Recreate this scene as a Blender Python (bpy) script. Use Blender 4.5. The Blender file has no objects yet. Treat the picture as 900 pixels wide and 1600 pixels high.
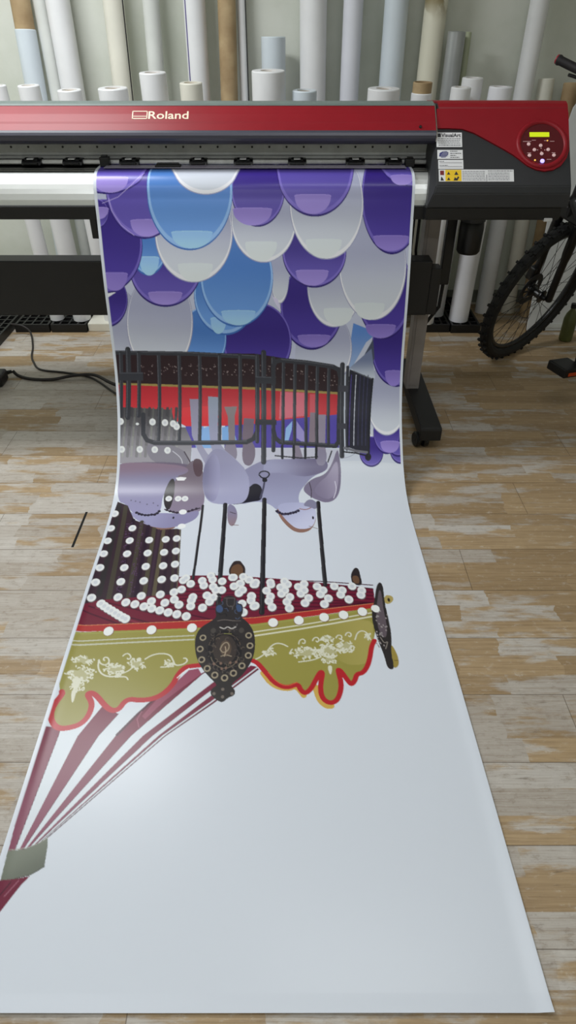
import bpy, bmesh, math, random
import numpy as np
from mathutils import Vector, Matrix
S = bpy.context.scene
COL = S.collection
PI = math.pi

# ------------------------------------------------------------------ materials
def lin(v):
    v /= 255.0
    return v/12.92 if v <= .04045 else ((v+.055)/1.055)**2.4
def rgb(*c):
    return (lin(c[0]), lin(c[1]), lin(c[2]), 1)
class NT:
    """small helper for writing node trees"""
    def __init__(self, name):
        self.m = bpy.data.materials.new(name); self.m.use_nodes = True
        self.t = self.m.node_tree; self.b = self.t.nodes['Principled BSDF']
    def node(self, typ, **kw):
        n = self.t.nodes.new(typ)
        for k, v in kw.items(): setattr(n, k, v)
        return n
    def put(self, sock, v):
        if isinstance(v, bpy.types.NodeSocket): self.t.links.new(v, sock)
        else: sock.default_value = v
    def math(self, op, a, b=0.0, c=None):
        n = self.node('ShaderNodeMath', operation=op)
        self.put(n.inputs[0], a); self.put(n.inputs[1], b)
        if c is not None: self.put(n.inputs[2], c)
        return n.outputs[0]
    def mix(self, f, a, b, blend='MIX'):
        n = self.node('ShaderNodeMix', data_type='RGBA', blend_type=blend)
        self.put(n.inputs[0], f); self.put(n.inputs[6], a); self.put(n.inputs[7], b)
        return n.outputs[2]
    def smooth(self, v, a, b):
        n = self.node('ShaderNodeMapRange', interpolation_type='SMOOTHSTEP')
        self.put(n.inputs[0], v); n.inputs[1].default_value = a; n.inputs[2].default_value = b
        return n.outputs[0]
    def vec(self, x, y, z=0.0):
        n = self.node('ShaderNodeCombineXYZ')
        self.put(n.inputs[0], x); self.put(n.inputs[1], y); self.put(n.inputs[2], z)
        return n.outputs[0]
    def noise(self, v, scale, detail=3.0, rough=.55):
        n = self.node('ShaderNodeTexNoise')
        self.put(n.inputs['Vector'], v); n.inputs['Scale'].default_value = scale
        n.inputs['Detail'].default_value = detail; n.inputs['Roughness'].default_value = rough
        return n.outputs[0]
    def white(self, v, dims='2D'):
        n = self.node('ShaderNodeTexWhiteNoise', noise_dimensions=dims)
        self.put(n.inputs['W' if dims == '1D' else 'Vector'], v)
        return n.outputs['Value']
    def pos(self):
        n = self.node('ShaderNodeNewGeometry'); s = self.node('ShaderNodeSeparateXYZ')
        self.t.links.new(n.outputs['Position'], s.inputs[0])
        return s.outputs[0], s.outputs[1], s.outputs[2]
    def objc(self):
        n = self.node('ShaderNodeTexCoord')
        return n.outputs['Object']
    def bump(self, h, strength=.2, dist=.002):
        n = self.node('ShaderNodeBump'); n.inputs['Strength'].default_value = strength; n.inputs['Distance'].default_value = dist
        self.put(n.inputs['Height'], h); self.t.links.new(n.outputs[0], self.b.inputs['Normal'])
    def set(self, **kw):
        for k, v in kw.items(): self.put(self.b.inputs[k.replace('_', ' ')], v)
        return self
def plain(name, c, rough=.5, metal=0.0, var=.10, scale=14.0, spec=.5, emit=None, bump=0):
    t = NT(name); base = rgb(*c)
    n = t.noise(t.objc(), scale, 4)
    f = t.smooth(n, .3, .7)
    dk = tuple(v*(1-var) for v in base[:3])+(1,); lt = tuple(min(1, v*(1+var)) for v in base[:3])+(1,)
    t.set(Base_Color=t.mix(f, dk, lt), Roughness=rough, Metallic=metal)
    t.b.inputs['Specular IOR Level'].default_value = spec
    if bump: t.bump(t.noise(t.objc(), 220, 2), bump, .001)
    if emit:
        t.b.inputs['Emission Color'].default_value = base; t.b.inputs['Emission Strength'].default_value = emit
    return t.m
MAT = {}
def mats():
    P = plain
    MAT['red'] = P('red_gloss_plastic', (138, 20, 32), .42, var=.03, spec=.3)
    MAT['red_dark'] = P('dark_red_plastic', (86, 12, 22), .35, var=.04)
    MAT['slate'] = P('slate_plastic', (66, 66, 78), .38, var=.04)
    MAT['charcoal'] = P('charcoal_plastic', (38, 39, 42), .5, var=.05, bump=.15)
    MAT['black'] = P('black_plastic', (12, 12, 14), .45, var=.1)
    MAT['blackmetal'] = P('black_painted_steel', (19, 19, 20), .5, var=.12, bump=.1)
    MAT['grey'] = P('grey_cover', (104, 116, 112), .45, var=.05)
    MAT['rail'] = P('grey_rail', (196, 197, 197), .42, .1, var=.12)
    MAT['steel'] = P('bright_steel', (214, 214, 210), .25, 1.0, var=.05)
    MAT['rod'] = P('pale_roller', (244, 244, 240), .3, 0, var=.1, scale=30)
    MAT['guard'] = P('grey_media_guard', (150, 144, 158), .35, var=.04)
    MAT['post'] = P('grey_leg_steel', (150, 143, 140), .5, .1, var=.06)
    MAT['apron'] = P('silver_apron', (222, 224, 222), .34, .55, var=.02)
    MAT['label'] = P('white_label', (226, 226, 228), .5, var=.02)
    MAT['ink'] = P('label_ink', (40, 40, 46), .6, var=.05)
    MAT['inkgrey'] = P('label_small_ink', (92, 92, 98), .6, var=.05)
    MAT['inkblue'] = P('label_blue_ink', (58, 60, 118), .6, var=.15, scale=90)
    MAT['yellow'] = P('label_yellow', (236, 196, 30), .5, var=.02)
    MAT['inkred'] = P('label_red', (120, 24, 30), .5, var=.05)
    MAT['logo'] = P('cream_lettering', (232, 214, 190), .45, var=.02)
    MAT['lcd'] = P('lcd_screen', (196, 214, 28), .3, emit=.55, var=.04)
    MAT['key'] = P('pale_key', (226, 190, 190), .4, emit=.12, var=.03)
    MAT['keyblue'] = P('lit_blue_key', (150, 140, 255), .3, emit=2.2, var=.02)
    MAT['led'] = P('amber_led', (250, 190, 90), .3, emit=.8, var=.02)
    MAT['paper'] = P('white_roll_film', (234, 234, 236), .45, var=.035, scale=5)
    MAT['paperbright'] = P('bright_roll_film', (240, 240, 246), .4, var=.02, scale=5)
    MAT['papergrey'] = P('grey_white_roll_film', (216, 218, 214), .5, var=.05, scale=5)
    MAT['paperblue'] = P('blue_white_roll_film', (214, 223, 231), .42, var=.03, scale=5)
    MAT['paperlilac'] = P('lilac_white_roll_film', (224, 225, 234), .42, var=.03, scale=5)
    MAT['papercream'] = P('cream_roll_film', (228, 225, 212), .48, var=.05, scale=5)
    MAT['papergreen'] = P('greenish_roll_film', (172, 178, 150), .48, var=.06, scale=5)
    MAT['silver'] = P('silver_roll_film', (172, 174, 175), .3, .4, var=.08, scale=5)
    MAT['edgeblack'] = P('dark_film_edge', (24, 22, 30), .5)
    MAT['edgepurple'] = P('purple_film_edge', (88, 78, 140), .5)
    t = NT('kraft_cardboard'); n = t.noise(t.objc(), 9, 5); s_ = t.node('ShaderNodeTexWave', wave_type='BANDS', bands_direction='DIAGONAL')
    s_.inputs['Scale'].default_value = 2.2; s_.inputs['Distortion'].default_value = 1.5; t.put(s_.inputs['Vector'], t.objc())
    c = t.mix(t.smooth(n, .3, .7), rgb(166, 140, 104), rgb(192, 168, 130)); c = t.mix(t.math('MULTIPLY', s_.outputs[1], .35), c, rgb(132, 104, 72))
    t.set(Base_Color=c, Roughness=.75); MAT['kraft'] = t.m
    t = NT('stained_cream_film'); x, y, z = t.pos(); n = t.noise(t.vec(x, y, t.math('MULTIPLY', z, .6)), 16, 5)
    top = t.smooth(z, 1.50, 1.62); k = t.math('MULTIPLY', t.smooth(n, .47, .6), top)
    t.set(Base_Color=t.mix(k, rgb(226, 222, 203), rgb(138, 122, 80)), Roughness=.5); MAT['stain'] = t.m
    # painted wall, slightly blotchy
    t = NT('greenish_white_wall_paint'); x, y, z = t.pos(); v = t.vec(x, y, z)
    n = t.noise(v, 1.7, 6, .6); n2 = t.noise(v, 60, 2)
    c = t.mix(t.smooth(n, .35, .68), rgb(204, 208, 195), rgb(221, 223, 214)); t.set(Base_Color=c, Roughness=.7); t.bump(n2, .12, .002); MAT['wall'] = t.m
    MAT['ceiling'] = P('ceiling_paint', (214, 214, 208), .8, var=.03, scale=2)
    MAT['trim'] = P('grey_trim_paint', (120, 122, 112), .6, var=.06)
    MAT['tyre'] = P('tyre_rubber', (20, 20, 21), .7, var=.15, scale=60)
    MAT['bikeframe'] = P('black_bike_paint', (18, 18, 20), .3, var=.1)
    MAT['grip'] = P('black_grip_rubber', (30, 26, 30), .65, var=.15, scale=90)
    MAT['gripred'] = P('red_grip_plug', (170, 24, 48), .35)
    MAT['orange'] = P('orange_reflector', (190, 70, 24), .3)
    MAT['board'] = P('white_board', (218, 220, 220), .5, var=.03, scale=4)
    MAT['bottle'] = P('olive_bottle', (88, 94, 52), .35, var=.1)
    MAT['cable'] = P('cable_sheath', (30, 24, 24), .5)
    MAT['gap'] = P('open_joint_shadow_board', (14, 12, 10), .9)
    # laminate floor: wide planks printed with strips of bare and whitewashed wood
    t = NT('whitewashed_laminate_floor'); x, y, z = t.pos()
    yr = t.math('SUBTRACT', y, .705)
    pl = t.math('FLOOR', t.math('DIVIDE', yr, .2095)); row = t.math('FLOOR', t.math('DIVIDE', yr, .06983))
    wv = t.noise(t.vec(t.math('MULTIPLY', x, 1.6), t.math('MULTIPLY', y, 7)), 2.2, 3)
    xs = t.math('ADD', t.math('ADD', x, t.math('MULTIPLY', t.white(row, '1D'), 2.3)), t.math('MULTIPLY', wv, .05))
    cl = t.math('FLOOR', t.math('DIVIDE', xs, .31))
    r1 = t.white(t.vec(row, cl)); r2 = t.white(t.vec(t.math('ADD', row, 31.0), cl)); r3 = t.white(t.vec(pl, t.math('FLOOR', t.math('DIVIDE', t.math('ADD', x, t.math('MULTIPLY', pl, .47)), 1.25))))
    blot = t.noise(t.vec(t.math('MULTIPLY', x, 3.6), t.math('MULTIPLY', y, 15), t.math('MULTIPLY', row, .37)), 1.0, 7, .62)
    big = t.noise(t.vec(x, t.math('MULTIPLY', y, 1.3), 3.0), 1.3, 3)
    m = t.math('ADD', t.math('ADD', blot, t.math('MULTIPLY', t.math('SUBTRACT', r1, .5), .26)), t.math('MULTIPLY', t.math('SUBTRACT', big, .5), .55))
    m = t.math('ADD', m, t.math('MULTIPLY', t.math('SUBTRACT', r3, .5), .12))
    m = t.math('SUBTRACT', m, t.math('MULTIPLY', x, .085)); mask = t.smooth(m, .435, .565)
    grain = t.noise(t.vec(t.math('MULTIPLY', x, 3.5), t.math('MULTIPLY', y, 130), r2), 1.0, 5, .65)
    fine = t.noise(t.vec(t.math('MULTIPLY', x, 9), t.math('MULTIPLY', y, 420)), 1.0, 2)
    wood = t.mix(r2, rgb(158, 134, 101), rgb(180, 155, 120)); wood = t.mix(t.math('MULTIPLY', t.smooth(grain, .4, .7), .55), wood, rgb(128, 104, 74))
    wash = t.mix(r2, rgb(176, 168, 158), rgb(196, 192, 186)); wash = t.mix(t.math('MULTIPLY', t.smooth(grain, .5, .72), .55), wash, rgb(150, 134, 116))
    c = t.mix(t.math('MULTIPLY', mask, .88), wood, wash)
    c = t.mix(t.math('MULTIPLY', t.smooth(fine, .45, .7), .28), c, rgb(120, 96, 72))
    spk = t.noise(t.vec(t.math('MULTIPLY', x, 26), t.math('MULTIPLY', y, 48)), 1.0, 5, .75)
    c = t.mix(t.math('MULTIPLY', t.smooth(spk, .5, .72), t.math('ADD', .18, t.math('MULTIPLY', mask, .34))), c, rgb(126, 108, 88))
    c = t.mix(t.math('MULTIPLY', t.smooth(spk, .46, .28), .4), c, rgb(212, 206, 196))
    sc = t.noise(t.vec(t.math('MULTIPLY', x, 11), t.math('MULTIPLY', y, 75)), 1.0, 5, .7)
    c = t.mix(t.math('MULTIPLY', t.smooth(sc, .60, .72), .6), c, rgb(104, 92, 76))
    fr = t.math('FRACT', t.math('DIVIDE', yr, .2095)); ed = t.math('MINIMUM', fr, t.math('SUBTRACT', 1.0, fr))
    fx = t.math('FRACT', t.math('DIVIDE', t.math('ADD', x, t.math('MULTIPLY', pl, .47)), 1.25)); ex = t.math('MINIMUM', fx, t.math('SUBTRACT', 1.0, fx))
    seam = t.math('MAXIMUM', t.math('SUBTRACT', 1.0, t.smooth(ed, .003, .009)), t.math('SUBTRACT', 1.0, t.smooth(ex, .0004, .0014)))
    c = t.mix(t.math('MULTIPLY', seam, .65), c, rgb(80, 64, 48))
    t.set(Base_Color=c, Roughness=t.math('ADD', .42, t.math('MULTIPLY', grain, .16)))
    t.b.inputs['Specular IOR Level'].default_value = .35
    t.bump(t.math('SUBTRACT', t.math('MULTIPLY', grain, .4), seam), .25, .001); MAT['floor'] = t.m
    # printed vinyl
    t = NT('printed_vinyl'); a = t.node('ShaderNodeAttribute', attribute_name='print')
    x, y, z = t.pos(); w = t.noise(t.vec(x, y, z), 3.0, 2)
    t.set(Base_Color=a.outputs['Color'], Roughness=.29); t.b.inputs['Specular IOR Level'].default_value = .28
    t.bump(w, .2, .004); MAT['vinyl'] = t.m
mats()

# ------------------------------------------------------------------ mesh helpers
def link_mesh(name, me, mat, parent=None, smooth=False):
    o = bpy.data.objects.new(name, me); COL.objects.link(o)
    if mat: me.materials.append(MAT[mat])
    if smooth:
        for p in me.polygons: p.use_smooth = True
    if parent: o.parent = parent
    return o
def obj(name, bm, mat, parent=None, smooth=False):
    bmesh.ops.recalc_face_normals(bm, faces=bm.faces[:])
    me = bpy.data.meshes.new(name); bm.to_mesh(me); bm.free()
    return link_mesh(name, me, mat, parent, smooth)
def thing(name, label, cat, loc=(0, 0, 0), group=None):
    o = bpy.data.objects.new(name, None); COL.objects.link(o); o.location = loc; o.empty_display_size = .05
    o['label'] = label; o['category'] = cat
    if group: o['group'] = group
    return o
def tag(o, label, cat, group=None):
    o['label'] = label; o['category'] = cat
    if group: o['group'] = group
    return o
def box(bm, x0, x1, y0, y1, z0, z1, bev=0.0, seg=2):
    vs = [bm.verts.new((x, y, z)) for x in (x0, x1) for y in (y0, y1) for z in (z0, z1)]
    fs = [bm.faces.new([vs[i] for i in q]) for q in ((0, 1, 3, 2), (4, 6, 7, 5), (0, 4, 5, 1), (2, 3, 7, 6), (0, 2, 6, 4), (1, 5, 7, 3))]
    if bev:
        es = list({e for f in fs for e in f.edges})
        bmesh.ops.bevel(bm, geom=es, offset=bev, segments=seg, affect='EDGES', profile=.5)
    return bm
def B_(*a, **k):
    return box(bmesh.new(), *a, **k)
def prism_x(bm, prof, x0, x1, x0f=None, x1f=None, bev=0.0):
    """closed (Y, Z) profile run along X; x0f / x1f give each corner its own end"""
    a = [bm.verts.new((x0f[i] if x0f else x0, y, z)) for i, (y, z) in enumerate(prof)]
    b = [bm.verts.new((x1f[i] if x1f else x1, y, z)) for i, (y, z) in enumerate(prof)]
    n = len(prof); fs = [bm.faces.new(a), bm.faces.new(b[::-1])]
    for i in range(n): fs.append(bm.faces.new((a[i], b[i], b[(i+1) % n], a[(i+1) % n])))
    if bev:
        es = list({e for f in fs[2:] for e in f.edges})
        bmesh.ops.bevel(bm, geom=es, offset=bev, segments=2, affect='EDGES')
    return bm
def tube(bm, pts, r, n=10, caps=True, closed=False):
    """round tube along points; r one radius or one per point"""
    pts = [Vector(p) for p in pts]; N = len(pts); rs = r if isinstance(r, (list, tuple)) else [r]*N
    rings = []; up = None
    for i, p in enumerate(pts):
        a = pts[(i-1) % N] if closed or i > 0 else p; b = pts[(i+1) % N] if closed or i < N-1 else p
        d = (b-a).normalized()
        if up is None:
            up = Vector((0, 0, 1)) if abs(d.z) < .9 else Vector((1, 0, 0))
        sd = d.cross(up).normalized(); up = sd.cross(d).normalized()
        rings.append([bm.verts.new(p+(sd*math.cos(2*PI*k/n)+up*math.sin(2*PI*k/n))*rs[i]) for k in range(n)])
    for i in range(N if closed else N-1):
        A, Bq = rings[i], rings[(i+1) % N]
        for k in range(n): bm.faces.new((A[k], A[(k+1) % n], Bq[(k+1) % n], Bq[k]))
    if caps and not closed:
        bm.faces.new(rings[0][::-1]); bm.faces.new(rings[-1])
    return bm
def lathe(bm, prof, n=24, M=Matrix()):
    """(radius, height) profile turned about local Z, placed by M"""
    rings = []
    for r, h in prof:
        if r < 1e-6: rings.append([bm.verts.new(M @ Vector((0, 0, h)))])
        else: rings.append([bm.verts.new(M @ Vector((r*math.cos(2*PI*k/n), r*math.sin(2*PI*k/n), h))) for k in range(n)])
    for A, Bq in zip(rings, rings[1:]):
        if len(A) == 1 and len(Bq) == 1: continue
        for k in range(n):
            if len(A) == 1: bm.faces.new((A[0], Bq[(k+1) % n], Bq[k]))
            elif len(Bq) == 1: bm.faces.new((A[k], A[(k+1) % n], Bq[0]))
            else: bm.faces.new((A[k], A[(k+1) % n], Bq[(k+1) % n], Bq[k]))
    return bm
def frame(o, z, x=None):
    """matrix with origin o and local Z along z"""
    z = Vector(z).normalized(); x = Vector(x) if x else (Vector((1, 0, 0)) if abs(z.x) < .9 else Vector((0, 1, 0)))
    y = z.cross(x).normalized(); x = y.cross(z).normalized()
    return Matrix(((x.x, y.x, z.x, o[0]), (x.y, y.y, z.y, o[1]), (x.z, y.z, z.z, o[2]), (0, 0, 0, 1)))
class Face:
    """a flat working face: origin, across and up directions; at(a, b, h) is a point h in front of it"""
    def __init__(self, o, ax, up):
        self.o = Vector(o); self.ax = Vector(ax).normalized(); self.up = Vector(up).normalized(); self.n = self.ax.cross(self.up).normalized()
    def at(self, a, b, h=0.0): return self.o+self.ax*a+self.up*b+self.n*h
    def plate(self, bm, pts, h0, h1):
        lo = [bm.verts.new(self.at(a, b, h0)) for a, b in pts]; hi = [bm.verts.new(self.at(a, b, h1)) for a, b in pts]
        bm.faces.new(hi); bm.faces.new(lo[::-1]); n = len(pts)
        for i in range(n): bm.faces.new((lo[i], lo[(i+1) % n], hi[(i+1) % n], hi[i]))
        return bm
    def rect(self, bm, a0, a1, b0, b1, h0, h1): return self.plate(bm, [(a0, b0), (a1, b0), (a1, b1), (a0, b1)], h0, h1)
    def disc(self, bm, a, b, r, h0, h1, n=28): return self.plate(bm, [(a+r*math.cos(2*PI*k/n), b+r*math.sin(2*PI*k/n)) for k in range(n)], h0, h1)
    def ring(self, bm, a, b, r0, r1, h0, h1, n=48):
        lathe(bm, [(r0, h0), (r1, h0), (r1, (h0+h1)/2), ((r0*.35+r1*.65), h1), (r0, h1*.7), (r0, h0)], n, frame(self.at(a, b, 0), self.n, self.ax)); return bm
    def text(self, name, body, a0, a1, b0, b1, h, mat, parent, weight=0.0):
        """lettering stretched to fill the rectangle a0..a1, b0..b1"""
        cu = bpy.data.curves.new(name, 'FONT'); cu.body = body; cu.size = 1; cu.extrude = .004; cu.offset = weight; cu.resolution_u = 3
        o = bpy.data.objects.new(name, cu); COL.objects.link(o)
        bpy.context.view_layer.update()
        me = bpy.data.meshes.new_from_object(o.evaluated_get(bpy.context.evaluated_depsgraph_get()))
        bpy.data.objects.remove(o); bpy.data.curves.remove(cu)
        xs = [v.co.x for v in me.vertices]; ys = [v.co.y for v in me.vertices]; x0, x1, y0, y1 = min(xs), max(xs), min(ys), max(ys)
        for v in me.vertices:
            p = self.at(a0+(v.co.x-x0)/(x1-x0)*(a1-a0), b0+(v.co.y-y0)/(y1-y0)*(b1-b0), h+(.0006 if v.co.z > 0 else 0)); v.co = p
        me.name = name
        return link_mesh(name, me, mat, parent)
def struct(o):
    o['kind'] = 'structure'; return o

# ------------------------------------------------------------------ room
RX0, RX1, RY0, RY1, RZ = -3.0, 2.7, -2.6, 4.32, 2.9
def slab(name, x0, x1, y0, y1, z0, z1, mat): return struct(obj(name, B_(x0, x1, y0, y1, z0, z1), mat))
slab('floor', RX0, RX1, RY0, RY1, -.08, 0, 'floor'); slab('ceiling', RX0, RX1, RY0, RY1, RZ, RZ+.08, 'ceiling')
slab('wall_back', RX0-.1, RX1+.1, RY1, RY1+.1, -.08, RZ+.08, 'wall'); slab('wall_front', RX0-.1, RX1+.1, RY0-.1, RY0, -.08, RZ+.08, 'wall')
slab('wall_left', RX0-.1, RX0, RY0, RY1, -.08, RZ+.08, 'wall'); slab('wall_right', RX1, RX1+.1, RY0, RY1, -.08, RZ+.08, 'wall')
slab('baseboard_back', RX0, RX1, RY1-.014, RY1, 0, .08, 'trim')
g = struct(obj('trim_1', B_(-.788, -.779, 1.764, 1.974, -.002, .0006), 'gap')); g['label'] = 'black open joint between two floor planks'

# ------------------------------------------------------------------ printed vinyl banner
BANNER_PROFILE = [(2.735,1.0865),(2.66,1.0865),(2.61,1.084),(2.575,1.074),(2.548,1.05),(2.53,1.00),(2.510,.92),(2.483,.83),(2.458,.74),(2.43,.6),(2.40,.446),(2.355,.32),(2.30,.225),(2.24,.155),(2.16,.08),(2.066,.03),(1.97,.010),(1.88,.005),(1.7,.003),(1.2,.003),(.6,.003),(.42,.003),(.387,.006)]
BANNER_WIDTH = 1.16
def banner_curve(step=0.0005):
    """points (Y, Z, s) every `step` metres along the unrolled vinyl"""
    P = BANNER_PROFILE; out = []
    for i in range(len(P)-1):
        p0 = P[max(i-1,0)]; p1 = P[i]; p2 = P[i+1]; p3 = P[min(i+2,len(P)-1)]
        L = math.hypot(p2[0]-p1[0], p2[1]-p1[1]); n = max(4, int(L/step*2))
        d01 = max(1e-6, math.hypot(p1[0]-p0[0], p1[1]-p0[1])); d23 = max(1e-6, math.hypot(p3[0]-p2[0], p3[1]-p2[1]))
        m1 = []; m2 = []
        for k in (0, 1):
            a = (p1[k]-p0[k])/d01 if i > 0 else (p2[k]-p1[k])/L
            b = (p2[k]-p1[k])/L
            c = (p3[k]-p2[k])/d23 if i < len(P)-2 else b
            m1.append((a*L+b*d01)/(L+d01)*L); m2.append((b*d23+c*L)/(L+d23)*L)
        for j in range(n):
            t = j/n; h00 = 2*t**3-3*t*t+1; h10 = t**3-2*t*t+t; h01 = -2*t**3+3*t*t; h11 = t**3-t*t
            out.append(tuple(h00*p1[k]+h10*m1[k]+h01*p2[k]+h11*m2[k] for k in (0, 1)))
    out.append(P[-1])
    s = 0.0; res = [(out[0][0], out[0][1], 0.0)]
    for a, b in zip(out, out[1:]):
        s += math.hypot(b[0]-a[0], b[1]-a[1]); res.append((b[0], b[1], s))
    return res
def banner_left(Y):
    return -0.69+(2.07-Y)*0.0245

def make_banner():
    C = np.array(banner_curve()); total = C[-1, 2]
    du, ds, ss = .0018, .0022, 2
    nu = int(round(BANNER_WIDTH/du)); nv = int(round(total/ds))
    # colours are laid down on a grid twice as fine as the mesh and averaged; units are millimetres on the unrolled sheet
    U = (np.arange((nu+1)*ss)+.5)/ss*BANNER_WIDTH*1000/(nu+1); V = (np.arange((nv+1)*ss)+.5)/ss*total*1000/(nv+1)
    WHITE = (.69, .73, .80); img = np.empty((len(V), len(U), 3), np.float32); img[:] = WHITE
    UG = U.astype(np.float32); VG = V.astype(np.float32)
    def ink(h): return np.array([lin(q) for q in h], np.float32)
    def window(u0, u1, v0, v1):
        a, b = np.searchsorted(UG, (u0, u1)); c, d = np.searchsorted(VG, (v0, v1)); return a, b, c, d
    def pts_of(f): return np.array(f, np.float32).reshape(-1, 2)
    def inside(p, a, b, c, d):
        X = UG[a:b][None, :]; Y = VG[c:d][:, None]; m = np.zeros((d-c, b-a), bool)
        for (x0, y0), (x1, y1) in zip(p, np.roll(p, -1, 0)):
            if y0 == y1: continue
            m ^= ((Y >= min(y0, y1)) & (Y < max(y0, y1))) & (X < (Y-y0)*(x1-x0)/(y1-y0)+x0)
        return m
    def soft(f, closed=True):
        p = pts_of(f)
        for _ in range(2):
            q = np.roll(p, -1, 0) if closed else p[1:]
            b = p if closed else p[:-1]
            m = np.empty((len(b)*2, 2), np.float32); m[0::2] = b*.75+q*.25; m[1::2] = b*.25+q*.75
            p = m if closed else np.concatenate([p[:1], m, p[-1:]])
        return p.ravel()
    def PS(h, f): P(h, soft(f))
    def RS(h0, h1, x0, y0, x1, y1, f): R(h0, h1, x0, y0, x1, y1, soft(f))
    def SS(h, w, f): S(h, w, soft(f, False))
    def P(h, f):
        p = pts_of(f); a, b, c, d = window(p[:, 0].min(), p[:, 0].max(), p[:, 1].min(), p[:, 1].max())
        if a < b and c < d: img[c:d, a:b][inside(p, a, b, c, d)] = ink(h)
    def R(h0, h1, x0, y0, x1, y1, f):
        p = pts_of(f); a, b, c, d = window(p[:, 0].min(), p[:, 0].max(), p[:, 1].min(), p[:, 1].max())
        if not (a < b and c < d): return
        m = inside(p, a, b, c, d); L2 = (x1-x0)**2+(y1-y0)**2 or 1
        t = np.clip(((UG[a:b][None, :]-x0)*(x1-x0)+(VG[c:d][:, None]-y0)*(y1-y0))/L2, 0, 1); t = t*t*(3-2*t)
        A = ink(h0); Bq = ink(h1); img[c:d, a:b][m] = (A+(Bq-A)*t[..., None])[m]
    def S(h, w, f):
        p = pts_of(f); cc = ink(h); r = w/2
        for (x0, y0), (x1, y1) in zip(p, p[1:]):
            a, b, c, d = window(min(x0, x1)-r, max(x0, x1)+r, min(y0, y1)-r, max(y0, y1)+r)
            if not (a < b and c < d): continue
            X = UG[a:b][None, :]-x0; Y = VG[c:d][:, None]-y0; L2 = max(1e-6, (x1-x0)**2+(y1-y0)**2)
            t = np.clip((X*(x1-x0)+Y*(y1-y0))/L2, 0, 1)
            img[c:d, a:b][(X-t*(x1-x0))**2+(Y-t*(y1-y0))**2 <= r*r] = cc
    def O(h, ru, rv, f):
        cc = ink(h)
        for x, y in pts_of(f):
            a, b, c, d = window(x-ru, x+ru, y-rv, y+rv)
            if a < b and c < d: img[c:d, a:b][((UG[a:b][None, :]-x)/ru)**2+((VG[c:d][:, None]-y)/rv)**2 <= 1] = cc
    R((187, 191, 216), (208, 214, 227), 586, 225, 563, 1235, [-47, 0, 1217, 0, 1170, 485, 1185, 1251, 979, 1235, -34, 1246, -23, 672])
    PS((159, 161, 191), [124, 745, 112, 811, 94, 868, 69, 911, 42, 934, 14, 934, -9, 911, -26, 868, -33, 811, -29, 745, -16, 681, 4, 626, 30, 586, 56, 565, 82, 565, 104, 586, 119, 626, 126, 681])
    PS((235, 235, 241), [121, 745, 110, 809, 91, 866, 68, 908, 42, 930, 15, 930, -7, 908, -23, 866, -30, 809, -26, 745, -13, 682, 7, 628, 31, 588, 57, 567, 81, 567, 102, 588, 117, 628, 124, 682])
    RS((170, 173, 199), (210, 215, 226), 55, 680, 32, 889, [122, 738, 111, 799, 93, 853, 69, 893, 43, 915, 17, 915, -6, 893, -22, 853, -29, 799, -25, 738, -13, 678, 7, 626, 31, 588, 57, 568, 81, 568, 102, 588, 117, 626, 124, 678])
    PS((159, 161, 191), [1209, 1025, 1202, 1080, 1183, 1130, 1153, 1167, 1118, 1187, 1082, 1187, 1048, 1167, 1021, 1130, 1004, 1080, 998, 1025, 1004, 969, 1021, 921, 1048, 886, 1081, 867, 1117, 867, 1152, 886, 1182, 921, 1202, 969])
    PS((235, 235, 241), [1206, 1024, 1199, 1078, 1180, 1127, 1152, 1164, 1118, 1183, 1082, 1183, 1050, 1164, 1023, 1127, 1007, 1078, 1001, 1024, 1007, 970, 1023, 923, 1049, 888, 1082, 869, 1117, 869, 1151, 888, 1179, 923, 1199, 970])
    RS((170, 173, 199), (210, 215, 226), 1103, 968, 1101, 1148, [1205, 1017, 1199, 1069, 1180, 1116, 1152, 1151, 1118, 1169, 1083, 1169, 1050, 1151, 1024, 1116, 1008, 1069, 1002, 1017, 1008, 966, 1024, 921, 1050, 888, 1082, 870, 1117, 870, 1150, 888, 1178, 921, 1197, 966])
    PS((159, 161, 191), [1248, 948, 1246, 1001, 1237, 1048, 1221, 1083, 1201, 1102, 1181, 1102, 1163, 1083, 1148, 1048, 1137, 1001, 1133, 948, 1134, 895, 1142, 848, 1155, 814, 1172, 796, 1192, 796, 1212, 814, 1229, 848, 1242, 895])
    PS((235, 235, 241), [1245, 947, 1243, 999, 1234, 1045, 1219, 1080, 1201, 1098, 1182, 1098, 1164, 1080, 1150, 1045, 1140, 999, 1136, 947, 1137, 895, 1144, 850, 1157, 816, 1173, 798, 1192, 798, 1210, 816, 1227, 850, 1239, 895])
    RS((170, 173, 199), (210, 215, 226), 1188, 893, 1192, 1065, [1246, 941, 1244, 990, 1235, 1034, 1220, 1067, 1201, 1085, 1182, 1085, 1164, 1067, 1149, 1034, 1139, 990, 1135, 941, 1136, 891, 1144, 848, 1156, 816, 1173, 799, 1192, 799, 1211, 816, 1228, 848, 1240, 891])
    PS((51, 37, 117), [1082, 1198, 1078, 1220, 1069, 1240, 1055, 1254, 1038, 1262, 1021, 1262, 1005, 1254, 992, 1240, 984, 1220, 982, 1198, 986, 1176, 995, 1157, 1009, 1142, 1025, 1134, 1043, 1134, 1059, 1142, 1072, 1157, 1080, 1176])
    PS((128, 112, 201), [1080, 1194, 1076, 1215, 1067, 1233, 1054, 1247, 1038, 1254, 1021, 1254, 1006, 1247, 994, 1233, 986, 1215, 984, 1194, 988, 1173, 996, 1155, 1010, 1142, 1025, 1134, 1042, 1134, 1058, 1142, 1070, 1155, 1078, 1173])
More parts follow.
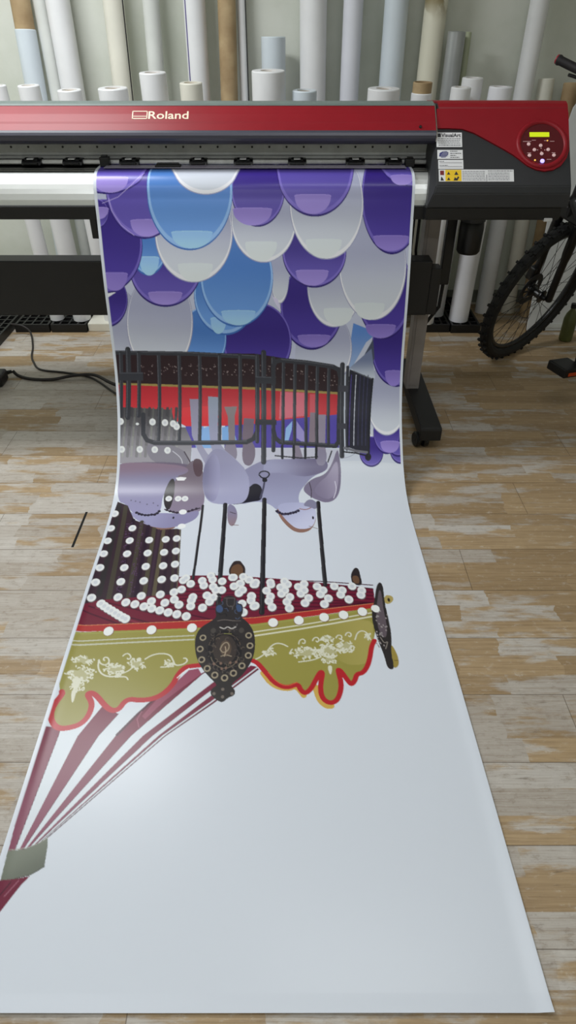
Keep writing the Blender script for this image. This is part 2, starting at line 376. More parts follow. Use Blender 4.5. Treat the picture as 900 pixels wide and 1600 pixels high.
    RS((62, 45, 136), (104, 90, 182), 1033, 1175, 1030, 1247, [1079, 1194, 1076, 1213, 1067, 1230, 1054, 1243, 1038, 1250, 1022, 1250, 1007, 1243, 995, 1230, 987, 1213, 985, 1194, 988, 1174, 997, 1157, 1010, 1144, 1026, 1138, 1042, 1138, 1057, 1144, 1069, 1157, 1077, 1174])
    PS((51, 37, 117), [1200, 1182, 1196, 1205, 1187, 1225, 1173, 1241, 1157, 1249, 1141, 1249, 1126, 1241, 1114, 1225, 1107, 1205, 1105, 1182, 1108, 1159, 1117, 1139, 1130, 1124, 1146, 1116, 1163, 1116, 1178, 1124, 1190, 1139, 1198, 1159])
    PS((128, 112, 201), [1198, 1178, 1194, 1200, 1185, 1219, 1173, 1233, 1158, 1241, 1142, 1241, 1127, 1233, 1116, 1219, 1109, 1200, 1107, 1178, 1110, 1156, 1119, 1137, 1131, 1123, 1147, 1116, 1162, 1116, 1177, 1123, 1189, 1137, 1196, 1156])
    RS((62, 45, 136), (104, 90, 182), 1153, 1159, 1150, 1232, [1197, 1177, 1194, 1198, 1185, 1215, 1173, 1229, 1158, 1236, 1142, 1236, 1128, 1229, 1117, 1215, 1110, 1198, 1108, 1177, 1111, 1157, 1119, 1139, 1132, 1126, 1147, 1119, 1162, 1119, 1176, 1126, 1188, 1139, 1195, 1157])
    PS((51, 37, 117), [1190, 1156, 1187, 1178, 1178, 1197, 1164, 1211, 1149, 1219, 1132, 1219, 1117, 1211, 1105, 1197, 1097, 1178, 1095, 1156, 1099, 1133, 1108, 1114, 1121, 1100, 1136, 1092, 1153, 1092, 1168, 1100, 1180, 1114, 1188, 1133])
    PS((128, 112, 201), [1188, 1152, 1185, 1172, 1176, 1190, 1164, 1204, 1149, 1211, 1133, 1211, 1118, 1204, 1107, 1190, 1100, 1172, 1097, 1152, 1101, 1131, 1109, 1113, 1122, 1099, 1137, 1092, 1152, 1092, 1167, 1099, 1179, 1113, 1186, 1131])
    RS((62, 45, 136), (104, 90, 182), 1143, 1133, 1141, 1204, [1188, 1151, 1184, 1170, 1176, 1187, 1163, 1200, 1149, 1207, 1133, 1207, 1119, 1200, 1107, 1187, 1100, 1170, 1098, 1151, 1102, 1132, 1110, 1115, 1122, 1102, 1137, 1096, 1152, 1096, 1167, 1102, 1178, 1115, 1186, 1132])
    S((159, 159, 180), 2.1, [971, 1196, 964, 1205, 954, 1212, 943, 1218, 929, 1222, 915, 1224, 900, 1224, 886, 1223, 873, 1219, 861, 1213, 851, 1206, 844, 1198, 840, 1189])
    PS((51, 37, 117), [1152, 1118, 1148, 1150, 1138, 1177, 1122, 1197, 1104, 1208, 1084, 1208, 1067, 1197, 1053, 1177, 1044, 1150, 1041, 1118, 1045, 1088, 1055, 1061, 1070, 1041, 1088, 1030, 1108, 1030, 1126, 1041, 1141, 1061, 1150, 1088])
    PS((128, 112, 201), [1150, 1114, 1146, 1144, 1136, 1170, 1121, 1190, 1104, 1200, 1085, 1200, 1068, 1190, 1054, 1170, 1046, 1144, 1044, 1114, 1047, 1085, 1057, 1059, 1071, 1040, 1089, 1030, 1107, 1030, 1125, 1040, 1139, 1059, 1148, 1085])
    RS((62, 45, 136), (104, 90, 182), 1098, 1087, 1095, 1187, [1149, 1113, 1145, 1141, 1135, 1166, 1121, 1184, 1104, 1194, 1085, 1194, 1069, 1184, 1056, 1166, 1047, 1141, 1045, 1113, 1049, 1085, 1058, 1061, 1072, 1043, 1089, 1034, 1107, 1034, 1124, 1043, 1138, 1061, 1147, 1085])
    RS((149, 130, 208), (166, 147, 225), 1109, 1156, 1107, 1203, [1070, 1161, 1075, 1156, 1097, 1153, 1121, 1153, 1143, 1156, 1148, 1161, 1145, 1176, 1139, 1187, 1130, 1196, 1119, 1201, 1107, 1203, 1095, 1201, 1085, 1196, 1076, 1187, 1071, 1176])
    SS((166, 147, 225), 2.6, [1070, 1161, 1075, 1156, 1097, 1153, 1121, 1153, 1143, 1156, 1148, 1161])
    P((96, 81, 178), [1043, 1056, 1088, 1025, 1119, 994, 1148, 1025, 1129, 1050, 1088, 1063])
    P((170, 159, 217), [1072, 1053, 1103, 1030, 1121, 1009, 1135, 1027, 1114, 1045])
    PS((159, 161, 191), [1182, 986, 1178, 1036, 1163, 1080, 1139, 1113, 1111, 1131, 1082, 1131, 1055, 1113, 1033, 1080, 1019, 1036, 1013, 986, 1018, 936, 1031, 893, 1052, 861, 1079, 844, 1107, 844, 1135, 861, 1159, 893, 1176, 936])
    PS((235, 235, 241), [1179, 985, 1175, 1034, 1160, 1077, 1138, 1110, 1111, 1127, 1083, 1127, 1056, 1110, 1035, 1077, 1022, 1034, 1016, 985, 1021, 937, 1033, 894, 1054, 863, 1079, 846, 1107, 846, 1134, 863, 1157, 894, 1173, 937])
    RS((170, 173, 199), (210, 215, 226), 1097, 935, 1097, 1096, [1178, 979, 1174, 1026, 1160, 1067, 1138, 1098, 1111, 1114, 1083, 1114, 1057, 1098, 1036, 1067, 1022, 1026, 1017, 979, 1021, 933, 1034, 893, 1054, 863, 1079, 847, 1107, 847, 1134, 863, 1157, 893, 1172, 933])
    PS((47, 32, 111), [1228, 783, 1226, 835, 1211, 882, 1186, 916, 1153, 934, 1118, 934, 1084, 916, 1055, 882, 1036, 835, 1028, 783, 1031, 731, 1045, 686, 1069, 653, 1100, 636, 1134, 636, 1167, 653, 1196, 686, 1217, 731])
    PS((111, 96, 187), [1226, 779, 1224, 830, 1209, 875, 1185, 909, 1153, 927, 1118, 927, 1085, 909, 1057, 875, 1038, 830, 1029, 779, 1032, 729, 1047, 685, 1070, 653, 1100, 636, 1134, 636, 1166, 653, 1194, 685, 1215, 729])
    RS((58, 41, 130), (79, 62, 159), 1124, 730, 1134, 898, [1221, 776, 1220, 824, 1206, 866, 1182, 898, 1151, 914, 1118, 914, 1086, 898, 1059, 866, 1041, 824, 1033, 776, 1036, 729, 1050, 688, 1073, 658, 1101, 642, 1133, 642, 1165, 658, 1192, 688, 1212, 729])
    RS((134, 115, 197), (151, 132, 214), 1121, 871, 1124, 932, [1087, 876, 1092, 871, 1111, 869, 1132, 869, 1151, 871, 1156, 876, 1155, 895, 1151, 910, 1144, 922, 1134, 930, 1124, 932, 1113, 930, 1103, 922, 1095, 910, 1089, 895])
    SS((151, 132, 214), 2.6, [1087, 876, 1092, 871, 1111, 869, 1132, 869, 1151, 871, 1156, 876])
    P((75, 81, 102), [975, 859, 1034, 745, 1043, 821, 1020, 884, 997, 897])
    R((94, 138, 208), (159, 180, 212), 974, 696, 982, 897, [953, 684, 1050, 721, 1007, 758, 950, 866, 934, 851])
    R((117, 128, 159), (201, 208, 220), 1018, 821, 1021, 912, [945, 859, 1029, 783, 1049, 897, 1039, 912])
    PS((47, 32, 111), [1172, 565, 1170, 626, 1156, 681, 1130, 722, 1096, 745, 1058, 745, 1021, 722, 990, 681, 968, 626, 959, 565, 963, 505, 980, 454, 1006, 416, 1039, 396, 1075, 396, 1110, 416, 1140, 454, 1161, 505])
    PS((111, 96, 187), [1170, 561, 1168, 621, 1154, 675, 1129, 715, 1095, 738, 1058, 738, 1022, 715, 991, 675, 970, 621, 961, 561, 965, 503, 981, 452, 1007, 416, 1039, 396, 1075, 396, 1109, 416, 1138, 452, 1159, 503])
    RS((58, 41, 130), (79, 62, 159), 1062, 504, 1074, 701, [1165, 557, 1163, 614, 1150, 664, 1125, 702, 1093, 722, 1058, 722, 1023, 702, 994, 664, 974, 614, 965, 557, 969, 503, 985, 455, 1009, 421, 1040, 403, 1074, 403, 1107, 421, 1135, 455, 1155, 503])
    RS((134, 115, 197), (151, 132, 214), 1060, 691, 1063, 743, [1001, 696, 1006, 691, 1042, 689, 1077, 689, 1114, 691, 1119, 696, 1117, 712, 1110, 725, 1097, 735, 1081, 741, 1063, 743, 1045, 741, 1028, 735, 1014, 725, 1005, 712])
    SS((151, 132, 214), 2.5, [1001, 696, 1006, 691, 1042, 689, 1077, 689, 1114, 691, 1119, 696])
    PS((159, 161, 191), [954, 783, 948, 839, 927, 888, 892, 925, 850, 945, 804, 945, 761, 925, 727, 888, 704, 839, 697, 783, 705, 728, 727, 680, 760, 645, 801, 626, 844, 626, 886, 645, 920, 680, 944, 728])
    PS((235, 235, 241), [951, 782, 945, 837, 924, 885, 891, 922, 849, 941, 805, 941, 763, 922, 729, 885, 707, 837, 700, 782, 708, 728, 729, 681, 762, 647, 801, 629, 844, 629, 884, 647, 918, 681, 941, 728])
    RS((170, 173, 199), (210, 215, 226), 824, 726, 827, 906, [949, 776, 943, 828, 922, 874, 890, 909, 849, 927, 805, 927, 764, 909, 731, 874, 709, 828, 702, 776, 710, 724, 731, 679, 763, 647, 802, 629, 843, 629, 883, 647, 916, 679, 939, 724])
    P((193, 197, 220), [729, 745, 728, 781, 726, 813, 722, 840, 717, 860, 711, 870, 705, 870, 700, 860, 695, 840, 691, 813, 689, 781, 688, 745, 689, 711, 692, 679, 696, 653, 701, 634, 706, 625, 712, 625, 717, 634, 722, 653, 726, 679, 728, 711])
    PS((47, 32, 111), [913, 624, 907, 679, 887, 730, 855, 767, 814, 788, 770, 788, 729, 767, 696, 730, 675, 679, 668, 624, 676, 569, 697, 522, 729, 488, 768, 469, 809, 469, 849, 488, 881, 522, 904, 569])
    PS((111, 96, 187), [911, 620, 905, 674, 886, 723, 854, 760, 814, 780, 771, 780, 730, 760, 698, 723, 677, 674, 670, 620, 678, 567, 699, 521, 730, 487, 768, 469, 809, 469, 848, 487, 880, 521, 902, 567])
    RS((58, 41, 130), (79, 62, 159), 790, 568, 792, 748, [905, 617, 900, 668, 881, 714, 851, 748, 813, 766, 772, 766, 733, 748, 702, 714, 682, 668, 675, 617, 683, 567, 703, 523, 733, 492, 769, 475, 808, 475, 845, 492, 876, 523, 897, 567])
    RS((134, 115, 197), (151, 132, 214), 800, 731, 801, 778, [736, 736, 741, 731, 781, 729, 820, 729, 860, 731, 865, 736, 862, 750, 853, 761, 839, 770, 821, 776, 801, 778, 781, 776, 763, 770, 749, 761, 740, 750])
    SS((151, 132, 214), 2.5, [736, 736, 741, 731, 781, 729, 820, 729, 860, 731, 865, 736])
    PS((159, 161, 191), [978, 553, 974, 603, 958, 648, 931, 682, 897, 700, 860, 700, 825, 682, 797, 648, 778, 603, 771, 553, 777, 504, 795, 461, 821, 430, 854, 414, 889, 414, 923, 430, 951, 461, 970, 504])
    PS((235, 235, 241), [975, 552, 972, 602, 956, 646, 930, 679, 897, 697, 861, 697, 827, 679, 799, 646, 781, 602, 774, 552, 780, 504, 797, 462, 823, 432, 855, 416, 889, 416, 922, 432, 949, 462, 967, 504])
    RS((170, 173, 199), (210, 215, 226), 874, 503, 878, 664, [974, 547, 970, 593, 954, 635, 929, 667, 896, 684, 861, 684, 827, 667, 800, 635, 782, 593, 775, 547, 781, 501, 798, 461, 823, 432, 855, 416, 889, 416, 921, 432, 948, 461, 966, 501])
    RS((218, 225, 230), (225, 231, 233), 893, 628, 895, 696, [835, 633, 840, 628, 875, 626, 910, 626, 946, 628, 951, 633, 949, 654, 942, 671, 929, 684, 913, 693, 895, 696, 877, 693, 860, 684, 847, 671, 838, 654])
    PS((159, 161, 191), [705, 507, 702, 543, 696, 575, 686, 598, 674, 611, 661, 611, 649, 598, 639, 575, 633, 543, 631, 507, 634, 472, 641, 442, 651, 419, 663, 407, 676, 407, 687, 419, 697, 442, 703, 472])
    PS((235, 235, 241), [702, 507, 700, 541, 694, 572, 684, 595, 673, 608, 661, 608, 650, 595, 641, 572, 636, 541, 634, 507, 637, 472, 643, 443, 652, 421, 664, 409, 675, 409, 686, 421, 695, 443, 700, 472])
    RS((170, 173, 199), (210, 215, 226), 669, 471, 667, 586, [703, 502, 701, 535, 695, 564, 685, 586, 673, 598, 661, 598, 649, 586, 640, 564, 635, 535, 633, 502, 636, 470, 642, 441, 652, 420, 663, 409, 675, 409, 687, 420, 696, 441, 702, 470])
    PS((47, 32, 111), [715, 758, 707, 812, 682, 860, 644, 895, 598, 914, 549, 914, 503, 895, 467, 860, 444, 812, 439, 758, 450, 705, 476, 659, 513, 625, 558, 607, 604, 607, 648, 625, 684, 659, 707, 705])
    PS((111, 96, 187), [713, 754, 705, 807, 681, 853, 643, 888, 598, 906, 549, 906, 504, 888, 469, 853, 447, 807, 441, 754, 452, 702, 477, 657, 514, 625, 558, 607, 604, 607, 647, 625, 682, 657, 705, 702])
    RS((58, 41, 130), (79, 62, 159), 578, 703, 574, 876, [707, 751, 699, 800, 676, 844, 640, 876, 597, 894, 551, 894, 508, 876, 474, 844, 453, 800, 447, 751, 458, 702, 482, 660, 517, 629, 559, 613, 603, 613, 644, 629, 677, 660, 699, 702])
    P((217, 212, 238), [638, 583, 660, 595, 672, 638, 652, 614])
    PS((64, 111, 186), [457, 745, 450, 789, 432, 827, 405, 856, 374, 871, 342, 871, 312, 856, 289, 827, 275, 789, 273, 745, 282, 703, 301, 665, 327, 638, 358, 624, 389, 624, 417, 638, 440, 665, 454, 703])
    PS((149, 189, 239), [455, 742, 448, 784, 430, 821, 405, 848, 374, 863, 342, 863, 313, 848, 291, 821, 278, 784, 276, 742, 284, 700, 303, 664, 328, 638, 358, 624, 388, 624, 416, 638, 438, 664, 452, 700])
    RS((77, 125, 197), (111, 159, 227), 368, 701, 359, 841, [452, 739, 445, 779, 428, 814, 403, 840, 374, 854, 344, 854, 316, 840, 294, 814, 281, 779, 279, 739, 288, 700, 305, 667, 330, 642, 358, 629, 388, 629, 414, 642, 436, 667, 449, 700])
    PS((159, 161, 191), [331, 684, 318, 754, 290, 817, 251, 863, 205, 888, 158, 888, 116, 863, 84, 817, 68, 754, 68, 684, 84, 615, 113, 557, 152, 514, 195, 492, 239, 492, 279, 514, 310, 557, 328, 615])
    PS((235, 235, 241), [328, 683, 315, 752, 288, 814, 250, 860, 205, 885, 159, 885, 118, 860, 87, 814, 71, 752, 71, 683, 87, 616, 115, 558, 153, 516, 196, 494, 239, 494, 278, 516, 308, 558, 325, 616])
    RS((170, 173, 199), (210, 215, 226), 206, 614, 185, 839, [326, 676, 314, 741, 287, 800, 250, 844, 206, 868, 160, 868, 120, 844, 90, 800, 74, 741, 75, 676, 90, 612, 117, 556, 154, 516, 196, 495, 238, 495, 276, 516, 306, 556, 323, 612])
    PS((47, 32, 111), [86, 600, 77, 634, 59, 665, 35, 688, 7, 700, -21, 700, -46, 688, -64, 665, -74, 634, -73, 600, -64, 566, -46, 536, -22, 515, 5, 503, 32, 503, 56, 515, 75, 536, 85, 566])
    PS((111, 96, 187), [84, 596, 75, 629, 58, 659, 35, 681, 7, 693, -20, 693, -44, 681, -62, 659, -71, 629, -71, 596, -62, 563, -44, 535, -21, 514, 5, 503, 32, 503, 55, 514, 73, 535, 83, 563])
    RS((58, 41, 130), (79, 62, 159), 11, 565, -4, 676, [82, 595, 73, 626, 57, 654, 34, 674, 8, 685, -18, 685, -42, 674, -59, 654, -68, 626, -68, 595, -59, 564, -42, 537, -20, 517, 5, 507, 31, 507, 53, 517, 71, 537, 81, 564])
    P((233, 233, 241), [5, 572, 44, 569, 7, 590])
    PS((64, 111, 186), [581, 581, 572, 632, 549, 677, 515, 712, 474, 730, 430, 730, 391, 712, 360, 677, 342, 632, 338, 581, 348, 531, 372, 488, 405, 457, 445, 440, 486, 440, 524, 457, 555, 488, 575, 531])
    PS((149, 189, 239), [579, 577, 570, 627, 548, 671, 514, 705, 474, 723, 431, 723, 392, 705, 362, 671, 344, 627, 340, 577, 350, 529, 373, 487, 406, 456, 445, 440, 486, 440, 523, 456, 554, 487, 573, 529])
    RS((77, 125, 197), (111, 159, 227), 462, 530, 454, 694, [574, 574, 565, 621, 544, 662, 512, 694, 473, 710, 433, 710, 395, 694, 366, 662, 349, 621, 345, 574, 355, 529, 377, 490, 409, 461, 446, 446, 485, 446, 521, 461, 550, 490, 568, 529])
    RS((151, 195, 241), (168, 212, 241), 429, 664, 426, 726, [398, 669, 403, 664, 420, 662, 438, 662, 455, 664, 460, 669, 457, 688, 452, 703, 445, 715, 436, 723, 426, 726, 416, 723, 408, 715, 402, 703, 398, 688])
    SS((168, 212, 241), 2.5, [398, 669, 403, 664, 420, 662, 438, 662, 455, 664, 460, 669])
    PS((64, 111, 186), [547, 385, 544, 401, 537, 416, 527, 427, 515, 433, 503, 433, 491, 427, 482, 416, 476, 401, 475, 385, 477, 368, 484, 354, 494, 343, 506, 337, 518, 337, 530, 343, 539, 354, 545, 368])
    PS((149, 189, 239), [545, 382, 542, 397, 536, 411, 526, 421, 515, 427, 503, 427, 492, 421, 483, 411, 478, 397, 477, 382, 479, 366, 486, 352, 495, 343, 506, 337, 518, 337, 529, 343, 538, 352, 543, 366])
    RS((77, 125, 197), (111, 159, 227), 511, 368, 509, 421, [545, 381, 542, 396, 536, 409, 526, 418, 515, 423, 503, 423, 492, 418, 484, 409, 478, 396, 477, 381, 479, 367, 486, 354, 495, 345, 506, 340, 518, 340, 529, 345, 537, 354, 543, 367])
    RS((151, 195, 241), (168, 212, 241), 510, 396, 509, 429, [482, 400, 486, 396, 502, 394, 519, 394, 534, 396, 539, 400, 537, 410, 533, 418, 526, 424, 518, 428, 509, 429, 500, 428, 492, 424, 486, 418, 482, 410])
    SS((168, 212, 241), 2.4, [482, 400, 486, 396, 502, 394, 519, 394, 534, 396, 539, 400])
    PS((64, 111, 186), [645, 519, 636, 579, 610, 634, 571, 675, 524, 698, 473, 698, 428, 675, 392, 634, 371, 579, 366, 519, 378, 459, 405, 408, 443, 370, 488, 351, 535, 351, 579, 370, 615, 408, 638, 459])
    PS((149, 189, 239), [644, 515, 634, 575, 609, 628, 570, 669, 523, 690, 474, 690, 429, 669, 394, 628, 373, 575, 368, 515, 380, 457, 406, 407, 444, 370, 488, 351, 535, 351, 578, 370, 614, 407, 636, 457])
    RS((77, 125, 197), (111, 159, 227), 508, 458, 500, 654, [637, 512, 628, 567, 604, 617, 568, 655, 523, 675, 476, 675, 433, 655, 399, 617, 379, 567, 375, 512, 386, 457, 411, 410, 447, 375, 489, 357, 534, 357, 575, 375, 609, 410, 630, 457])
    RS((151, 195, 241), (168, 212, 241), 507, 638, 505, 693, [441, 643, 447, 638, 488, 636, 527, 636, 568, 638, 573, 643, 569, 660, 559, 673, 544, 684, 525, 691, 505, 693, 485, 691, 466, 684, 452, 673, 444, 660])
    SS((168, 212, 241), 2.5, [441, 643, 447, 638, 488, 636, 527, 636, 568, 638, 573, 643])
    PS((159, 161, 191), [1146, 473, 1143, 541, 1125, 602, 1093, 648, 1051, 673, 1004, 673, 960, 648, 923, 602, 898, 541, 888, 473, 895, 407, 915, 350, 948, 309, 988, 287, 1031, 287, 1073, 309, 1109, 350, 1135, 407])
    PS((235, 235, 241), [1143, 473, 1140, 539, 1122, 600, 1091, 645, 1050, 670, 1005, 670, 961, 645, 925, 600, 900, 539, 891, 473, 897, 408, 917, 351, 949, 310, 988, 288, 1031, 288, 1072, 310, 1107, 351, 1132, 408])
    RS((170, 173, 199), (210, 215, 226), 1014, 406, 1025, 624, [1141, 466, 1137, 529, 1119, 586, 1089, 630, 1049, 653, 1004, 653, 962, 630, 926, 586, 902, 529, 893, 466, 899, 403, 919, 350, 950, 310, 989, 290, 1030, 290, 1071, 310, 1105, 350, 1130, 403])
    RS((218, 225, 230), (225, 231, 233), 1012, 609, 1015, 672, [953, 614, 958, 609, 994, 607, 1029, 607, 1066, 609, 1071, 614, 1069, 633, 1062, 649, 1050, 661, 1033, 669, 1015, 672, 996, 669, 979, 661, 966, 649, 957, 633])
    PS((51, 37, 117), [919, 429, 913, 471, 892, 509, 861, 537, 821, 553, 778, 553, 738, 537, 705, 509, 684, 471, 677, 429, 685, 387, 706, 351, 738, 324, 776, 310, 818, 310, 857, 324, 889, 351, 911, 387])
    PS((128, 112, 201), [917, 425, 911, 467, 891, 503, 859, 531, 820, 546, 778, 546, 739, 531, 707, 503, 686, 467, 679, 425, 687, 385, 707, 349, 739, 323, 777, 310, 817, 310, 856, 323, 888, 349, 909, 385])
    RS((62, 45, 136), (104, 90, 182), 798, 386, 799, 523, [912, 423, 906, 462, 887, 496, 857, 522, 819, 536, 779, 536, 741, 522, 711, 496, 691, 462, 684, 423, 692, 385, 711, 352, 741, 327, 778, 314, 817, 314, 853, 327, 884, 352, 904, 385])
    RS((149, 130, 208), (166, 147, 225), 790, 491, 791, 546, [729, 496, 733, 491, 772, 490, 809, 490, 847, 491, 852, 496, 849, 513, 840, 526, 827, 537, 810, 544, 791, 546, 771, 544, 754, 537, 740, 526, 732, 513])
    SS((166, 147, 225), 2.4, [729, 496, 733, 491, 772, 490, 809, 490, 847, 491, 852, 496])
    PS((51, 37, 117), [379, 473, 368, 524, 340, 570, 300, 605, 252, 623, 203, 623, 158, 605, 124, 570, 105, 524, 102, 473, 115, 423, 143, 380, 182, 348, 228, 331, 275, 331, 318, 348, 352, 380, 374, 423])
    PS((128, 112, 201), [377, 470, 366, 520, 339, 564, 300, 598, 253, 616, 204, 616, 160, 598, 127, 564, 107, 520, 104, 470, 117, 421, 144, 379, 183, 347, 228, 331, 275, 331, 317, 347, 351, 379, 372, 421])
    RS((62, 45, 136), (104, 90, 182), 244, 422, 231, 586, [371, 467, 361, 514, 335, 555, 297, 587, 253, 604, 206, 604, 164, 587, 132, 555, 114, 514, 111, 467, 123, 421, 149, 381, 186, 352, 229, 337, 273, 337, 314, 352, 346, 381, 366, 421])
    RS((149, 130, 208), (166, 147, 225), 231, 569, 227, 616, [166, 574, 171, 569, 212, 567, 251, 567, 291, 569, 296, 574, 291, 589, 281, 600, 266, 609, 247, 614, 227, 616, 207, 614, 189, 609, 176, 600, 168, 589])
    SS((166, 147, 225), 2.4, [166, 574, 171, 569, 212, 567, 251, 567, 291, 569, 296, 574])
    PS((64, 111, 186), [248, 413, 242, 446, 228, 476, 208, 497, 184, 509, 160, 509, 139, 497, 123, 476, 114, 446, 113, 413, 120, 381, 135, 352, 154, 331, 177, 320, 200, 320, 221, 331, 237, 352, 247, 381])
    PS((149, 189, 239), [247, 410, 240, 442, 227, 470, 207, 491, 185, 502, 161, 502, 141, 491, 125, 470, 116, 442, 115, 410, 122, 378, 136, 351, 155, 331, 177, 320, 200, 320, 220, 331, 236, 351, 245, 378])
    RS((77, 125, 197), (111, 159, 227), 184, 380, 174, 486, [245, 408, 238, 438, 225, 465, 207, 484, 185, 495, 162, 495, 142, 484, 127, 465, 119, 438, 118, 408, 124, 379, 138, 353, 156, 334, 177, 324, 199, 324, 219, 334, 234, 353, 243, 379])
    RS((151, 195, 241), (168, 212, 241), 182, 444, 176, 510, [144, 449, 149, 444, 171, 443, 193, 443, 214, 444, 218, 449, 215, 469, 208, 485, 199, 498, 188, 507, 176, 510, 165, 507, 155, 498, 148, 485, 144, 469])
    SS((168, 212, 241), 2.4, [144, 449, 149, 444, 171, 443, 193, 443, 214, 444, 218, 449])
    PS((159, 161, 191), [499, 363, 488, 421, 460, 474, 419, 513, 368, 534, 316, 534, 269, 513, 233, 474, 211, 421, 207, 363, 221, 306, 250, 256, 291, 220, 338, 200, 387, 200, 433, 220, 470, 256, 492, 306])
    PS((235, 235, 241), [496, 362, 485, 420, 458, 471, 417, 510, 368, 531, 317, 531, 271, 510, 235, 471, 214, 420, 210, 362, 223, 306, 252, 257, 292, 221, 338, 202, 387, 202, 432, 221, 467, 257, 490, 306])
    RS((170, 173, 199), (210, 215, 226), 357, 304, 345, 492, [493, 356, 483, 411, 456, 460, 416, 497, 369, 516, 319, 516, 273, 497, 238, 460, 217, 411, 213, 356, 226, 302, 254, 256, 293, 222, 339, 203, 386, 203, 430, 222, 465, 256, 487, 302])
    RS((218, 225, 230), (225, 231, 233), 353, 467, 349, 532, [286, 471, 291, 467, 333, 465, 373, 465, 414, 467, 419, 471, 414, 491, 404, 508, 389, 521, 369, 529, 349, 532, 328, 529, 310, 521, 296, 508, 288, 491])
    PS((47, 32, 111), [162, 407, 148, 464, 119, 514, 76, 553, 27, 573, -23, 573, -67, 553, -99, 514, -117, 464, -118, 407, -102, 351, -72, 303, -31, 267, 16, 249, 64, 249, 106, 267, 139, 303, 158, 351])
    PS((111, 96, 187), [160, 403, 147, 459, 118, 509, 76, 546, 28, 567, -21, 567, -65, 546, -97, 509, -115, 459, -116, 403, -100, 349, -70, 301, -30, 267, 17, 249, 63, 249, 105, 267, 137, 301, 156, 349])
    RS((58, 41, 130), (79, 62, 159), 28, 350, 7, 533, [154, 400, 141, 452, 114, 499, 74, 534, 28, 553, -18, 553, -60, 534, -91, 499, -107, 452, -109, 400, -94, 349, -66, 304, -27, 272, 17, 254, 61, 254, 102, 272, 132, 304, 150, 349])
    RS((134, 115, 197), (151, 132, 214), 48, 500, 40, 565, [-1, 505, 4, 500, 33, 499, 62, 499, 91, 500, 95, 505, 91, 525, 82, 541, 70, 554, 55, 562, 40, 565, 25, 562, 13, 554, 4, 541, -1, 525])
    SS((151, 132, 214), 2.4, [-1, 505, 4, 500, 33, 499, 62, 499, 91, 500, 95, 505])
    PS((159, 161, 191), [733, 320, 725, 369, 704, 413, 671, 446, 630, 464, 587, 464, 547, 446, 515, 413, 496, 369, 490, 320, 500, 271, 522, 229, 555, 198, 594, 178, 635, 178, 674, 198, 705, 229, 726, 271])
    PS((235, 235, 241), [730, 319, 723, 368, 702, 411, 669, 443, 630, 461, 588, 461, 549, 443, 518, 411, 498, 368, 493, 319, 502, 272, 524, 230, 556, 200, 594, 181, 635, 181, 672, 200, 703, 230, 723, 272])
    RS((170, 173, 199), (210, 215, 226), 613, 270, 609, 429, [728, 314, 721, 360, 700, 401, 668, 432, 630, 448, 588, 448, 550, 432, 520, 401, 501, 360, 495, 314, 504, 268, 526, 229, 557, 200, 594, 182, 634, 182, 671, 200, 701, 229, 721, 268])
    RS((218, 225, 230), (225, 231, 233), 601, 391, 599, 460, [541, 396, 546, 391, 583, 390, 618, 390, 655, 391, 660, 396, 657, 417, 648, 434, 635, 448, 618, 457, 599, 460, 581, 457, 564, 448, 551, 434, 543, 417])
    PS((47, 32, 111), [1190, 246, 1188, 310, 1172, 368, 1144, 411, 1108, 435, 1067, 435, 1028, 411, 996, 368, 974, 310, 964, 246, 970, 179, 1010, 0, 1041, 0, 1080, 0, 1121, 0, 1159, 0, 1191, 0, 1181, 179])
    PS((111, 96, 187), [1188, 243, 1186, 306, 1170, 363, 1143, 405, 1107, 428, 1067, 428, 1029, 405, 997, 363, 975, 306, 966, 243, 972, 177, 1011, 0, 1042, 0, 1080, 0, 1120, 0, 1158, 0, 1189, 0, 1180, 177])
    RS((58, 41, 130), (79, 62, 159), 1076, 177, 1085, 389, [1183, 239, 1180, 298, 1166, 351, 1139, 391, 1105, 412, 1067, 412, 1031, 391, 1001, 351, 980, 298, 971, 239, 977, 176, 1015, 0, 1045, 0, 1081, 0, 1119, 0, 1156, 0, 1185, 0, 1175, 176])
    RS((134, 115, 197), (151, 132, 214), 1081, 372, 1083, 424, [1016, 376, 1020, 372, 1061, 370, 1100, 370, 1141, 372, 1146, 376, 1144, 392, 1135, 405, 1121, 415, 1103, 422, 1083, 424, 1063, 422, 1044, 415, 1029, 405, 1020, 392])
    SS((151, 132, 214), 2.4, [1016, 376, 1020, 372, 1061, 370, 1100, 370, 1141, 372, 1146, 376])
    PS((159, 161, 191), [977, 267, 972, 330, 950, 387, 914, 430, 868, 453, 819, 453, 773, 430, 736, 387, 712, 330, 704, 267, 713, 205, 739, 113, 781, 0, 827, 0, 877, 0, 924, 0, 949, 113, 967, 205])
    PS((235, 235, 241), [975, 266, 969, 329, 947, 385, 912, 427, 868, 449, 820, 449, 775, 427, 738, 385, 715, 329, 707, 266, 715, 205, 741, 117, 782, 0, 828, 0, 876, 0, 922, 0, 947, 117, 965, 205])
    RS((170, 173, 199), (210, 215, 226), 840, 203, 843, 407, [972, 260, 966, 319, 945, 372, 910, 413, 867, 434, 820, 434, 776, 413, 740, 372, 717, 319, 710, 260, 718, 201, 743, 111, 784, 0, 828, 0, 876, 0, 921, 0, 945, 111, 962, 201])
    RS((218, 225, 230), (225, 231, 233), 832, 383, 833, 449, [765, 387, 769, 383, 812, 381, 852, 381, 895, 383, 900, 387, 897, 408, 888, 424, 873, 437, 854, 446, 833, 449, 812, 446, 793, 437, 778, 424, 768, 408])
    PS((51, 37, 117), [327, 204, 315, 265, 286, 319, 244, 360, 195, 382, 144, 382, 98, 360, 64, 319, 45, 265, 43, 204, 36, 78, 47, 0, 87, 0, 136, 0, 188, 0, 237, 0, 277, 0, 311, 78])
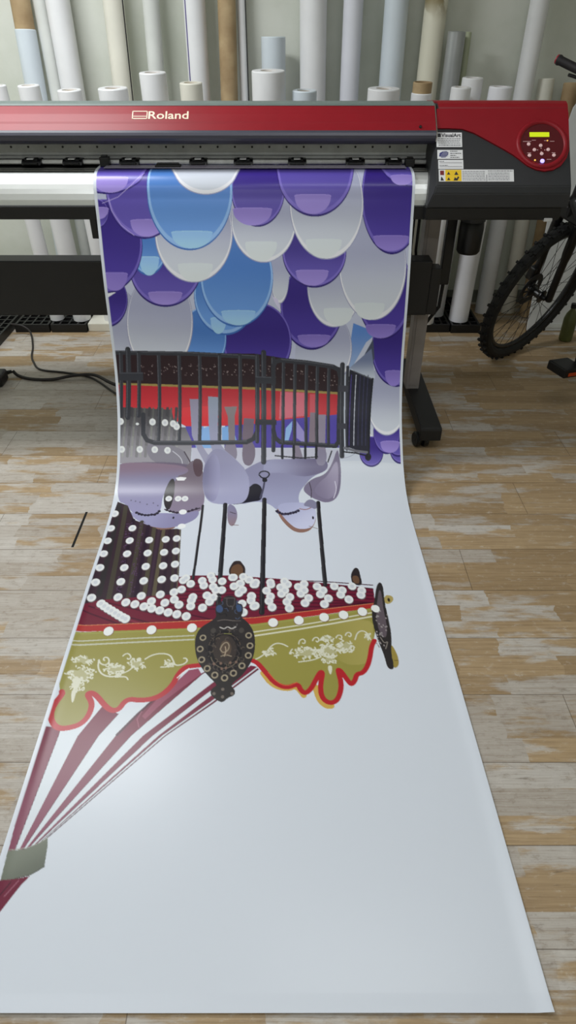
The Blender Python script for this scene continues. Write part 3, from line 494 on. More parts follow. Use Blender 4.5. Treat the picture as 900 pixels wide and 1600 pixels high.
    PS((128, 112, 201), [326, 201, 314, 261, 285, 314, 243, 354, 195, 375, 145, 375, 100, 354, 66, 314, 47, 261, 45, 201, 36, 67, 48, 0, 88, 0, 136, 0, 187, 0, 236, 0, 275, 0, 308, 67])
    RS((62, 45, 136), (104, 90, 182), 172, 71, 173, 339, [319, 197, 308, 253, 280, 303, 241, 340, 195, 360, 147, 360, 104, 340, 72, 303, 54, 253, 51, 197, 42, 66, 54, 0, 91, 0, 137, 0, 186, 0, 232, 0, 270, 0, 301, 66])
    RS((149, 130, 208), (166, 147, 225), 184, 318, 179, 376, [123, 322, 128, 318, 166, 316, 203, 316, 241, 318, 245, 322, 240, 340, 231, 355, 216, 366, 198, 373, 179, 376, 160, 373, 144, 366, 131, 355, 124, 340])
    SS((166, 147, 225), 2.3, [123, 322, 128, 318, 166, 316, 203, 316, 241, 318, 245, 322])
    PS((51, 37, 117), [691, 221, 685, 262, 667, 299, 640, 326, 607, 341, 573, 341, 540, 326, 515, 299, 499, 262, 495, 221, 501, 176, 516, 78, 540, 0, 574, 0, 610, 0, 644, 0, 670, 78, 686, 176])
    PS((128, 112, 201), [689, 218, 683, 258, 666, 294, 639, 320, 607, 335, 573, 335, 541, 320, 516, 294, 501, 258, 497, 218, 503, 173, 517, 72, 541, 0, 574, 0, 610, 0, 643, 0, 669, 72, 684, 173])
    RS((62, 45, 136), (104, 90, 182), 594, 175, 591, 312, [685, 216, 679, 253, 663, 287, 638, 312, 607, 325, 574, 325, 544, 312, 520, 287, 505, 253, 501, 216, 507, 173, 521, 85, 543, 0, 575, 0, 609, 0, 641, 0, 665, 85, 680, 173])
    RS((149, 130, 208), (166, 147, 225), 572, 280, 570, 337, [500, 284, 505, 280, 550, 278, 593, 278, 638, 280, 643, 284, 639, 302, 629, 316, 612, 327, 592, 335, 570, 337, 548, 335, 528, 327, 513, 316, 503, 302])
    SS((166, 147, 225), 2.3, [500, 284, 505, 280, 550, 278, 593, 278, 638, 280, 643, 284])
    PS((51, 37, 117), [1333, 0, 1324, 0, 1265, 159, 1224, 195, 1177, 210, 1126, 210, 1079, 195, 1042, 159, 1037, 0, 1028, 0, 1037, 0, 1064, 0, 1104, 0, 1154, 0, 1207, 0, 1257, 0, 1297, 0, 1324, 0])
    PS((128, 112, 201), [1331, 0, 1322, 0, 1265, 150, 1223, 188, 1176, 204, 1127, 204, 1080, 188, 1045, 150, 1039, 0, 1030, 0, 1039, 0, 1065, 0, 1105, 0, 1154, 0, 1207, 0, 1256, 0, 1296, 0, 1322, 0])
    RS((62, 45, 136), (104, 90, 182), 1180, 0, 1152, 178, [1324, 0, 1315, 0, 1263, 132, 1220, 177, 1175, 193, 1128, 193, 1084, 177, 1052, 132, 1046, 0, 1037, 0, 1046, 0, 1071, 0, 1109, 0, 1156, 0, 1205, 0, 1252, 0, 1290, 0, 1315, 0])
    RS((149, 130, 208), (166, 147, 225), 1114, 164, 1112, 204, [1072, 170, 1077, 164, 1102, 161, 1127, 161, 1151, 164, 1155, 170, 1152, 183, 1146, 192, 1136, 199, 1125, 203, 1112, 204, 1099, 203, 1088, 199, 1079, 192, 1073, 183])
    SS((166, 147, 225), 2.3, [1072, 170, 1077, 164, 1102, 161, 1127, 161, 1151, 164, 1155, 170])
    PS((51, 37, 117), [949, 92, 932, 201, 909, 250, 871, 287, 825, 307, 774, 307, 727, 287, 689, 250, 665, 201, 657, 92, 667, 0, 693, 0, 733, 0, 782, 0, 834, 0, 883, 0, 923, 0, 949, 0])
    PS((128, 112, 201), [949, 74, 931, 197, 907, 245, 870, 281, 824, 300, 775, 300, 728, 281, 690, 245, 667, 197, 660, 74, 669, 0, 695, 0, 734, 0, 783, 0, 834, 0, 882, 0, 922, 0, 948, 0])
    RS((62, 45, 136), (104, 90, 182), 808, 0, 799, 268, [944, 53, 924, 189, 902, 235, 866, 269, 823, 287, 776, 287, 731, 269, 696, 235, 673, 189, 667, 53, 676, 0, 700, 0, 738, 0, 784, 0, 833, 0, 879, 0, 917, 0, 941, 0])
    RS((149, 130, 208), (166, 147, 225), 791, 235, 791, 299, [725, 240, 729, 235, 771, 234, 810, 234, 852, 235, 857, 240, 854, 259, 845, 275, 830, 288, 812, 296, 791, 299, 770, 296, 752, 288, 737, 275, 728, 259])
    SS((166, 147, 225), 2.3, [725, 240, 729, 235, 771, 234, 810, 234, 852, 235, 857, 240])
    PS((64, 111, 186), [504, 225, 492, 292, 462, 352, 417, 397, 363, 421, 307, 421, 256, 397, 217, 352, 194, 292, 191, 225, 199, 139, 208, 0, 252, 0, 306, 0, 363, 0, 417, 0, 461, 0, 495, 139])
    PS((149, 189, 239), [503, 222, 491, 288, 461, 346, 417, 391, 363, 415, 308, 415, 257, 391, 219, 346, 197, 288, 193, 222, 200, 133, 209, 0, 253, 0, 306, 0, 363, 0, 416, 0, 459, 0, 493, 133])
    RS((77, 125, 197), (111, 159, 227), 347, 135, 338, 373, [495, 218, 484, 279, 455, 334, 413, 376, 363, 398, 310, 398, 262, 376, 226, 334, 205, 279, 201, 218, 207, 132, 216, 0, 257, 0, 307, 0, 361, 0, 412, 0, 453, 0, 486, 132])
    RS((151, 195, 241), (168, 212, 241), 346, 357, 343, 415, [270, 361, 275, 357, 324, 355, 369, 355, 417, 357, 422, 361, 417, 379, 405, 394, 388, 405, 366, 413, 343, 415, 319, 413, 298, 405, 282, 394, 273, 379])
    SS((168, 212, 241), 2.4, [270, 361, 275, 357, 324, 355, 369, 355, 417, 357, 422, 361])
    PS((51, 37, 117), [205, 0, 202, 54, 186, 180, 138, 216, 79, 233, 18, 233, -37, 216, -83, 180, -139, 54, -164, 0, -153, 0, -121, 0, -72, 0, -11, 0, 53, 0, 113, 0, 162, 0, 194, 0])
    PS((128, 112, 201), [203, 0, 196, 26, 184, 174, 138, 210, 79, 227, 19, 227, -36, 210, -82, 174, -144, 26, -162, 0, -151, 0, -119, 0, -71, 0, -11, 0, 52, 0, 112, 0, 160, 0, 192, 0])
    RS((62, 45, 136), (104, 90, 182), 21, 0, 52, 198, [194, 0, 184, 0, 177, 161, 134, 199, 79, 215, 22, 215, -31, 199, -76, 161, -142, 0, -153, 0, -142, 0, -112, 0, -66, 0, -10, 0, 51, 0, 107, 0, 154, 0, 184, 0])
    RS((149, 130, 208), (166, 147, 225), 63, 172, 61, 229, [-2, 178, 3, 172, 43, 170, 82, 170, 123, 172, 127, 178, 124, 197, 115, 210, 100, 221, 81, 227, 61, 229, 41, 227, 24, 221, 10, 210, 2, 197])
    SS((166, 147, 225), 2.3, [-2, 178, 3, 172, 43, 170, 82, 170, 123, 172, 127, 178])
    PS((51, 37, 117), [46, 299, 41, 316, 31, 332, 17, 344, 1, 350, -16, 350, -31, 344, -42, 332, -48, 316, -49, 299, -43, 281, -33, 266, -19, 254, -3, 248, 13, 248, 28, 254, 39, 266, 46, 281])
    PS((128, 112, 201), [45, 295, 40, 312, 30, 327, 17, 338, 1, 343, -15, 343, -29, 338, -40, 327, -46, 312, -46, 295, -41, 279, -31, 264, -18, 254, -3, 248, 13, 248, 27, 254, 38, 264, 44, 279])
    RS((62, 45, 136), (104, 90, 182), 1, 281, -6, 338, [44, 295, 39, 310, 30, 324, 17, 335, 1, 340, -14, 340, -28, 335, -39, 324, -45, 310, -45, 295, -40, 280, -31, 266, -18, 256, -3, 251, 12, 251, 26, 256, 37, 266, 43, 280])
    RS((149, 130, 208), (166, 147, 225), 13, 277, 8, 316, [-22, 282, -17, 277, 3, 276, 24, 276, 44, 277, 48, 282, 45, 294, 38, 302, 30, 310, 19, 314, 8, 316, -2, 314, -12, 310, -18, 302, -22, 294])
    SS((166, 147, 225), 2.3, [-22, 282, -17, 277, 3, 276, 24, 276, 44, 277, 48, 282])
    PS((159, 161, 191), [548, 0, 540, 59, 518, 182, 478, 218, 430, 235, 380, 235, 333, 218, 296, 182, 259, 59, 242, 0, 252, 0, 278, 0, 319, 0, 369, 0, 422, 0, 471, 0, 512, 0, 538, 0])
    PS((235, 235, 241), [545, 0, 537, 49, 515, 179, 477, 215, 430, 232, 380, 232, 335, 215, 298, 179, 261, 49, 245, 0, 254, 0, 280, 0, 320, 0, 369, 0, 421, 0, 470, 0, 510, 0, 536, 0])
    RS((170, 173, 199), (210, 215, 226), 395, 0, 407, 200, [542, 0, 533, 0, 513, 166, 476, 203, 430, 220, 382, 220, 337, 203, 300, 166, 257, 0, 249, 0, 257, 0, 283, 0, 322, 0, 370, 0, 420, 0, 468, 0, 507, 0, 533, 0])
    S((186, 170, 228), 1.9, [184, 153, 137, 204, 87, 242, 27, 263])
    S((186, 170, 228), 1.9, [52, 246, 59, 288, 88, 335, 132, 370])
    P((87, 75, 168), [278, 1063, 905, 1038, 902, 1182, 277, 1182])
    P((128, 170, 227), [304, 1077, 351, 1063, 350, 1182, 319, 1182])
    P((212, 215, 227), [351, 1077, 440, 1071, 433, 1214, 350, 1222])
    P((138, 180, 233), [349, 1101, 384, 1087, 383, 1214, 327, 1228])
    P((128, 174, 229), [425, 1097, 467, 1090, 487, 1157, 425, 1157])
    P((149, 187, 235), [686, 1100, 713, 1071, 710, 1106, 694, 1159, 680, 1159])
    P((159, 149, 208), [730, 1071, 762, 1117, 761, 1164, 729, 1141])
    P((201, 201, 217), [303, 1182, 902, 1187, 899, 1276, 304, 1276])
    P((47, 30, 35), [1, 793, 571, 803, 906, 856, 902, 963, 567, 942, -7, 922])
    O((98, 81, 83), 2.8, 2.5, [106, 848, 110, 850, 100, 862, 121, 880, 119, 854, 113, 856, 104, 848])
    O((149, 134, 132), 2.1, 2.0, [106, 848, 110, 850, 100, 862])
    O((98, 81, 83), 2.8, 2.5, [136, 886, 152, 880, 153, 852, 139, 872, 149, 882, 156, 847, 147, 874])
    O((149, 134, 132), 2.1, 2.0, [136, 886, 152, 880, 153, 852])
    O((98, 81, 83), 2.8, 2.8, [179, 851, 179, 847, 188, 883, 180, 857, 188, 869, 187, 882, 179, 862])
    O((149, 134, 132), 2.1, 2.2, [179, 851, 179, 847, 188, 883])
    O((98, 81, 83), 2.8, 2.5, [214, 863, 203, 857, 221, 845, 199, 872, 206, 868, 211, 859, 225, 852])
    O((149, 134, 132), 2.1, 2.0, [214, 863, 203, 857, 221, 845])
    O((98, 81, 83), 2.8, 2.8, [244, 853, 249, 856, 240, 877, 240, 869, 257, 848, 235, 854, 251, 871])
    O((149, 134, 132), 2.1, 2.2, [244, 853, 249, 856, 240, 877])
    O((98, 81, 83), 2.8, 2.5, [272, 859, 270, 864, 266, 875, 287, 887, 283, 887, 267, 857, 290, 879])
    O((149, 134, 132), 2.1, 2.0, [272, 859, 270, 864, 266, 875])
    O((98, 81, 83), 2.8, 2.5, [308, 887, 314, 881, 307, 852, 311, 850, 308, 887, 309, 844, 301, 851])
    O((149, 134, 132), 2.1, 2.0, [308, 887, 314, 881, 307, 852])
    O((98, 81, 83), 2.8, 2.5, [353, 860, 341, 848, 358, 863, 339, 846, 335, 851, 351, 850, 333, 866])
    O((149, 134, 132), 2.1, 2.0, [353, 860, 341, 848, 358, 863])
    O((98, 81, 83), 2.8, 2.5, [371, 889, 369, 868, 386, 862, 391, 865, 372, 862, 367, 863, 371, 884])
    O((149, 134, 132), 2.1, 2.0, [371, 889, 369, 868, 386, 862])
    O((98, 81, 83), 2.8, 2.5, [421, 866, 401, 855, 406, 853, 404, 883, 404, 846, 423, 869, 425, 862])
    O((149, 134, 132), 2.1, 2.0, [421, 866, 401, 855, 406, 853])
    O((98, 81, 83), 2.8, 2.5, [456, 873, 453, 877, 446, 848, 437, 883, 455, 886, 441, 873, 453, 873])
    O((149, 134, 132), 2.1, 2.0, [456, 873, 453, 877, 446, 848])
    O((98, 81, 83), 2.8, 2.5, [487, 867, 483, 875, 472, 886, 491, 847, 490, 887, 484, 845, 490, 849])
    O((149, 134, 132), 2.1, 2.0, [487, 867, 483, 875, 472, 886])
    O((98, 81, 83), 2.8, 2.5, [524, 874, 502, 851, 516, 869, 518, 886, 506, 844, 524, 844, 523, 849])
    O((149, 134, 132), 2.1, 2.0, [524, 874, 502, 851, 516, 869])
    O((98, 81, 83), 2.8, 2.8, [554, 879, 556, 869, 556, 852, 551, 859, 556, 879, 545, 867, 534, 845])
    O((149, 134, 132), 2.1, 2.2, [554, 879, 556, 869, 556, 852])
    O((98, 81, 83), 2.8, 2.5, [582, 867, 589, 872, 570, 861, 586, 869, 566, 883, 588, 849, 581, 862])
    O((149, 134, 132), 2.1, 2.0, [582, 867, 589, 872, 570, 861])
    O((98, 81, 83), 2.8, 2.5, [620, 863, 606, 871, 625, 853, 603, 877, 623, 872, 611, 888, 620, 852])
    O((149, 134, 132), 2.1, 2.0, [620, 863, 606, 871, 625, 853])
    O((98, 81, 83), 2.8, 2.5, [656, 862, 641, 891, 644, 890, 637, 893, 638, 860, 646, 869, 647, 895])
    O((149, 134, 132), 2.1, 2.0, [656, 862, 641, 891, 644, 890])
    O((98, 81, 83), 2.8, 2.5, [685, 858, 675, 883, 679, 890, 679, 861, 673, 896, 676, 893, 692, 886])
    O((149, 134, 132), 2.1, 2.0, [685, 858, 675, 883, 679, 890])
    O((98, 81, 83), 2.8, 2.5, [718, 890, 708, 904, 712, 904, 708, 901, 720, 890, 712, 868, 720, 878])
    O((149, 134, 132), 2.1, 2.0, [718, 890, 708, 904, 712, 904])
    O((98, 81, 83), 2.8, 2.5, [751, 872, 736, 873, 755, 874, 757, 883, 749, 882, 750, 870, 744, 909])
    O((149, 134, 132), 2.1, 2.0, [751, 872, 736, 873, 755, 874])
    O((98, 81, 83), 2.8, 2.8, [772, 900, 776, 884, 768, 871, 792, 908, 788, 907, 792, 878, 782, 893])
    O((149, 134, 132), 2.1, 2.2, [772, 900, 776, 884, 768, 871])
    O((98, 81, 83), 2.8, 2.8, [816, 917, 821, 919, 804, 905, 818, 909, 817, 913, 809, 917, 811, 902])
    O((149, 134, 132), 2.1, 2.2, [816, 917, 821, 919, 804, 905])
    O((98, 81, 83), 2.8, 2.5, [858, 911, 842, 890, 843, 908, 860, 920, 845, 897, 855, 892, 845, 879])
    O((149, 134, 132), 2.1, 2.0, [858, 911, 842, 890, 843, 908])
    O((98, 81, 83), 2.8, 2.5, [873, 908, 886, 911, 878, 927, 884, 890, 870, 928, 894, 925, 884, 897])
    O((149, 134, 132), 2.1, 2.0, [873, 908, 886, 911, 878, 927])
    P((159, 140, 81), [-7, 917, 567, 936, 902, 955, 902, 966, 567, 946, -8, 926])
    R((187, 45, 56), (212, 56, 64), 308, 932, 304, 1077, [-7, 925, 567, 945, 902, 964, 894, 1045, 696, 1063, 565, 1082, 408, 1092, 277, 1092, 231, 1066, 219, 1025, -8, 1014])
    P((217, 112, 128), [666, 953, 765, 958, 769, 1050, 659, 1063])
    P((208, 85, 96), [785, 963, 811, 963, 811, 1045, 785, 1050])
    P((223, 54, 62), [267, 1018, 330, 1011, 413, 1011, 439, 1073, 384, 1090, 272, 1087, 231, 1059])
    R((77, 75, 79), (159, 155, 163), 96, 1025, 96, 1241, [-8, 1014, 221, 1025, 238, 1097, 277, 1097, 303, 1156, 298, 1251, 2, 1246])  # grey columns and their stripes painted paler downwards: lamp reflection put into the print
    S((68, 66, 70), 11.8, [23, 1020, 19, 1058])
    S((68, 66, 70), 11.8, [60, 1020, 56, 1058])
    S((68, 66, 70), 11.8, [96, 1020, 92, 1058])
    S((68, 66, 70), 11.8, [133, 1020, 129, 1058])
    S((68, 66, 70), 11.8, [169, 1020, 165, 1058])
    S((68, 66, 70), 11.8, [206, 1020, 202, 1058])
    S((68, 66, 70), 11.8, [242, 1020, 239, 1058])
    S((84, 82, 86), 11.8, [18, 1058, 15, 1097])
    S((84, 82, 86), 11.8, [55, 1058, 51, 1097])
    S((84, 82, 86), 11.8, [91, 1058, 88, 1097])
    S((84, 82, 86), 11.8, [128, 1058, 125, 1097])
    S((84, 82, 86), 11.8, [164, 1058, 161, 1097])
    S((84, 82, 86), 11.8, [201, 1058, 198, 1097])
    S((84, 82, 86), 11.8, [238, 1058, 234, 1097])
    S((100, 98, 102), 11.7, [14, 1097, 11, 1137])
    S((100, 98, 102), 11.7, [50, 1097, 48, 1137])
    S((100, 98, 102), 11.7, [87, 1097, 84, 1137])
    S((100, 98, 102), 11.7, [124, 1097, 121, 1137])
    S((100, 98, 102), 11.7, [160, 1097, 157, 1137])
    S((100, 98, 102), 11.7, [197, 1097, 194, 1137])
    S((100, 98, 102), 11.7, [233, 1097, 231, 1137])
    S((116, 114, 118), 11.7, [10, 1137, 8, 1177])
    S((116, 114, 118), 11.7, [47, 1137, 45, 1177])
    S((116, 114, 118), 11.7, [83, 1137, 81, 1177])
    S((116, 114, 118), 11.7, [120, 1137, 117, 1177])
    S((116, 114, 118), 11.7, [156, 1137, 154, 1177])
    S((116, 114, 118), 11.7, [193, 1137, 190, 1177])
    S((116, 114, 118), 11.7, [229, 1137, 227, 1177])
    S((132, 130, 134), 11.7, [7, 1177, 5, 1216])
    S((132, 130, 134), 11.7, [43, 1177, 41, 1216])
    S((132, 130, 134), 11.7, [80, 1177, 78, 1216])
    S((132, 130, 134), 11.7, [116, 1177, 114, 1216])
    S((132, 130, 134), 11.7, [153, 1177, 151, 1216])
    S((132, 130, 134), 11.7, [189, 1177, 187, 1216])
    S((132, 130, 134), 11.7, [226, 1177, 223, 1216])
    S((94, 94, 92), 7.8, [39, 1020, 35, 1058])
    S((94, 94, 92), 7.8, [75, 1020, 71, 1058])
    S((94, 94, 92), 7.8, [112, 1020, 108, 1058])
    S((94, 94, 92), 7.8, [148, 1020, 145, 1058])
    S((94, 94, 92), 7.8, [185, 1020, 181, 1058])
    S((94, 94, 92), 7.8, [221, 1020, 218, 1058])
    S((94, 94, 92), 7.8, [258, 1020, 254, 1058])
    S((111, 111, 109), 7.8, [34, 1058, 31, 1097])
    S((111, 111, 109), 7.8, [70, 1058, 67, 1097])
    S((111, 111, 109), 7.8, [107, 1058, 104, 1097])
    S((111, 111, 109), 7.8, [144, 1058, 140, 1097])
    S((111, 111, 109), 7.8, [180, 1058, 177, 1097])
    S((111, 111, 109), 7.8, [217, 1058, 213, 1097])
    S((111, 111, 109), 7.8, [253, 1058, 250, 1097])
    S((128, 128, 125), 7.8, [30, 1097, 27, 1137])
    S((128, 128, 125), 7.8, [66, 1097, 64, 1137])
    S((128, 128, 125), 7.8, [103, 1097, 100, 1137])
    S((128, 128, 125), 7.8, [139, 1097, 137, 1137])
    S((128, 128, 125), 7.8, [176, 1097, 173, 1137])
    S((128, 128, 125), 7.8, [212, 1097, 210, 1137])
    S((128, 128, 125), 7.8, [249, 1097, 246, 1137])
    S((144, 144, 142), 7.8, [26, 1137, 24, 1177])
    S((144, 144, 142), 7.8, [62, 1137, 60, 1177])
    S((144, 144, 142), 7.8, [99, 1137, 97, 1177])
    S((144, 144, 142), 7.8, [136, 1137, 133, 1177])
    S((144, 144, 142), 7.8, [172, 1137, 170, 1177])
    S((144, 144, 142), 7.8, [209, 1137, 206, 1177])
    S((144, 144, 142), 7.8, [245, 1137, 243, 1177])
    S((161, 161, 159), 7.8, [23, 1177, 21, 1216])
    S((161, 161, 159), 7.8, [59, 1177, 57, 1216])
    S((161, 161, 159), 7.8, [96, 1177, 93, 1216])
    S((161, 161, 159), 7.8, [132, 1177, 130, 1216])
    S((161, 161, 159), 7.8, [169, 1177, 166, 1216])
    S((161, 161, 159), 7.8, [205, 1177, 203, 1216])
    S((161, 161, 159), 7.8, [242, 1177, 239, 1216])
    P((136, 125, 128), [437, 1014, 489, 1012, 478, 1052, 479, 1157, 453, 1157, 450, 1052])
    P((119, 104, 119), [516, 1059, 558, 1062, 550, 1157, 556, 1228, 535, 1257, 511, 1200, 508, 1129])
    P((142, 132, 149), [711, 1164, 737, 1164, 754, 1223, 768, 1247, 701, 1259, 711, 1211])
    P((138, 123, 136), [786, 1036, 809, 1036, 804, 1164, 778, 1164])
    P((149, 140, 159), [818, 1045, 850, 1045, 845, 1164, 849, 1223, 845, 1247, 808, 1247, 813, 1164])
    PS((128, 119, 144), [894, 1182, 901, 1214, 907, 1276, 899, 1363, 876, 1414, 839, 1431, 807, 1417, 775, 1397, 744, 1360, 784, 1313, 841, 1296, 872, 1246])
    RS((134, 125, 151), (166, 157, 182), 793, 1348, 902, 1319, [891, 1224, 896, 1276, 890, 1354, 866, 1401, 838, 1414, 787, 1372, 819, 1325, 851, 1301])
    SS((217, 212, 228), 3.3, [879, 1325, 884, 1363, 869, 1404])
    SS((64, 54, 66), 3.1, [776, 1330, 784, 1366, 780, 1404])
    PS((140, 132, 151), [439, 1156, 480, 1156, 490, 1224, 459, 1246, 433, 1214])
    PS((125, 113, 130), [509, 1156, 556, 1156, 563, 1214, 542, 1262, 506, 1246])
    PS((134, 130, 142), [115, 1166, 173, 1161, 261, 1182, 293, 1224, 283, 1273, 174, 1251, 126, 1224])
    SS((75, 64, 77), 5.2, [272, 1198, 303, 1251, 302, 1296])
    SS((208, 206, 216), 3.1, [225, 1195, 261, 1224, 267, 1257])
    RS((142, 140, 172), (168, 170, 201), 641, 1241, 663, 1480, [501, 1285, 542, 1257, 599, 1230, 716, 1227, 776, 1235, 810, 1224, 854, 1235, 852, 1276, 792, 1301, 760, 1339, 736, 1372, 729, 1411, 742, 1480, 707, 1502, 653, 1480, 613, 1431, 553, 1421, 498, 1445, 460, 1348])
    RS((111, 104, 136), (159, 159, 191), 822, 1262, 614, 1290, [599, 1230, 716, 1227, 810, 1224, 854, 1235, 852, 1276, 792, 1299, 743, 1304, 666, 1285, 588, 1290])
    PS((142, 136, 159), [809, 1188, 850, 1188, 850, 1235, 833, 1259, 805, 1250])
    PS((32, 30, 41), [512, 1363, 535, 1353, 554, 1333, 575, 1339, 588, 1358, 588, 1416, 546, 1424, 480, 1441, 454, 1433])
    PS((147, 111, 98), [638, 1445, 655, 1513, 681, 1562, 708, 1595, 742, 1602, 776, 1580, 800, 1502, 763, 1445])
    RS((178, 180, 212), (208, 210, 235), 663, 1445, 769, 1573, [638, 1435, 665, 1502, 691, 1547, 716, 1577, 752, 1580, 782, 1562, 798, 1491, 788, 1445, 739, 1424])
    O((43, 39, 56), 6.2, 7.5, [645, 1476, 655, 1484, 665, 1491, 677, 1491, 687, 1491, 697, 1487, 707, 1484, 717, 1480, 727, 1473])
    SS((51, 47, 66), 4.9, [640, 1473, 662, 1491, 692, 1487, 727, 1473])
    O((75, 70, 94), 4.0, 4.9, [648, 1484, 672, 1495, 702, 1484, 722, 1473])
    SS((149, 98, 90), 4.0, [733, 1462, 757, 1469, 783, 1452])
    O((32, 26, 37), 3.7, 9.0, [782, 1513])
    S((128, 115, 106), 2.9, [765, 1562, 796, 1577])
    PS((136, 134, 159), [773, 1404, 807, 1431, 797, 1469, 773, 1452, 743, 1445])
    RS((134, 130, 161), (155, 151, 187), 98, 1290, 118, 1480, [-1, 1279, 83, 1241, 231, 1246, 283, 1262, 310, 1293, 311, 1325, 249, 1319, 214, 1348, 193, 1397, 195, 1466, 185, 1502, 137, 1509, 90, 1491, 54, 1435, 20, 1424])
    PS((111, 100, 121), [2, 1241, 303, 1241, 310, 1296, 206, 1279, 122, 1262, 4, 1273])
    RS((119, 106, 119), (140, 128, 149), 279, 1290, 291, 1480, [213, 1397, 234, 1325, 268, 1276, 308, 1224, 350, 1262, 361, 1404, 358, 1445, 346, 1480, 293, 1502, 222, 1480])
    RS((140, 119, 138), (136, 132, 163), 148, 1257, 151, 1325, [0, 1251, 57, 1241, 174, 1246, 278, 1257, 296, 1285, 228, 1307, 126, 1325, 6, 1336])
    PS((90, 70, 79), [303, 1224, 350, 1230, 346, 1304, 315, 1304])
    PS((43, 37, 39), [218, 1313, 238, 1313, 239, 1397, 227, 1480, 203, 1445, 196, 1378])
    PS((140, 106, 92), [88, 1525, 136, 1569, 206, 1588, 264, 1577, 255, 1555, 203, 1562, 152, 1547])
    RS((159, 157, 193), (144, 140, 176), 143, 1480, 270, 1517, [67, 1473, 100, 1491, 192, 1484, 285, 1491, 347, 1466, 339, 1517, 298, 1551, 233, 1577, 179, 1569, 132, 1543, 99, 1517])
    O((43, 37, 51), 6.4, 7.0, [103, 1484, 114, 1491, 125, 1495, 138, 1498, 150, 1498, 162, 1495, 174, 1495, 183, 1487, 189, 1476])
    O((43, 37, 51), 6.0, 6.3, [218, 1469, 231, 1476, 244, 1480, 259, 1484, 274, 1484, 289, 1484, 303, 1476, 317, 1469, 332, 1462])
    SS((47, 41, 58), 4.9, [100, 1480, 133, 1498, 169, 1495, 192, 1476])
    SS((54, 43, 58), 6.4, [210, 1466, 247, 1484, 287, 1484, 344, 1459])
    O((32, 28, 39), 3.9, 6.8, [248, 1513])
    O((102, 96, 119), 3.0, 3.5, [90, 1421, 108, 1427, 137, 1438, 161, 1431, 180, 1445, 72, 1417])
    R((149, 144, 166), (159, 157, 182), 306, 983, 329, 1156, [297, 982, 336, 983, 335, 1059, 336, 1157, 362, 1200, 397, 1242, 418, 1272, 362, 1257, 327, 1192, 303, 1129])
    R((149, 159, 178), (159, 159, 187), 385, 973, 407, 1156, [372, 972, 414, 975, 410, 1059, 408, 1150, 438, 1192, 473, 1221, 514, 1264, 535, 1309, 425, 1317, 397, 1228, 379, 1171, 371, 1073])
    RS((149, 147, 178), (168, 168, 199), 355, 1235, 487, 1411, [350, 1268, 365, 1214, 397, 1182, 438, 1192, 490, 1241, 524, 1285, 537, 1325, 535, 1378, 523, 1417, 498, 1438, 398, 1438, 363, 1407, 347, 1342])
    RS((125, 123, 155), (159, 157, 191), 352, 1319, 421, 1319, [350, 1268, 371, 1224, 397, 1198, 418, 1246, 419, 1348, 402, 1431, 366, 1407, 347, 1342])
    RS((136, 132, 161), (149, 128, 136), 473, 1445, 478, 1573, [453, 1433, 480, 1445, 494, 1492, 488, 1542, 475, 1567, 459, 1548, 452, 1492])
    S((60, 49, 60), 3.2, [464, 1480, 485, 1490])
    S((128, 102, 96), 3.4, [476, 1555, 498, 1557])
    S((56, 57, 64), 16.6, [0, 798, 316, 803, 565, 816])
    S((90, 92, 100), 3.1, [1, 794, 316, 799, 565, 811])
    S((56, 57, 64), 14.6, [183, 808, 167, 1156])
    S((90, 92, 100), 2.9, [178, 811, 163, 1150])
    S((56, 57, 64), 14.6, [264, 808, 251, 1156])
    S((90, 92, 100), 2.9, [260, 811, 247, 1150])
    S((56, 57, 64), 14.6, [346, 808, 334, 1156])
    S((90, 92, 100), 2.9, [342, 811, 330, 1150])
    S((56, 57, 64), 14.6, [425, 808, 415, 1156])
    S((90, 92, 100), 2.9, [421, 811, 411, 1150])
    S((56, 57, 64), 14.6, [507, 808, 499, 1156])
    S((90, 92, 100), 2.9, [503, 811, 494, 1150])
    S((56, 57, 64), 18.3, [106, 1045, 105, 1124, 120, 1150, 152, 1161, 303, 1161, 525, 1158, 553, 1145, 570, 1113, 575, 821])
    S((90, 92, 100), 3.7, [147, 1156, 303, 1156, 525, 1153])
    S((56, 57, 64), 15.7, [33, 801, 14, 1050])
    S((90, 92, 100), 3.1, [28, 801, 9, 1050])
    S((56, 57, 64), 20.9, [63, 786, 43, 1056])
    S((90, 92, 100), 3.1, [58, 786, 38, 1056])
    S((56, 57, 64), 15.7, [104, 801, 87, 1050])
    S((90, 92, 100), 3.1, [99, 801, 82, 1050])
    P((56, 57, 64), [18, 876, 115, 876, 113, 909, 15, 909])
    S((90, 92, 100), 2.6, [20, 879, 113, 879])
    S((56, 57, 64), 15.6, [576, 811, 569, 1156])
    S((90, 92, 100), 3.1, [571, 811, 564, 1156])
    S((56, 57, 64), 20.8, [601, 798, 594, 1241])
    S((90, 92, 100), 3.1, [596, 798, 589, 1241])
    S((56, 57, 64), 16.9, [639, 821, 634, 1192])
    S((90, 92, 100), 3.1, [634, 821, 628, 1192])
    P((56, 57, 64), [566, 892, 648, 894, 648, 922, 565, 920])
    P((56, 57, 64), [562, 1063, 649, 1066, 648, 1087, 562, 1087])
    S((90, 92, 100), 2.6, [568, 894, 646, 897])
    S((56, 57, 64), 18.1, [638, 922, 639, 851, 649, 833, 672, 828, 775, 838, 878, 854, 901, 866, 909, 897, 900, 1156, 887, 1174, 772, 1166, 663, 1158, 642, 1140, 635, 1108])
    S((90, 92, 100), 3.3, [672, 825, 775, 835, 878, 850])
    S((90, 92, 100), 3.4, [663, 1154, 772, 1161, 882, 1169])
    S((56, 57, 64), 13.6, [680, 834, 673, 1164])
    S((90, 92, 100), 2.6, [676, 839, 670, 1161])
    S((56, 57, 64), 13.6, [726, 840, 720, 1164])
    S((90, 92, 100), 2.6, [722, 845, 717, 1161])
    S((56, 57, 64), 13.6, [772, 845, 767, 1164])
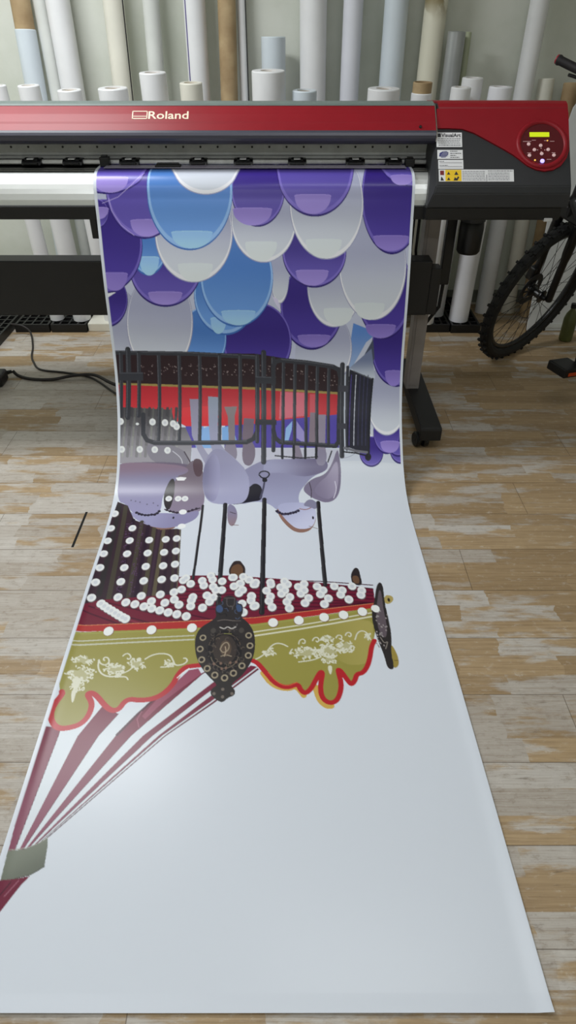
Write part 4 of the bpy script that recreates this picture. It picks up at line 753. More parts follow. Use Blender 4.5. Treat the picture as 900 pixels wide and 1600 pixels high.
    S((90, 92, 100), 2.6, [768, 850, 763, 1161])
    S((56, 57, 64), 13.6, [816, 850, 811, 1164])
    S((90, 92, 100), 2.6, [812, 855, 808, 1161])
    S((56, 57, 64), 13.6, [862, 856, 858, 1164])
    S((90, 92, 100), 2.6, [858, 861, 855, 1161])
    S((56, 57, 64), 19.5, [916, 846, 912, 1216])
    S((90, 92, 100), 2.9, [912, 846, 907, 1216])
    S((56, 57, 64), 13.0, [937, 856, 933, 1187])
    S((90, 92, 100), 2.9, [933, 856, 929, 1187])
    P((68, 68, 77), [902, 927, 949, 930, 946, 955, 902, 953])
    P((68, 68, 77), [897, 1079, 944, 1082, 941, 1103, 896, 1103])
    P((43, 43, 56), [945, 864, 1041, 902, 1024, 1214, 1011, 1203, 931, 1177])
    S((81, 68, 138), 3.1, [953, 887, 942, 1171])
    S((201, 204, 217), 3.1, [972, 887, 961, 1171])
    S((62, 60, 90), 3.1, [989, 887, 978, 1171])
    S((64, 64, 94), 3.1, [1005, 887, 994, 1171])
    S((62, 62, 90), 3.1, [1020, 887, 1009, 1171])
    S((90, 92, 100), 4.1, [960, 871, 997, 887, 1033, 902])
    S((119, 119, 128), 10.4, [923, 1182, 970, 1195, 1016, 1201])
    S((26, 26, 32), 6.2, [920, 1198, 969, 1203, 1011, 1214])
    P((28, 28, 35), [1031, 1219, 1028, 1229, 1022, 1235, 1014, 1235, 1007, 1229, 1005, 1219, 1008, 1210, 1015, 1204, 1023, 1204, 1029, 1210])
    S((37, 38, 45), 7.8, [1039, 902, 1030, 1025, 1021, 1214])
    S((32, 30, 37), 5.2, [641, 1214, 745, 1224, 813, 1219])
    S((32, 30, 37), 5.2, [871, 1195, 854, 1241])
    S((37, 38, 45), 10.4, [670, 1174, 670, 1224])
    S((37, 38, 45), 10.4, [717, 1174, 716, 1224])
    S((37, 38, 45), 10.4, [764, 1174, 763, 1224])
    S((37, 38, 45), 10.4, [809, 1174, 807, 1224])
    SS((30, 30, 39), 5.7, [576, 1290, 583, 1282, 599, 1279, 614, 1285, 617, 1296, 606, 1310, 586, 1310, 575, 1296])
    PS((30, 30, 39), [588, 1307, 606, 1307, 609, 1327, 588, 1330])
    SS((75, 73, 96), 7.7, [596, 1330, 591, 1363, 580, 1404])
    P((56, 39, 49), [20, 1424, 63, 1445, 100, 1525, 205, 1584, 269, 1577, 284, 1584, 295, 1768, 308, 1920, 265, 1937, 131, 1946, 54, 1949, 12, 1978, 8, 1784, 7, 1573])
    S((70, 64, 54), 16.9, [56, 1452, 85, 1946])
    S((70, 64, 54), 14.8, [131, 1536, 148, 1943])
    S((79, 73, 58), 14.8, [183, 1577, 200, 1940])
    S((94, 85, 66), 12.7, [220, 1588, 231, 1934])
    S((64, 54, 49), 10.6, [265, 1584, 289, 1926])
    S((41, 26, 41), 12.7, [97, 1525, 114, 1943])
    S((43, 26, 43), 14.8, [159, 1562, 173, 1943])
    S((64, 45, 60), 8.5, [203, 1584, 214, 1937])
    S((47, 32, 43), 10.6, [244, 1584, 260, 1932])
    S((47, 43, 45), 19.1, [30, 1445, 49, 1926])
    S((98, 92, 77), 6.4, [282, 1584, 308, 1926])
    O((92, 64, 98), 1.9, 2.8, [83, 1575, 147, 1796, 101, 1847, 80, 1565, 142, 1605, 151, 1789, 93, 1647, 101, 1837, 131, 1571, 147, 1657, 83, 1609, 161, 1909, 84, 1570, 150, 1827, 91, 1708, 91, 1736, 144, 1605, 99, 1699, 92, 1674, 151, 1919, 94, 1544, 128, 1572, 147, 1864, 142, 1540, 144, 1614, 157, 1821, 148, 1694, 139, 1776, 151, 1892, 150, 1867, 88, 1552, 152, 1773, 148, 1665, 114, 1867, 117, 1888, 152, 1803, 94, 1671, 105, 1901, 145, 1742, 141, 1823, 92, 1566, 142, 1817, 101, 1869, 105, 1790, 118, 1887, 92, 1734, 96, 1641, 104, 1861, 101, 1793, 151, 1708, 149, 1878, 134, 1655, 91, 1718, 97, 1734, 148, 1675, 152, 1901, 86, 1625, 81, 1549, 151, 1809, 99, 1840, 106, 1789, 111, 1807, 109, 1842, 107, 1725, 88, 1576, 97, 1584, 111, 1880, 103, 1893, 114, 1890, 144, 1810, 137, 1672, 117, 1871, 84, 1609, 115, 1909, 144, 1809, 104, 1807, 149, 1854, 101, 1760, 95, 1715, 98, 1840, 91, 1686, 141, 1771, 146, 1810, 113, 1821, 150, 1924, 82, 1626, 97, 1661, 111, 1904, 116, 1908, 146, 1605, 96, 1728, 148, 1818, 111, 1849, 135, 1625, 108, 1765, 93, 1604, 139, 1613, 132, 1676, 133, 1546, 80, 1594, 142, 1783, 96, 1668, 157, 1830, 105, 1803, 136, 1645, 127, 1550, 104, 1878, 144, 1865, 111, 1779, 94, 1762, 97, 1757, 141, 1822, 130, 1599, 86, 1560, 90, 1624, 105, 1754, 106, 1887, 131, 1555, 115, 1874, 94, 1621, 99, 1851, 117, 1872, 98, 1621, 104, 1925, 155, 1910, 135, 1712, 88, 1678, 146, 1746, 79, 1563, 161, 1888, 91, 1672, 138, 1592, 95, 1796, 142, 1603, 153, 1797, 146, 1686, 141, 1688, 152, 1724, 138, 1773, 141, 1770, 153, 1812, 95, 1724, 98, 1604, 150, 1821, 137, 1659, 82, 1606, 104, 1854, 82, 1611, 76, 1550, 113, 1882])
    P((111, 28, 51), [12, 1970, 54, 1949, 308, 1920, 303, 1839, 348, 1830, 480, 1830, 656, 1849, 808, 1871, 963, 1895, 960, 1972, 778, 2007, 572, 2043, 370, 2056, 11, 2072])
    S((70, 16, 37), 4.6, [329, 1858, 569, 1855, 787, 1861, 963, 1880])
    S((70, 16, 37), 4.5, [322, 1875, 569, 1872, 786, 1879, 961, 1897])
    S((70, 16, 37), 4.5, [315, 1892, 570, 1889, 785, 1897, 959, 1914])
    S((70, 16, 37), 4.5, [309, 1909, 570, 1906, 784, 1914, 957, 1930])
    S((70, 16, 37), 4.5, [302, 1926, 570, 1923, 782, 1931, 955, 1946])
    S((70, 16, 37), 4.4, [295, 1942, 570, 1939, 781, 1948, 953, 1962])
    S((70, 16, 37), 4.4, [289, 1958, 571, 1955, 780, 1964, 952, 1964])
    S((70, 16, 37), 4.4, [282, 1974, 571, 1971, 779, 1981, 952, 1964])
    S((70, 16, 37), 4.3, [276, 1990, 571, 1987, 778, 1997, 952, 1964])
    S((77, 18, 41), 6.0, [28, 1978, 290, 2067])
    S((77, 18, 41), 6.1, [65, 1955, 390, 2053])
    S((77, 18, 41), 6.1, [149, 1949, 429, 2034])
    S((77, 18, 41), 6.0, [12, 1998, 169, 2067])
    S((138, 47, 70), 4.0, [51, 1984, 229, 2062])
    S((37, 35, 37), 9.8, [356, 1445, 354, 1849])
    S((70, 68, 70), 2.6, [352, 1445, 351, 1849])
    S((37, 35, 37), 16.7, [443, 1438, 447, 1970])
    S((70, 68, 70), 2.5, [439, 1438, 444, 1970])
    S((37, 35, 37), 17.5, [596, 1411, 590, 2007])
    S((70, 68, 70), 2.5, [592, 1411, 587, 2007])
    S((37, 35, 37), 15.1, [807, 1427, 803, 1880])
    S((70, 68, 70), 2.6, [803, 1427, 800, 1880])
    PS((54, 41, 37), [472, 1806, 482, 1773, 491, 1756, 511, 1754, 519, 1768, 531, 1790, 532, 1820, 525, 1835, 481, 1835])
    PS((106, 75, 51), [479, 1806, 487, 1779, 511, 1770, 525, 1798, 521, 1833, 484, 1833])
    PS((43, 35, 35), [893, 1833, 903, 1806, 914, 1790, 925, 1798, 927, 1833, 929, 1885, 894, 1875])
    PS((106, 77, 56), [897, 1833, 921, 1833, 920, 1875, 899, 1870])
    R((138, 77, 98), (119, 37, 62), 41, 2693, 115, 2491, [15, 2755, 0, 2453, -1, 2426, 53, 2426, 52, 2453, 29, 2752])  # maroon stripes: paler near ends paint part of the lamp's reflection into the ink
    S((75, 18, 41), 2.4, [29, 2752, 52, 2453, 53, 2426])
    P((216, 223, 230), [29, 2752, 52, 2453, 53, 2426, 149, 2361, 103, 2453, 38, 2749])
    R((138, 77, 98), (119, 37, 62), 67, 2693, 144, 2491, [38, 2749, 103, 2453, 149, 2361, 200, 2385, 159, 2453, 48, 2746])
    S((75, 18, 41), 2.4, [48, 2746, 159, 2453, 200, 2385])
    P((216, 223, 230), [48, 2746, 159, 2453, 200, 2385, 298, 2331, 204, 2453, 53, 2745])
    R((138, 77, 98), (119, 37, 62), 83, 2693, 162, 2491, [53, 2745, 204, 2453, 298, 2331, 470, 2208, 418, 2251, 246, 2453, 60, 2743])
    S((75, 18, 41), 2.6, [60, 2743, 246, 2453, 418, 2251, 470, 2208])
    P((216, 223, 230), [60, 2743, 246, 2453, 418, 2251, 470, 2208, 499, 2232, 433, 2298, 277, 2453, 67, 2740])
    R((138, 77, 98), (119, 37, 62), 98, 2693, 179, 2491, [67, 2740, 277, 2453, 433, 2298, 499, 2232, 528, 2234, 434, 2320, 303, 2453, 73, 2737])
    S((75, 18, 41), 2.5, [73, 2737, 303, 2453, 434, 2320, 528, 2234])
    P((216, 223, 230), [73, 2737, 303, 2453, 434, 2320, 528, 2234, 559, 2218, 441, 2333, 318, 2453, 79, 2733])
    R((138, 77, 98), (119, 37, 62), 114, 2693, 196, 2491, [79, 2733, 318, 2453, 441, 2333, 559, 2218, 578, 2223, 451, 2344, 328, 2453, 84, 2729])
    S((75, 18, 41), 2.5, [84, 2729, 328, 2453, 451, 2344, 578, 2223])
    P((216, 223, 230), [84, 2729, 328, 2453, 451, 2344, 578, 2223, 580, 2227, 453, 2348, 334, 2453, 88, 2727])
    R((138, 77, 98), (119, 37, 62), 124, 2693, 207, 2491, [88, 2727, 334, 2453, 453, 2348, 580, 2227, 582, 2232, 455, 2352, 337, 2453, 92, 2724])
    S((75, 18, 41), 2.5, [92, 2724, 337, 2453, 455, 2352, 582, 2232])
    P((149, 75, 98), [300, 2334, 346, 2277, 378, 2235, 405, 2229, 416, 2249, 366, 2296, 319, 2344, 275, 2402, 265, 2392])
    S((77, 20, 43), 7.0, [289, 2339, 251, 2387, 207, 2450])
    S((159, 90, 111), 2.4, [262, 2377, 253, 2402, 262, 2427])
    R((123, 128, 115), (104, 109, 98), 38, 2752, 84, 2810, [14, 2752, 51, 2746, 77, 2734, 96, 2721, 101, 2740, 106, 2785, 94, 2795, 79, 2803, 56, 2810, 18, 2817])
    S((170, 170, 159), 1.5, [17, 2750, 57, 2743, 79, 2733, 96, 2721])
    S((83, 85, 79), 2.0, [106, 2785, 79, 2803, 47, 2811])
    P((111, 30, 56), [17, 2815, 56, 2810, 80, 2805, 67, 2821, 55, 2843, 36, 2880, 13, 2932, -27, 2897])
    S((159, 96, 115), 2.2, [57, 2815, 36, 2847])
    S((70, 13, 37), 2.8, [41, 2818, 25, 2847])
    PS((152, 145, 73), [-24, 2099, 0, 2091, 0, 2091, 376, 2064, 411, 2062, 463, 2093, 470, 2218, 385, 2223, 386, 2218, 363, 2221, 345, 2249, 338, 2283, 315, 2315, 286, 2334, 257, 2341, 221, 2337, 209, 2347, 200, 2367, 180, 2375, 160, 2362, 120, 2320, 104, 2318, 122, 2357, 119, 2392, 103, 2417, 68, 2429, 42, 2427, 19, 2407, 9, 2377, 13, 2352, 30, 2315, 14, 2309])
    SS((182, 39, 47), 16.3, [461, 2220, 419, 2216, 388, 2219, 363, 2225, 346, 2254, 338, 2285, 315, 2318, 287, 2336, 252, 2341, 221, 2336, 207, 2347, 198, 2370, 180, 2375, 160, 2362, 123, 2321, 106, 2314, 98, 2320, 114, 2341, 121, 2362, 117, 2395, 101, 2419, 68, 2430, 42, 2429, 22, 2410, 13, 2382, 16, 2352, 29, 2320, 25, 2312])
    SS((239, 239, 241), 3.0, [347, 2263, 361, 2244, 378, 2229])
    PS((152, 145, 73), [532, 2067, 556, 2051, 715, 2029, 903, 1995, 959, 1978, 967, 1978, 963, 2012, 936, 2119, 925, 2146, 914, 2192, 905, 2224, 887, 2249, 869, 2250, 865, 2271, 850, 2289, 837, 2276, 819, 2230, 810, 2237, 822, 2280, 819, 2309, 806, 2344, 784, 2355, 766, 2341, 758, 2309, 763, 2280, 767, 2243, 760, 2249, 737, 2303, 716, 2321, 703, 2303, 694, 2283, 664, 2300, 630, 2285, 605, 2243, 574, 2202, 555, 2194])
    RS((152, 145, 73), (170, 159, 90), 731, 2119, 928, 2119, [713, 2080, 950, 2018, 930, 2126, 910, 2205, 878, 2218, 828, 2212])
    SS((208, 170, 85), 19.6, [747, 2297, 755, 2338, 772, 2358, 785, 2358])
    SS((208, 170, 85), 16.4, [595, 2246, 622, 2289, 664, 2304, 691, 2291, 711, 2324])
    SS((182, 39, 47), 15.2, [564, 2200, 579, 2208, 605, 2246, 630, 2283, 664, 2299, 696, 2283, 703, 2306, 716, 2318, 734, 2300, 751, 2264, 764, 2240, 770, 2246, 762, 2280, 759, 2312, 766, 2338, 784, 2350, 804, 2341, 817, 2309, 821, 2280, 816, 2243, 816, 2232, 825, 2240, 842, 2276, 850, 2287, 862, 2271, 869, 2249, 887, 2246, 904, 2221, 916, 2186, 925, 2146, 937, 2123])
    SS((218, 96, 64), 2.2, [610, 2243, 635, 2278, 664, 2294, 694, 2278])
    P((174, 49, 47), [9, 2062, 374, 2040, 572, 2026, 961, 1964, 960, 1984, 572, 2053, 377, 2070, 11, 2088])
    S((208, 138, 96), 2.5, [9, 2062, 374, 2040, 572, 2026, 961, 1964])
    S((159, 159, 85), 4.4, [11, 2096, 377, 2075, 572, 2059, 957, 1990])
    S((195, 195, 174), 4.7, [6, 2127, 177, 2114, 380, 2101])
    S((218, 216, 191), 4.9, [563, 2088, 714, 2059, 816, 2037, 943, 2007])
    S((195, 195, 174), 5.9, [10, 2142, 180, 2130, 381, 2117])
    S((218, 216, 191), 6.1, [563, 2104, 713, 2075, 815, 2053, 941, 2023])
    PS((182, 178, 136), [88, 2197, 82, 2203, 70, 2203, 73, 2213, 63, 2214, 56, 2205, 45, 2208, 34, 2204, 44, 2197, 39, 2192, 34, 2184, 50, 2187, 57, 2187, 67, 2180, 71, 2188, 72, 2194])
    SS((218, 217, 197), 3.6, [82, 2217, 75, 2206, 78, 2204, 87, 2212])
    SS((218, 217, 197), 3.6, [61, 2184, 57, 2187, 64, 2188, 58, 2189])
    SS((218, 217, 197), 3.6, [38, 2201, 39, 2203, 34, 2207, 31, 2204])
    SS((218, 217, 197), 3.6, [32, 2197, 24, 2191, 28, 2197, 25, 2189])
    SS((218, 217, 197), 3.6, [40, 2207, 37, 2206, 37, 2199, 37, 2199])
    SS((218, 217, 197), 3.6, [83, 2196, 86, 2205, 89, 2205, 89, 2205])
    SS((218, 217, 197), 3.6, [72, 2201, 82, 2207, 73, 2201, 78, 2212])
    SS((218, 217, 197), 3.7, [49, 2182, 52, 2185, 46, 2181, 52, 2186])
    SS((218, 217, 197), 3.6, [74, 2204, 77, 2206, 79, 2194, 84, 2204])
    SS((218, 217, 197), 3.7, [42, 2186, 49, 2182, 46, 2180, 47, 2181])
    SS((218, 217, 197), 3.6, [42, 2195, 48, 2200, 46, 2195, 45, 2195])
    SS((218, 217, 197), 3.6, [71, 2203, 68, 2204, 80, 2214, 68, 2204])
    SS((218, 217, 197), 3.6, [24, 2198, 25, 2199, 30, 2191, 27, 2200])
    SS((218, 217, 197), 3.6, [89, 2193, 89, 2193, 93, 2200, 92, 2195])
    SS((218, 217, 197), 3.6, [38, 2189, 35, 2189, 34, 2193, 40, 2190])
    SS((218, 217, 197), 3.6, [34, 2198, 37, 2194, 41, 2195, 40, 2195])
    SS((218, 217, 197), 3.6, [74, 2198, 82, 2198, 82, 2201, 80, 2203])
    SS((218, 217, 197), 3.6, [59, 2181, 67, 2193, 64, 2192, 59, 2188])
    SS((218, 217, 197), 3.6, [53, 2183, 53, 2186, 55, 2188, 53, 2184])
    PS((182, 178, 136), [106, 2249, 86, 2255, 86, 2261, 86, 2275, 68, 2266, 58, 2263, 39, 2269, 37, 2257, 44, 2249, 24, 2239, 35, 2233, 54, 2238, 59, 2225, 74, 2225, 76, 2240, 92, 2241])
    SS((218, 217, 197), 3.6, [107, 2243, 106, 2240, 107, 2241, 107, 2243])
    SS((218, 217, 197), 3.5, [51, 2269, 56, 2276, 53, 2266, 57, 2266])
    SS((218, 217, 197), 3.6, [43, 2220, 43, 2218, 43, 2219, 44, 2223])
    SS((218, 217, 197), 3.6, [95, 2256, 102, 2253, 97, 2249, 101, 2252])
    SS((218, 217, 197), 3.5, [73, 2265, 65, 2259, 70, 2266, 73, 2264])
    SS((218, 217, 197), 3.5, [84, 2268, 93, 2274, 93, 2274, 90, 2279])
    SS((218, 217, 197), 3.5, [48, 2277, 46, 2266, 49, 2270, 47, 2266])
    SS((218, 217, 197), 3.6, [24, 2246, 36, 2243, 24, 2240, 31, 2252])
    SS((218, 217, 197), 3.6, [91, 2233, 89, 2232, 87, 2231, 83, 2233])
    SS((218, 217, 197), 3.5, [54, 2268, 50, 2273, 55, 2274, 51, 2267])
    SS((218, 217, 197), 3.6, [94, 2243, 99, 2237, 101, 2238, 97, 2238])
    SS((218, 217, 197), 3.5, [71, 2267, 81, 2276, 84, 2273, 83, 2275])
    SS((218, 217, 197), 3.6, [90, 2242, 83, 2234, 77, 2238, 79, 2235])
    SS((218, 217, 197), 3.6, [79, 2234, 75, 2242, 73, 2239, 78, 2244])
    SS((218, 217, 197), 3.5, [32, 2263, 33, 2264, 36, 2259, 30, 2261])
    SS((218, 217, 197), 3.6, [89, 2246, 79, 2249, 89, 2248, 77, 2243])
    SS((218, 217, 197), 3.5, [89, 2273, 89, 2274, 81, 2273, 80, 2272])
    SS((218, 217, 197), 3.5, [54, 2272, 43, 2270, 47, 2274, 51, 2264])
    SS((218, 217, 197), 3.6, [59, 2217, 68, 2223, 68, 2222, 66, 2219])
    SS((218, 217, 197), 3.5, [79, 2275, 71, 2271, 79, 2276, 71, 2271])
    SS((218, 217, 197), 3.6, [39, 2243, 40, 2241, 29, 2238, 40, 2239])
    SS((218, 217, 197), 3.5, [52, 2259, 51, 2260, 47, 2260, 43, 2253])
    SS((218, 217, 197), 3.5, [101, 2261, 102, 2264, 99, 2267, 93, 2258])
    SS((218, 217, 197), 3.5, [35, 2252, 43, 2252, 45, 2254, 36, 2251])
    SS((218, 217, 197), 3.5, [40, 2260, 33, 2259, 34, 2261, 39, 2262])
    SS((218, 217, 197), 3.5, [70, 2268, 67, 2267, 69, 2260, 71, 2261])
    SS((218, 217, 197), 3.5, [58, 2268, 60, 2273, 60, 2271, 57, 2268])
    SS((218, 217, 197), 3.6, [26, 2250, 26, 2245, 25, 2248, 25, 2247])
    SS((218, 217, 197), 3.6, [72, 2227, 68, 2225, 64, 2228, 67, 2234])
    SS((218, 217, 197), 3.5, [58, 2262, 48, 2261, 58, 2261, 58, 2261])
    SS((218, 217, 197), 3.6, [93, 2252, 95, 2255, 99, 2247, 92, 2251])
    SS((218, 217, 197), 3.5, [69, 2271, 65, 2264, 56, 2270, 68, 2268])
    SS((218, 217, 197), 3.5, [38, 2267, 43, 2268, 38, 2266, 36, 2262])
    SS((218, 217, 197), 3.6, [76, 2224, 86, 2236, 86, 2226, 86, 2236])
    SS((218, 217, 197), 3.6, [50, 2229, 57, 2225, 49, 2226, 57, 2226])
    SS((218, 217, 197), 3.6, [27, 2249, 28, 2251, 17, 2250, 18, 2248])
    SS((218, 217, 197), 3.6, [33, 2247, 42, 2251, 38, 2247, 39, 2255])
    SS((218, 217, 197), 3.5, [97, 2265, 84, 2258, 89, 2266, 84, 2260])
    SS((218, 217, 197), 3.6, [99, 2236, 90, 2234, 89, 2232, 100, 2234])
    PS((182, 178, 136), [78, 2293, 72, 2297, 79, 2307, 74, 2311, 65, 2303, 61, 2309, 53, 2308, 55, 2297, 49, 2293, 43, 2285, 53, 2285, 56, 2282, 58, 2272, 65, 2280, 68, 2286, 79, 2285])
    SS((218, 217, 197), 3.5, [64, 2309, 67, 2306, 67, 2314, 65, 2312])
    SS((218, 217, 197), 3.5, [70, 2280, 63, 2279, 71, 2284, 69, 2279])
    SS((218, 217, 197), 3.5, [55, 2279, 49, 2280, 59, 2284, 59, 2286])
    SS((218, 217, 197), 3.5, [81, 2306, 85, 2306, 86, 2304, 85, 2298])
    SS((218, 217, 197), 3.5, [58, 2269, 49, 2272, 60, 2275, 57, 2269])
    SS((218, 217, 197), 3.5, [82, 2288, 77, 2288, 80, 2289, 80, 2282])
    SS((218, 217, 197), 3.5, [49, 2287, 46, 2284, 53, 2279, 56, 2283])
    SS((218, 217, 197), 3.5, [76, 2277, 81, 2286, 80, 2280, 69, 2280])
    SS((218, 217, 197), 3.5, [65, 2275, 74, 2271, 66, 2277, 74, 2283])
    SS((218, 217, 197), 3.5, [50, 2284, 53, 2289, 48, 2289, 52, 2290])
    SS((218, 217, 197), 3.5, [54, 2296, 59, 2299, 54, 2304, 59, 2301])
    SS((218, 217, 197), 3.5, [83, 2295, 86, 2301, 81, 2295, 79, 2302])
    SS((218, 217, 197), 3.5, [67, 2305, 60, 2308, 58, 2299, 67, 2304])
    SS((218, 217, 197), 3.5, [70, 2308, 77, 2304, 75, 2307, 71, 2296])
    SS((218, 217, 197), 3.5, [43, 2295, 45, 2293, 52, 2294, 47, 2302])
    PS((218, 217, 197), [50, 2304, 66, 2304, 66, 2352, 58, 2341])
    PS((218, 217, 197), [45, 2266, 67, 2260, 71, 2299, 54, 2304])
    SS((218, 217, 197), 4.6, [106, 2197, 111, 2208, 119, 2214, 127, 2216, 133, 2214, 137, 2207, 137, 2200, 134, 2193, 129, 2188, 125, 2187, 121, 2188, 119, 2191, 119, 2195, 121, 2198, 123, 2199])
    SS((218, 217, 197), 4.9, [106, 2200, 109, 2226, 123, 2249, 149, 2260, 179, 2255])
    PS((182, 178, 136), [177, 2232, 191, 2240, 185, 2245, 169, 2241, 165, 2250, 153, 2251, 151, 2239, 141, 2238, 127, 2232, 143, 2228, 145, 2223, 144, 2212, 159, 2218, 166, 2222, 182, 2217, 184, 2226])
    SS((218, 217, 197), 3.6, [141, 2215, 139, 2213, 141, 2224, 131, 2220])
    SS((218, 217, 197), 3.6, [132, 2232, 130, 2242, 128, 2231, 126, 2232])
    SS((218, 217, 197), 3.6, [135, 2230, 131, 2229, 136, 2230, 136, 2230])
    SS((218, 217, 197), 3.5, [178, 2247, 182, 2253, 181, 2252, 182, 2253])
    SS((218, 217, 197), 3.6, [171, 2239, 164, 2248, 172, 2251, 175, 2243])
    SS((218, 217, 197), 3.6, [145, 2215, 157, 2223, 155, 2226, 147, 2214])
    SS((218, 217, 197), 3.6, [154, 2243, 147, 2243, 152, 2239, 147, 2243])
    SS((218, 217, 197), 3.6, [148, 2214, 144, 2216, 144, 2216, 151, 2216])
    SS((218, 217, 197), 3.6, [162, 2223, 158, 2217, 161, 2226, 149, 2224])
    SS((218, 217, 197), 3.6, [170, 2217, 167, 2222, 159, 2219, 162, 2222])
    SS((218, 217, 197), 3.6, [180, 2247, 169, 2252, 170, 2246, 181, 2248])
    SS((218, 217, 197), 3.6, [161, 2215, 168, 2219, 161, 2226, 160, 2226])
    SS((218, 217, 197), 3.6, [186, 2237, 178, 2241, 186, 2245, 188, 2239])
    SS((218, 217, 197), 3.6, [159, 2247, 155, 2249, 159, 2244, 153, 2248])
    SS((218, 217, 197), 3.6, [165, 2241, 165, 2240, 165, 2240, 179, 2241])
    SS((218, 217, 197), 3.6, [175, 2219, 176, 2218, 169, 2222, 174, 2215])
    SS((218, 217, 197), 3.6, [174, 2219, 168, 2216, 176, 2223, 164, 2221])
    SS((218, 217, 197), 3.6, [144, 2243, 138, 2234, 146, 2243, 146, 2243])
    SS((218, 217, 197), 3.6, [184, 2225, 182, 2227, 182, 2228, 188, 2225])
    SS((218, 217, 197), 3.6, [184, 2241, 177, 2237, 178, 2238, 177, 2237])
    SS((218, 217, 197), 3.6, [184, 2234, 176, 2240, 188, 2241, 186, 2245])
    SS((218, 217, 197), 3.6, [145, 2220, 149, 2209, 142, 2213, 152, 2211])
    SS((218, 217, 197), 3.6, [165, 2211, 161, 2209, 163, 2210, 158, 2215])
    SS((218, 217, 197), 3.6, [135, 2230, 144, 2226, 144, 2225, 143, 2233])
    SS((218, 217, 197), 3.6, [148, 2241, 142, 2248, 153, 2250, 148, 2253])
    SS((218, 217, 197), 3.6, [138, 2212, 139, 2207, 139, 2214, 147, 2219])
    SS((218, 217, 197), 3.6, [181, 2220, 187, 2221, 179, 2227, 188, 2231])
    SS((218, 217, 197), 4.2, [175, 2182, 178, 2177, 182, 2174, 186, 2173, 191, 2174, 194, 2177, 197, 2181, 199, 2185, 199, 2189, 197, 2192, 196, 2194, 194, 2194, 192, 2194, 190, 2192, 190, 2191])
    SS((218, 217, 197), 4.1, [205, 2191, 214, 2215, 204, 2238, 166, 2255])
    PS((182, 178, 136), [238, 2212, 247, 2220, 233, 2220, 228, 2222, 224, 2232, 215, 2225, 212, 2219, 197, 2219, 198, 2212, 208, 2208, 201, 2200, 208, 2195, 219, 2203, 226, 2198, 237, 2198, 233, 2208])
    SS((218, 217, 197), 3.6, [225, 2199, 228, 2198, 228, 2191, 227, 2190])
    SS((218, 217, 197), 3.6, [220, 2204, 224, 2194, 225, 2197, 221, 2192])
    SS((218, 217, 197), 3.6, [192, 2207, 199, 2206, 192, 2207, 198, 2212])
    SS((218, 217, 197), 3.6, [211, 2197, 210, 2192, 212, 2196, 209, 2191])
    SS((218, 217, 197), 3.6, [235, 2224, 241, 2221, 238, 2214, 231, 2215])
    SS((218, 217, 197), 3.6, [211, 2195, 202, 2195, 212, 2196, 214, 2204])
    SS((218, 217, 197), 3.6, [225, 2196, 225, 2189, 223, 2191, 230, 2193])
    SS((218, 217, 197), 3.6, [249, 2226, 244, 2217, 239, 2220, 240, 2219])
    SS((218, 217, 197), 3.6, [206, 2210, 206, 2209, 205, 2217, 208, 2217])
    SS((218, 217, 197), 3.6, [233, 2210, 234, 2216, 235, 2208, 241, 2207])
    SS((218, 217, 197), 3.6, [240, 2228, 244, 2224, 240, 2223, 240, 2229])
    SS((218, 217, 197), 3.6, [219, 2227, 231, 2232, 222, 2226, 227, 2238])
    SS((218, 217, 197), 3.6, [221, 2192, 219, 2195, 221, 2200, 228, 2201])
    SS((218, 217, 197), 3.6, [225, 2233, 225, 2233, 216, 2231, 227, 2227])
    SS((218, 217, 197), 3.6, [214, 2219, 207, 2225, 208, 2217, 211, 2227])
    SS((218, 217, 197), 3.6, [201, 2205, 205, 2208, 201, 2199, 203, 2198])
    SS((218, 217, 197), 3.6, [229, 2196, 230, 2200, 220, 2194, 230, 2199])
    SS((218, 217, 197), 3.6, [213, 2220, 219, 2226, 209, 2223, 210, 2227])
    SS((218, 217, 197), 4.6, [243, 2194, 260, 2179, 287, 2171, 316, 2177, 328, 2200, 335, 2218, 358, 2215, 370, 2203, 367, 2191, 358, 2191])
    PS((182, 178, 136), [326, 2209, 325, 2213, 318, 2213, 319, 2219, 314, 2221, 311, 2215, 306, 2215, 300, 2214, 305, 2209, 304, 2206, 301, 2200, 308, 2202, 312, 2202, 317, 2197, 320, 2202, 319, 2207])
    SS((218, 217, 197), 3.6, [315, 2218, 306, 2211, 306, 2211, 304, 2216])
    SS((218, 217, 197), 3.6, [310, 2211, 307, 2214, 303, 2204, 307, 2213])
    SS((218, 217, 197), 3.6, [324, 2211, 318, 2209, 317, 2210, 317, 2219])
    SS((218, 217, 197), 3.6, [330, 2216, 327, 2217, 323, 2210, 328, 2217])
    SS((218, 217, 197), 3.6, [316, 2223, 316, 2214, 317, 2223, 314, 2219])
    SS((218, 217, 197), 3.6, [317, 2224, 316, 2215, 316, 2215, 316, 2215])
    SS((218, 217, 197), 3.6, [311, 2197, 312, 2195, 319, 2201, 318, 2201])
    SS((218, 217, 197), 3.6, [308, 2224, 313, 2219, 308, 2223, 314, 2219])
    SS((218, 217, 197), 3.6, [320, 2210, 332, 2211, 320, 2208, 331, 2215])
    SS((218, 217, 197), 3.6, [303, 2198, 307, 2205, 301, 2198, 307, 2205])
    SS((218, 217, 197), 3.6, [331, 2211, 330, 2211, 320, 2211, 326, 2208])
    SS((218, 217, 197), 3.6, [312, 2208, 309, 2209, 307, 2208, 312, 2208])
    SS((218, 217, 197), 3.6, [322, 2211, 322, 2220, 319, 2210, 324, 2213])
    S((218, 217, 197), 4.2, [294, 2224, 331, 2221])
    SS((218, 217, 197), 4.1, [167, 2260, 198, 2258, 205, 2269])
    PS((182, 178, 136), [803, 2116, 809, 2121, 807, 2126, 797, 2122, 794, 2127, 786, 2130, 787, 2121, 783, 2120, 774, 2116, 783, 2112, 787, 2110, 788, 2102, 795, 2105, 798, 2109, 808, 2106, 810, 2111])
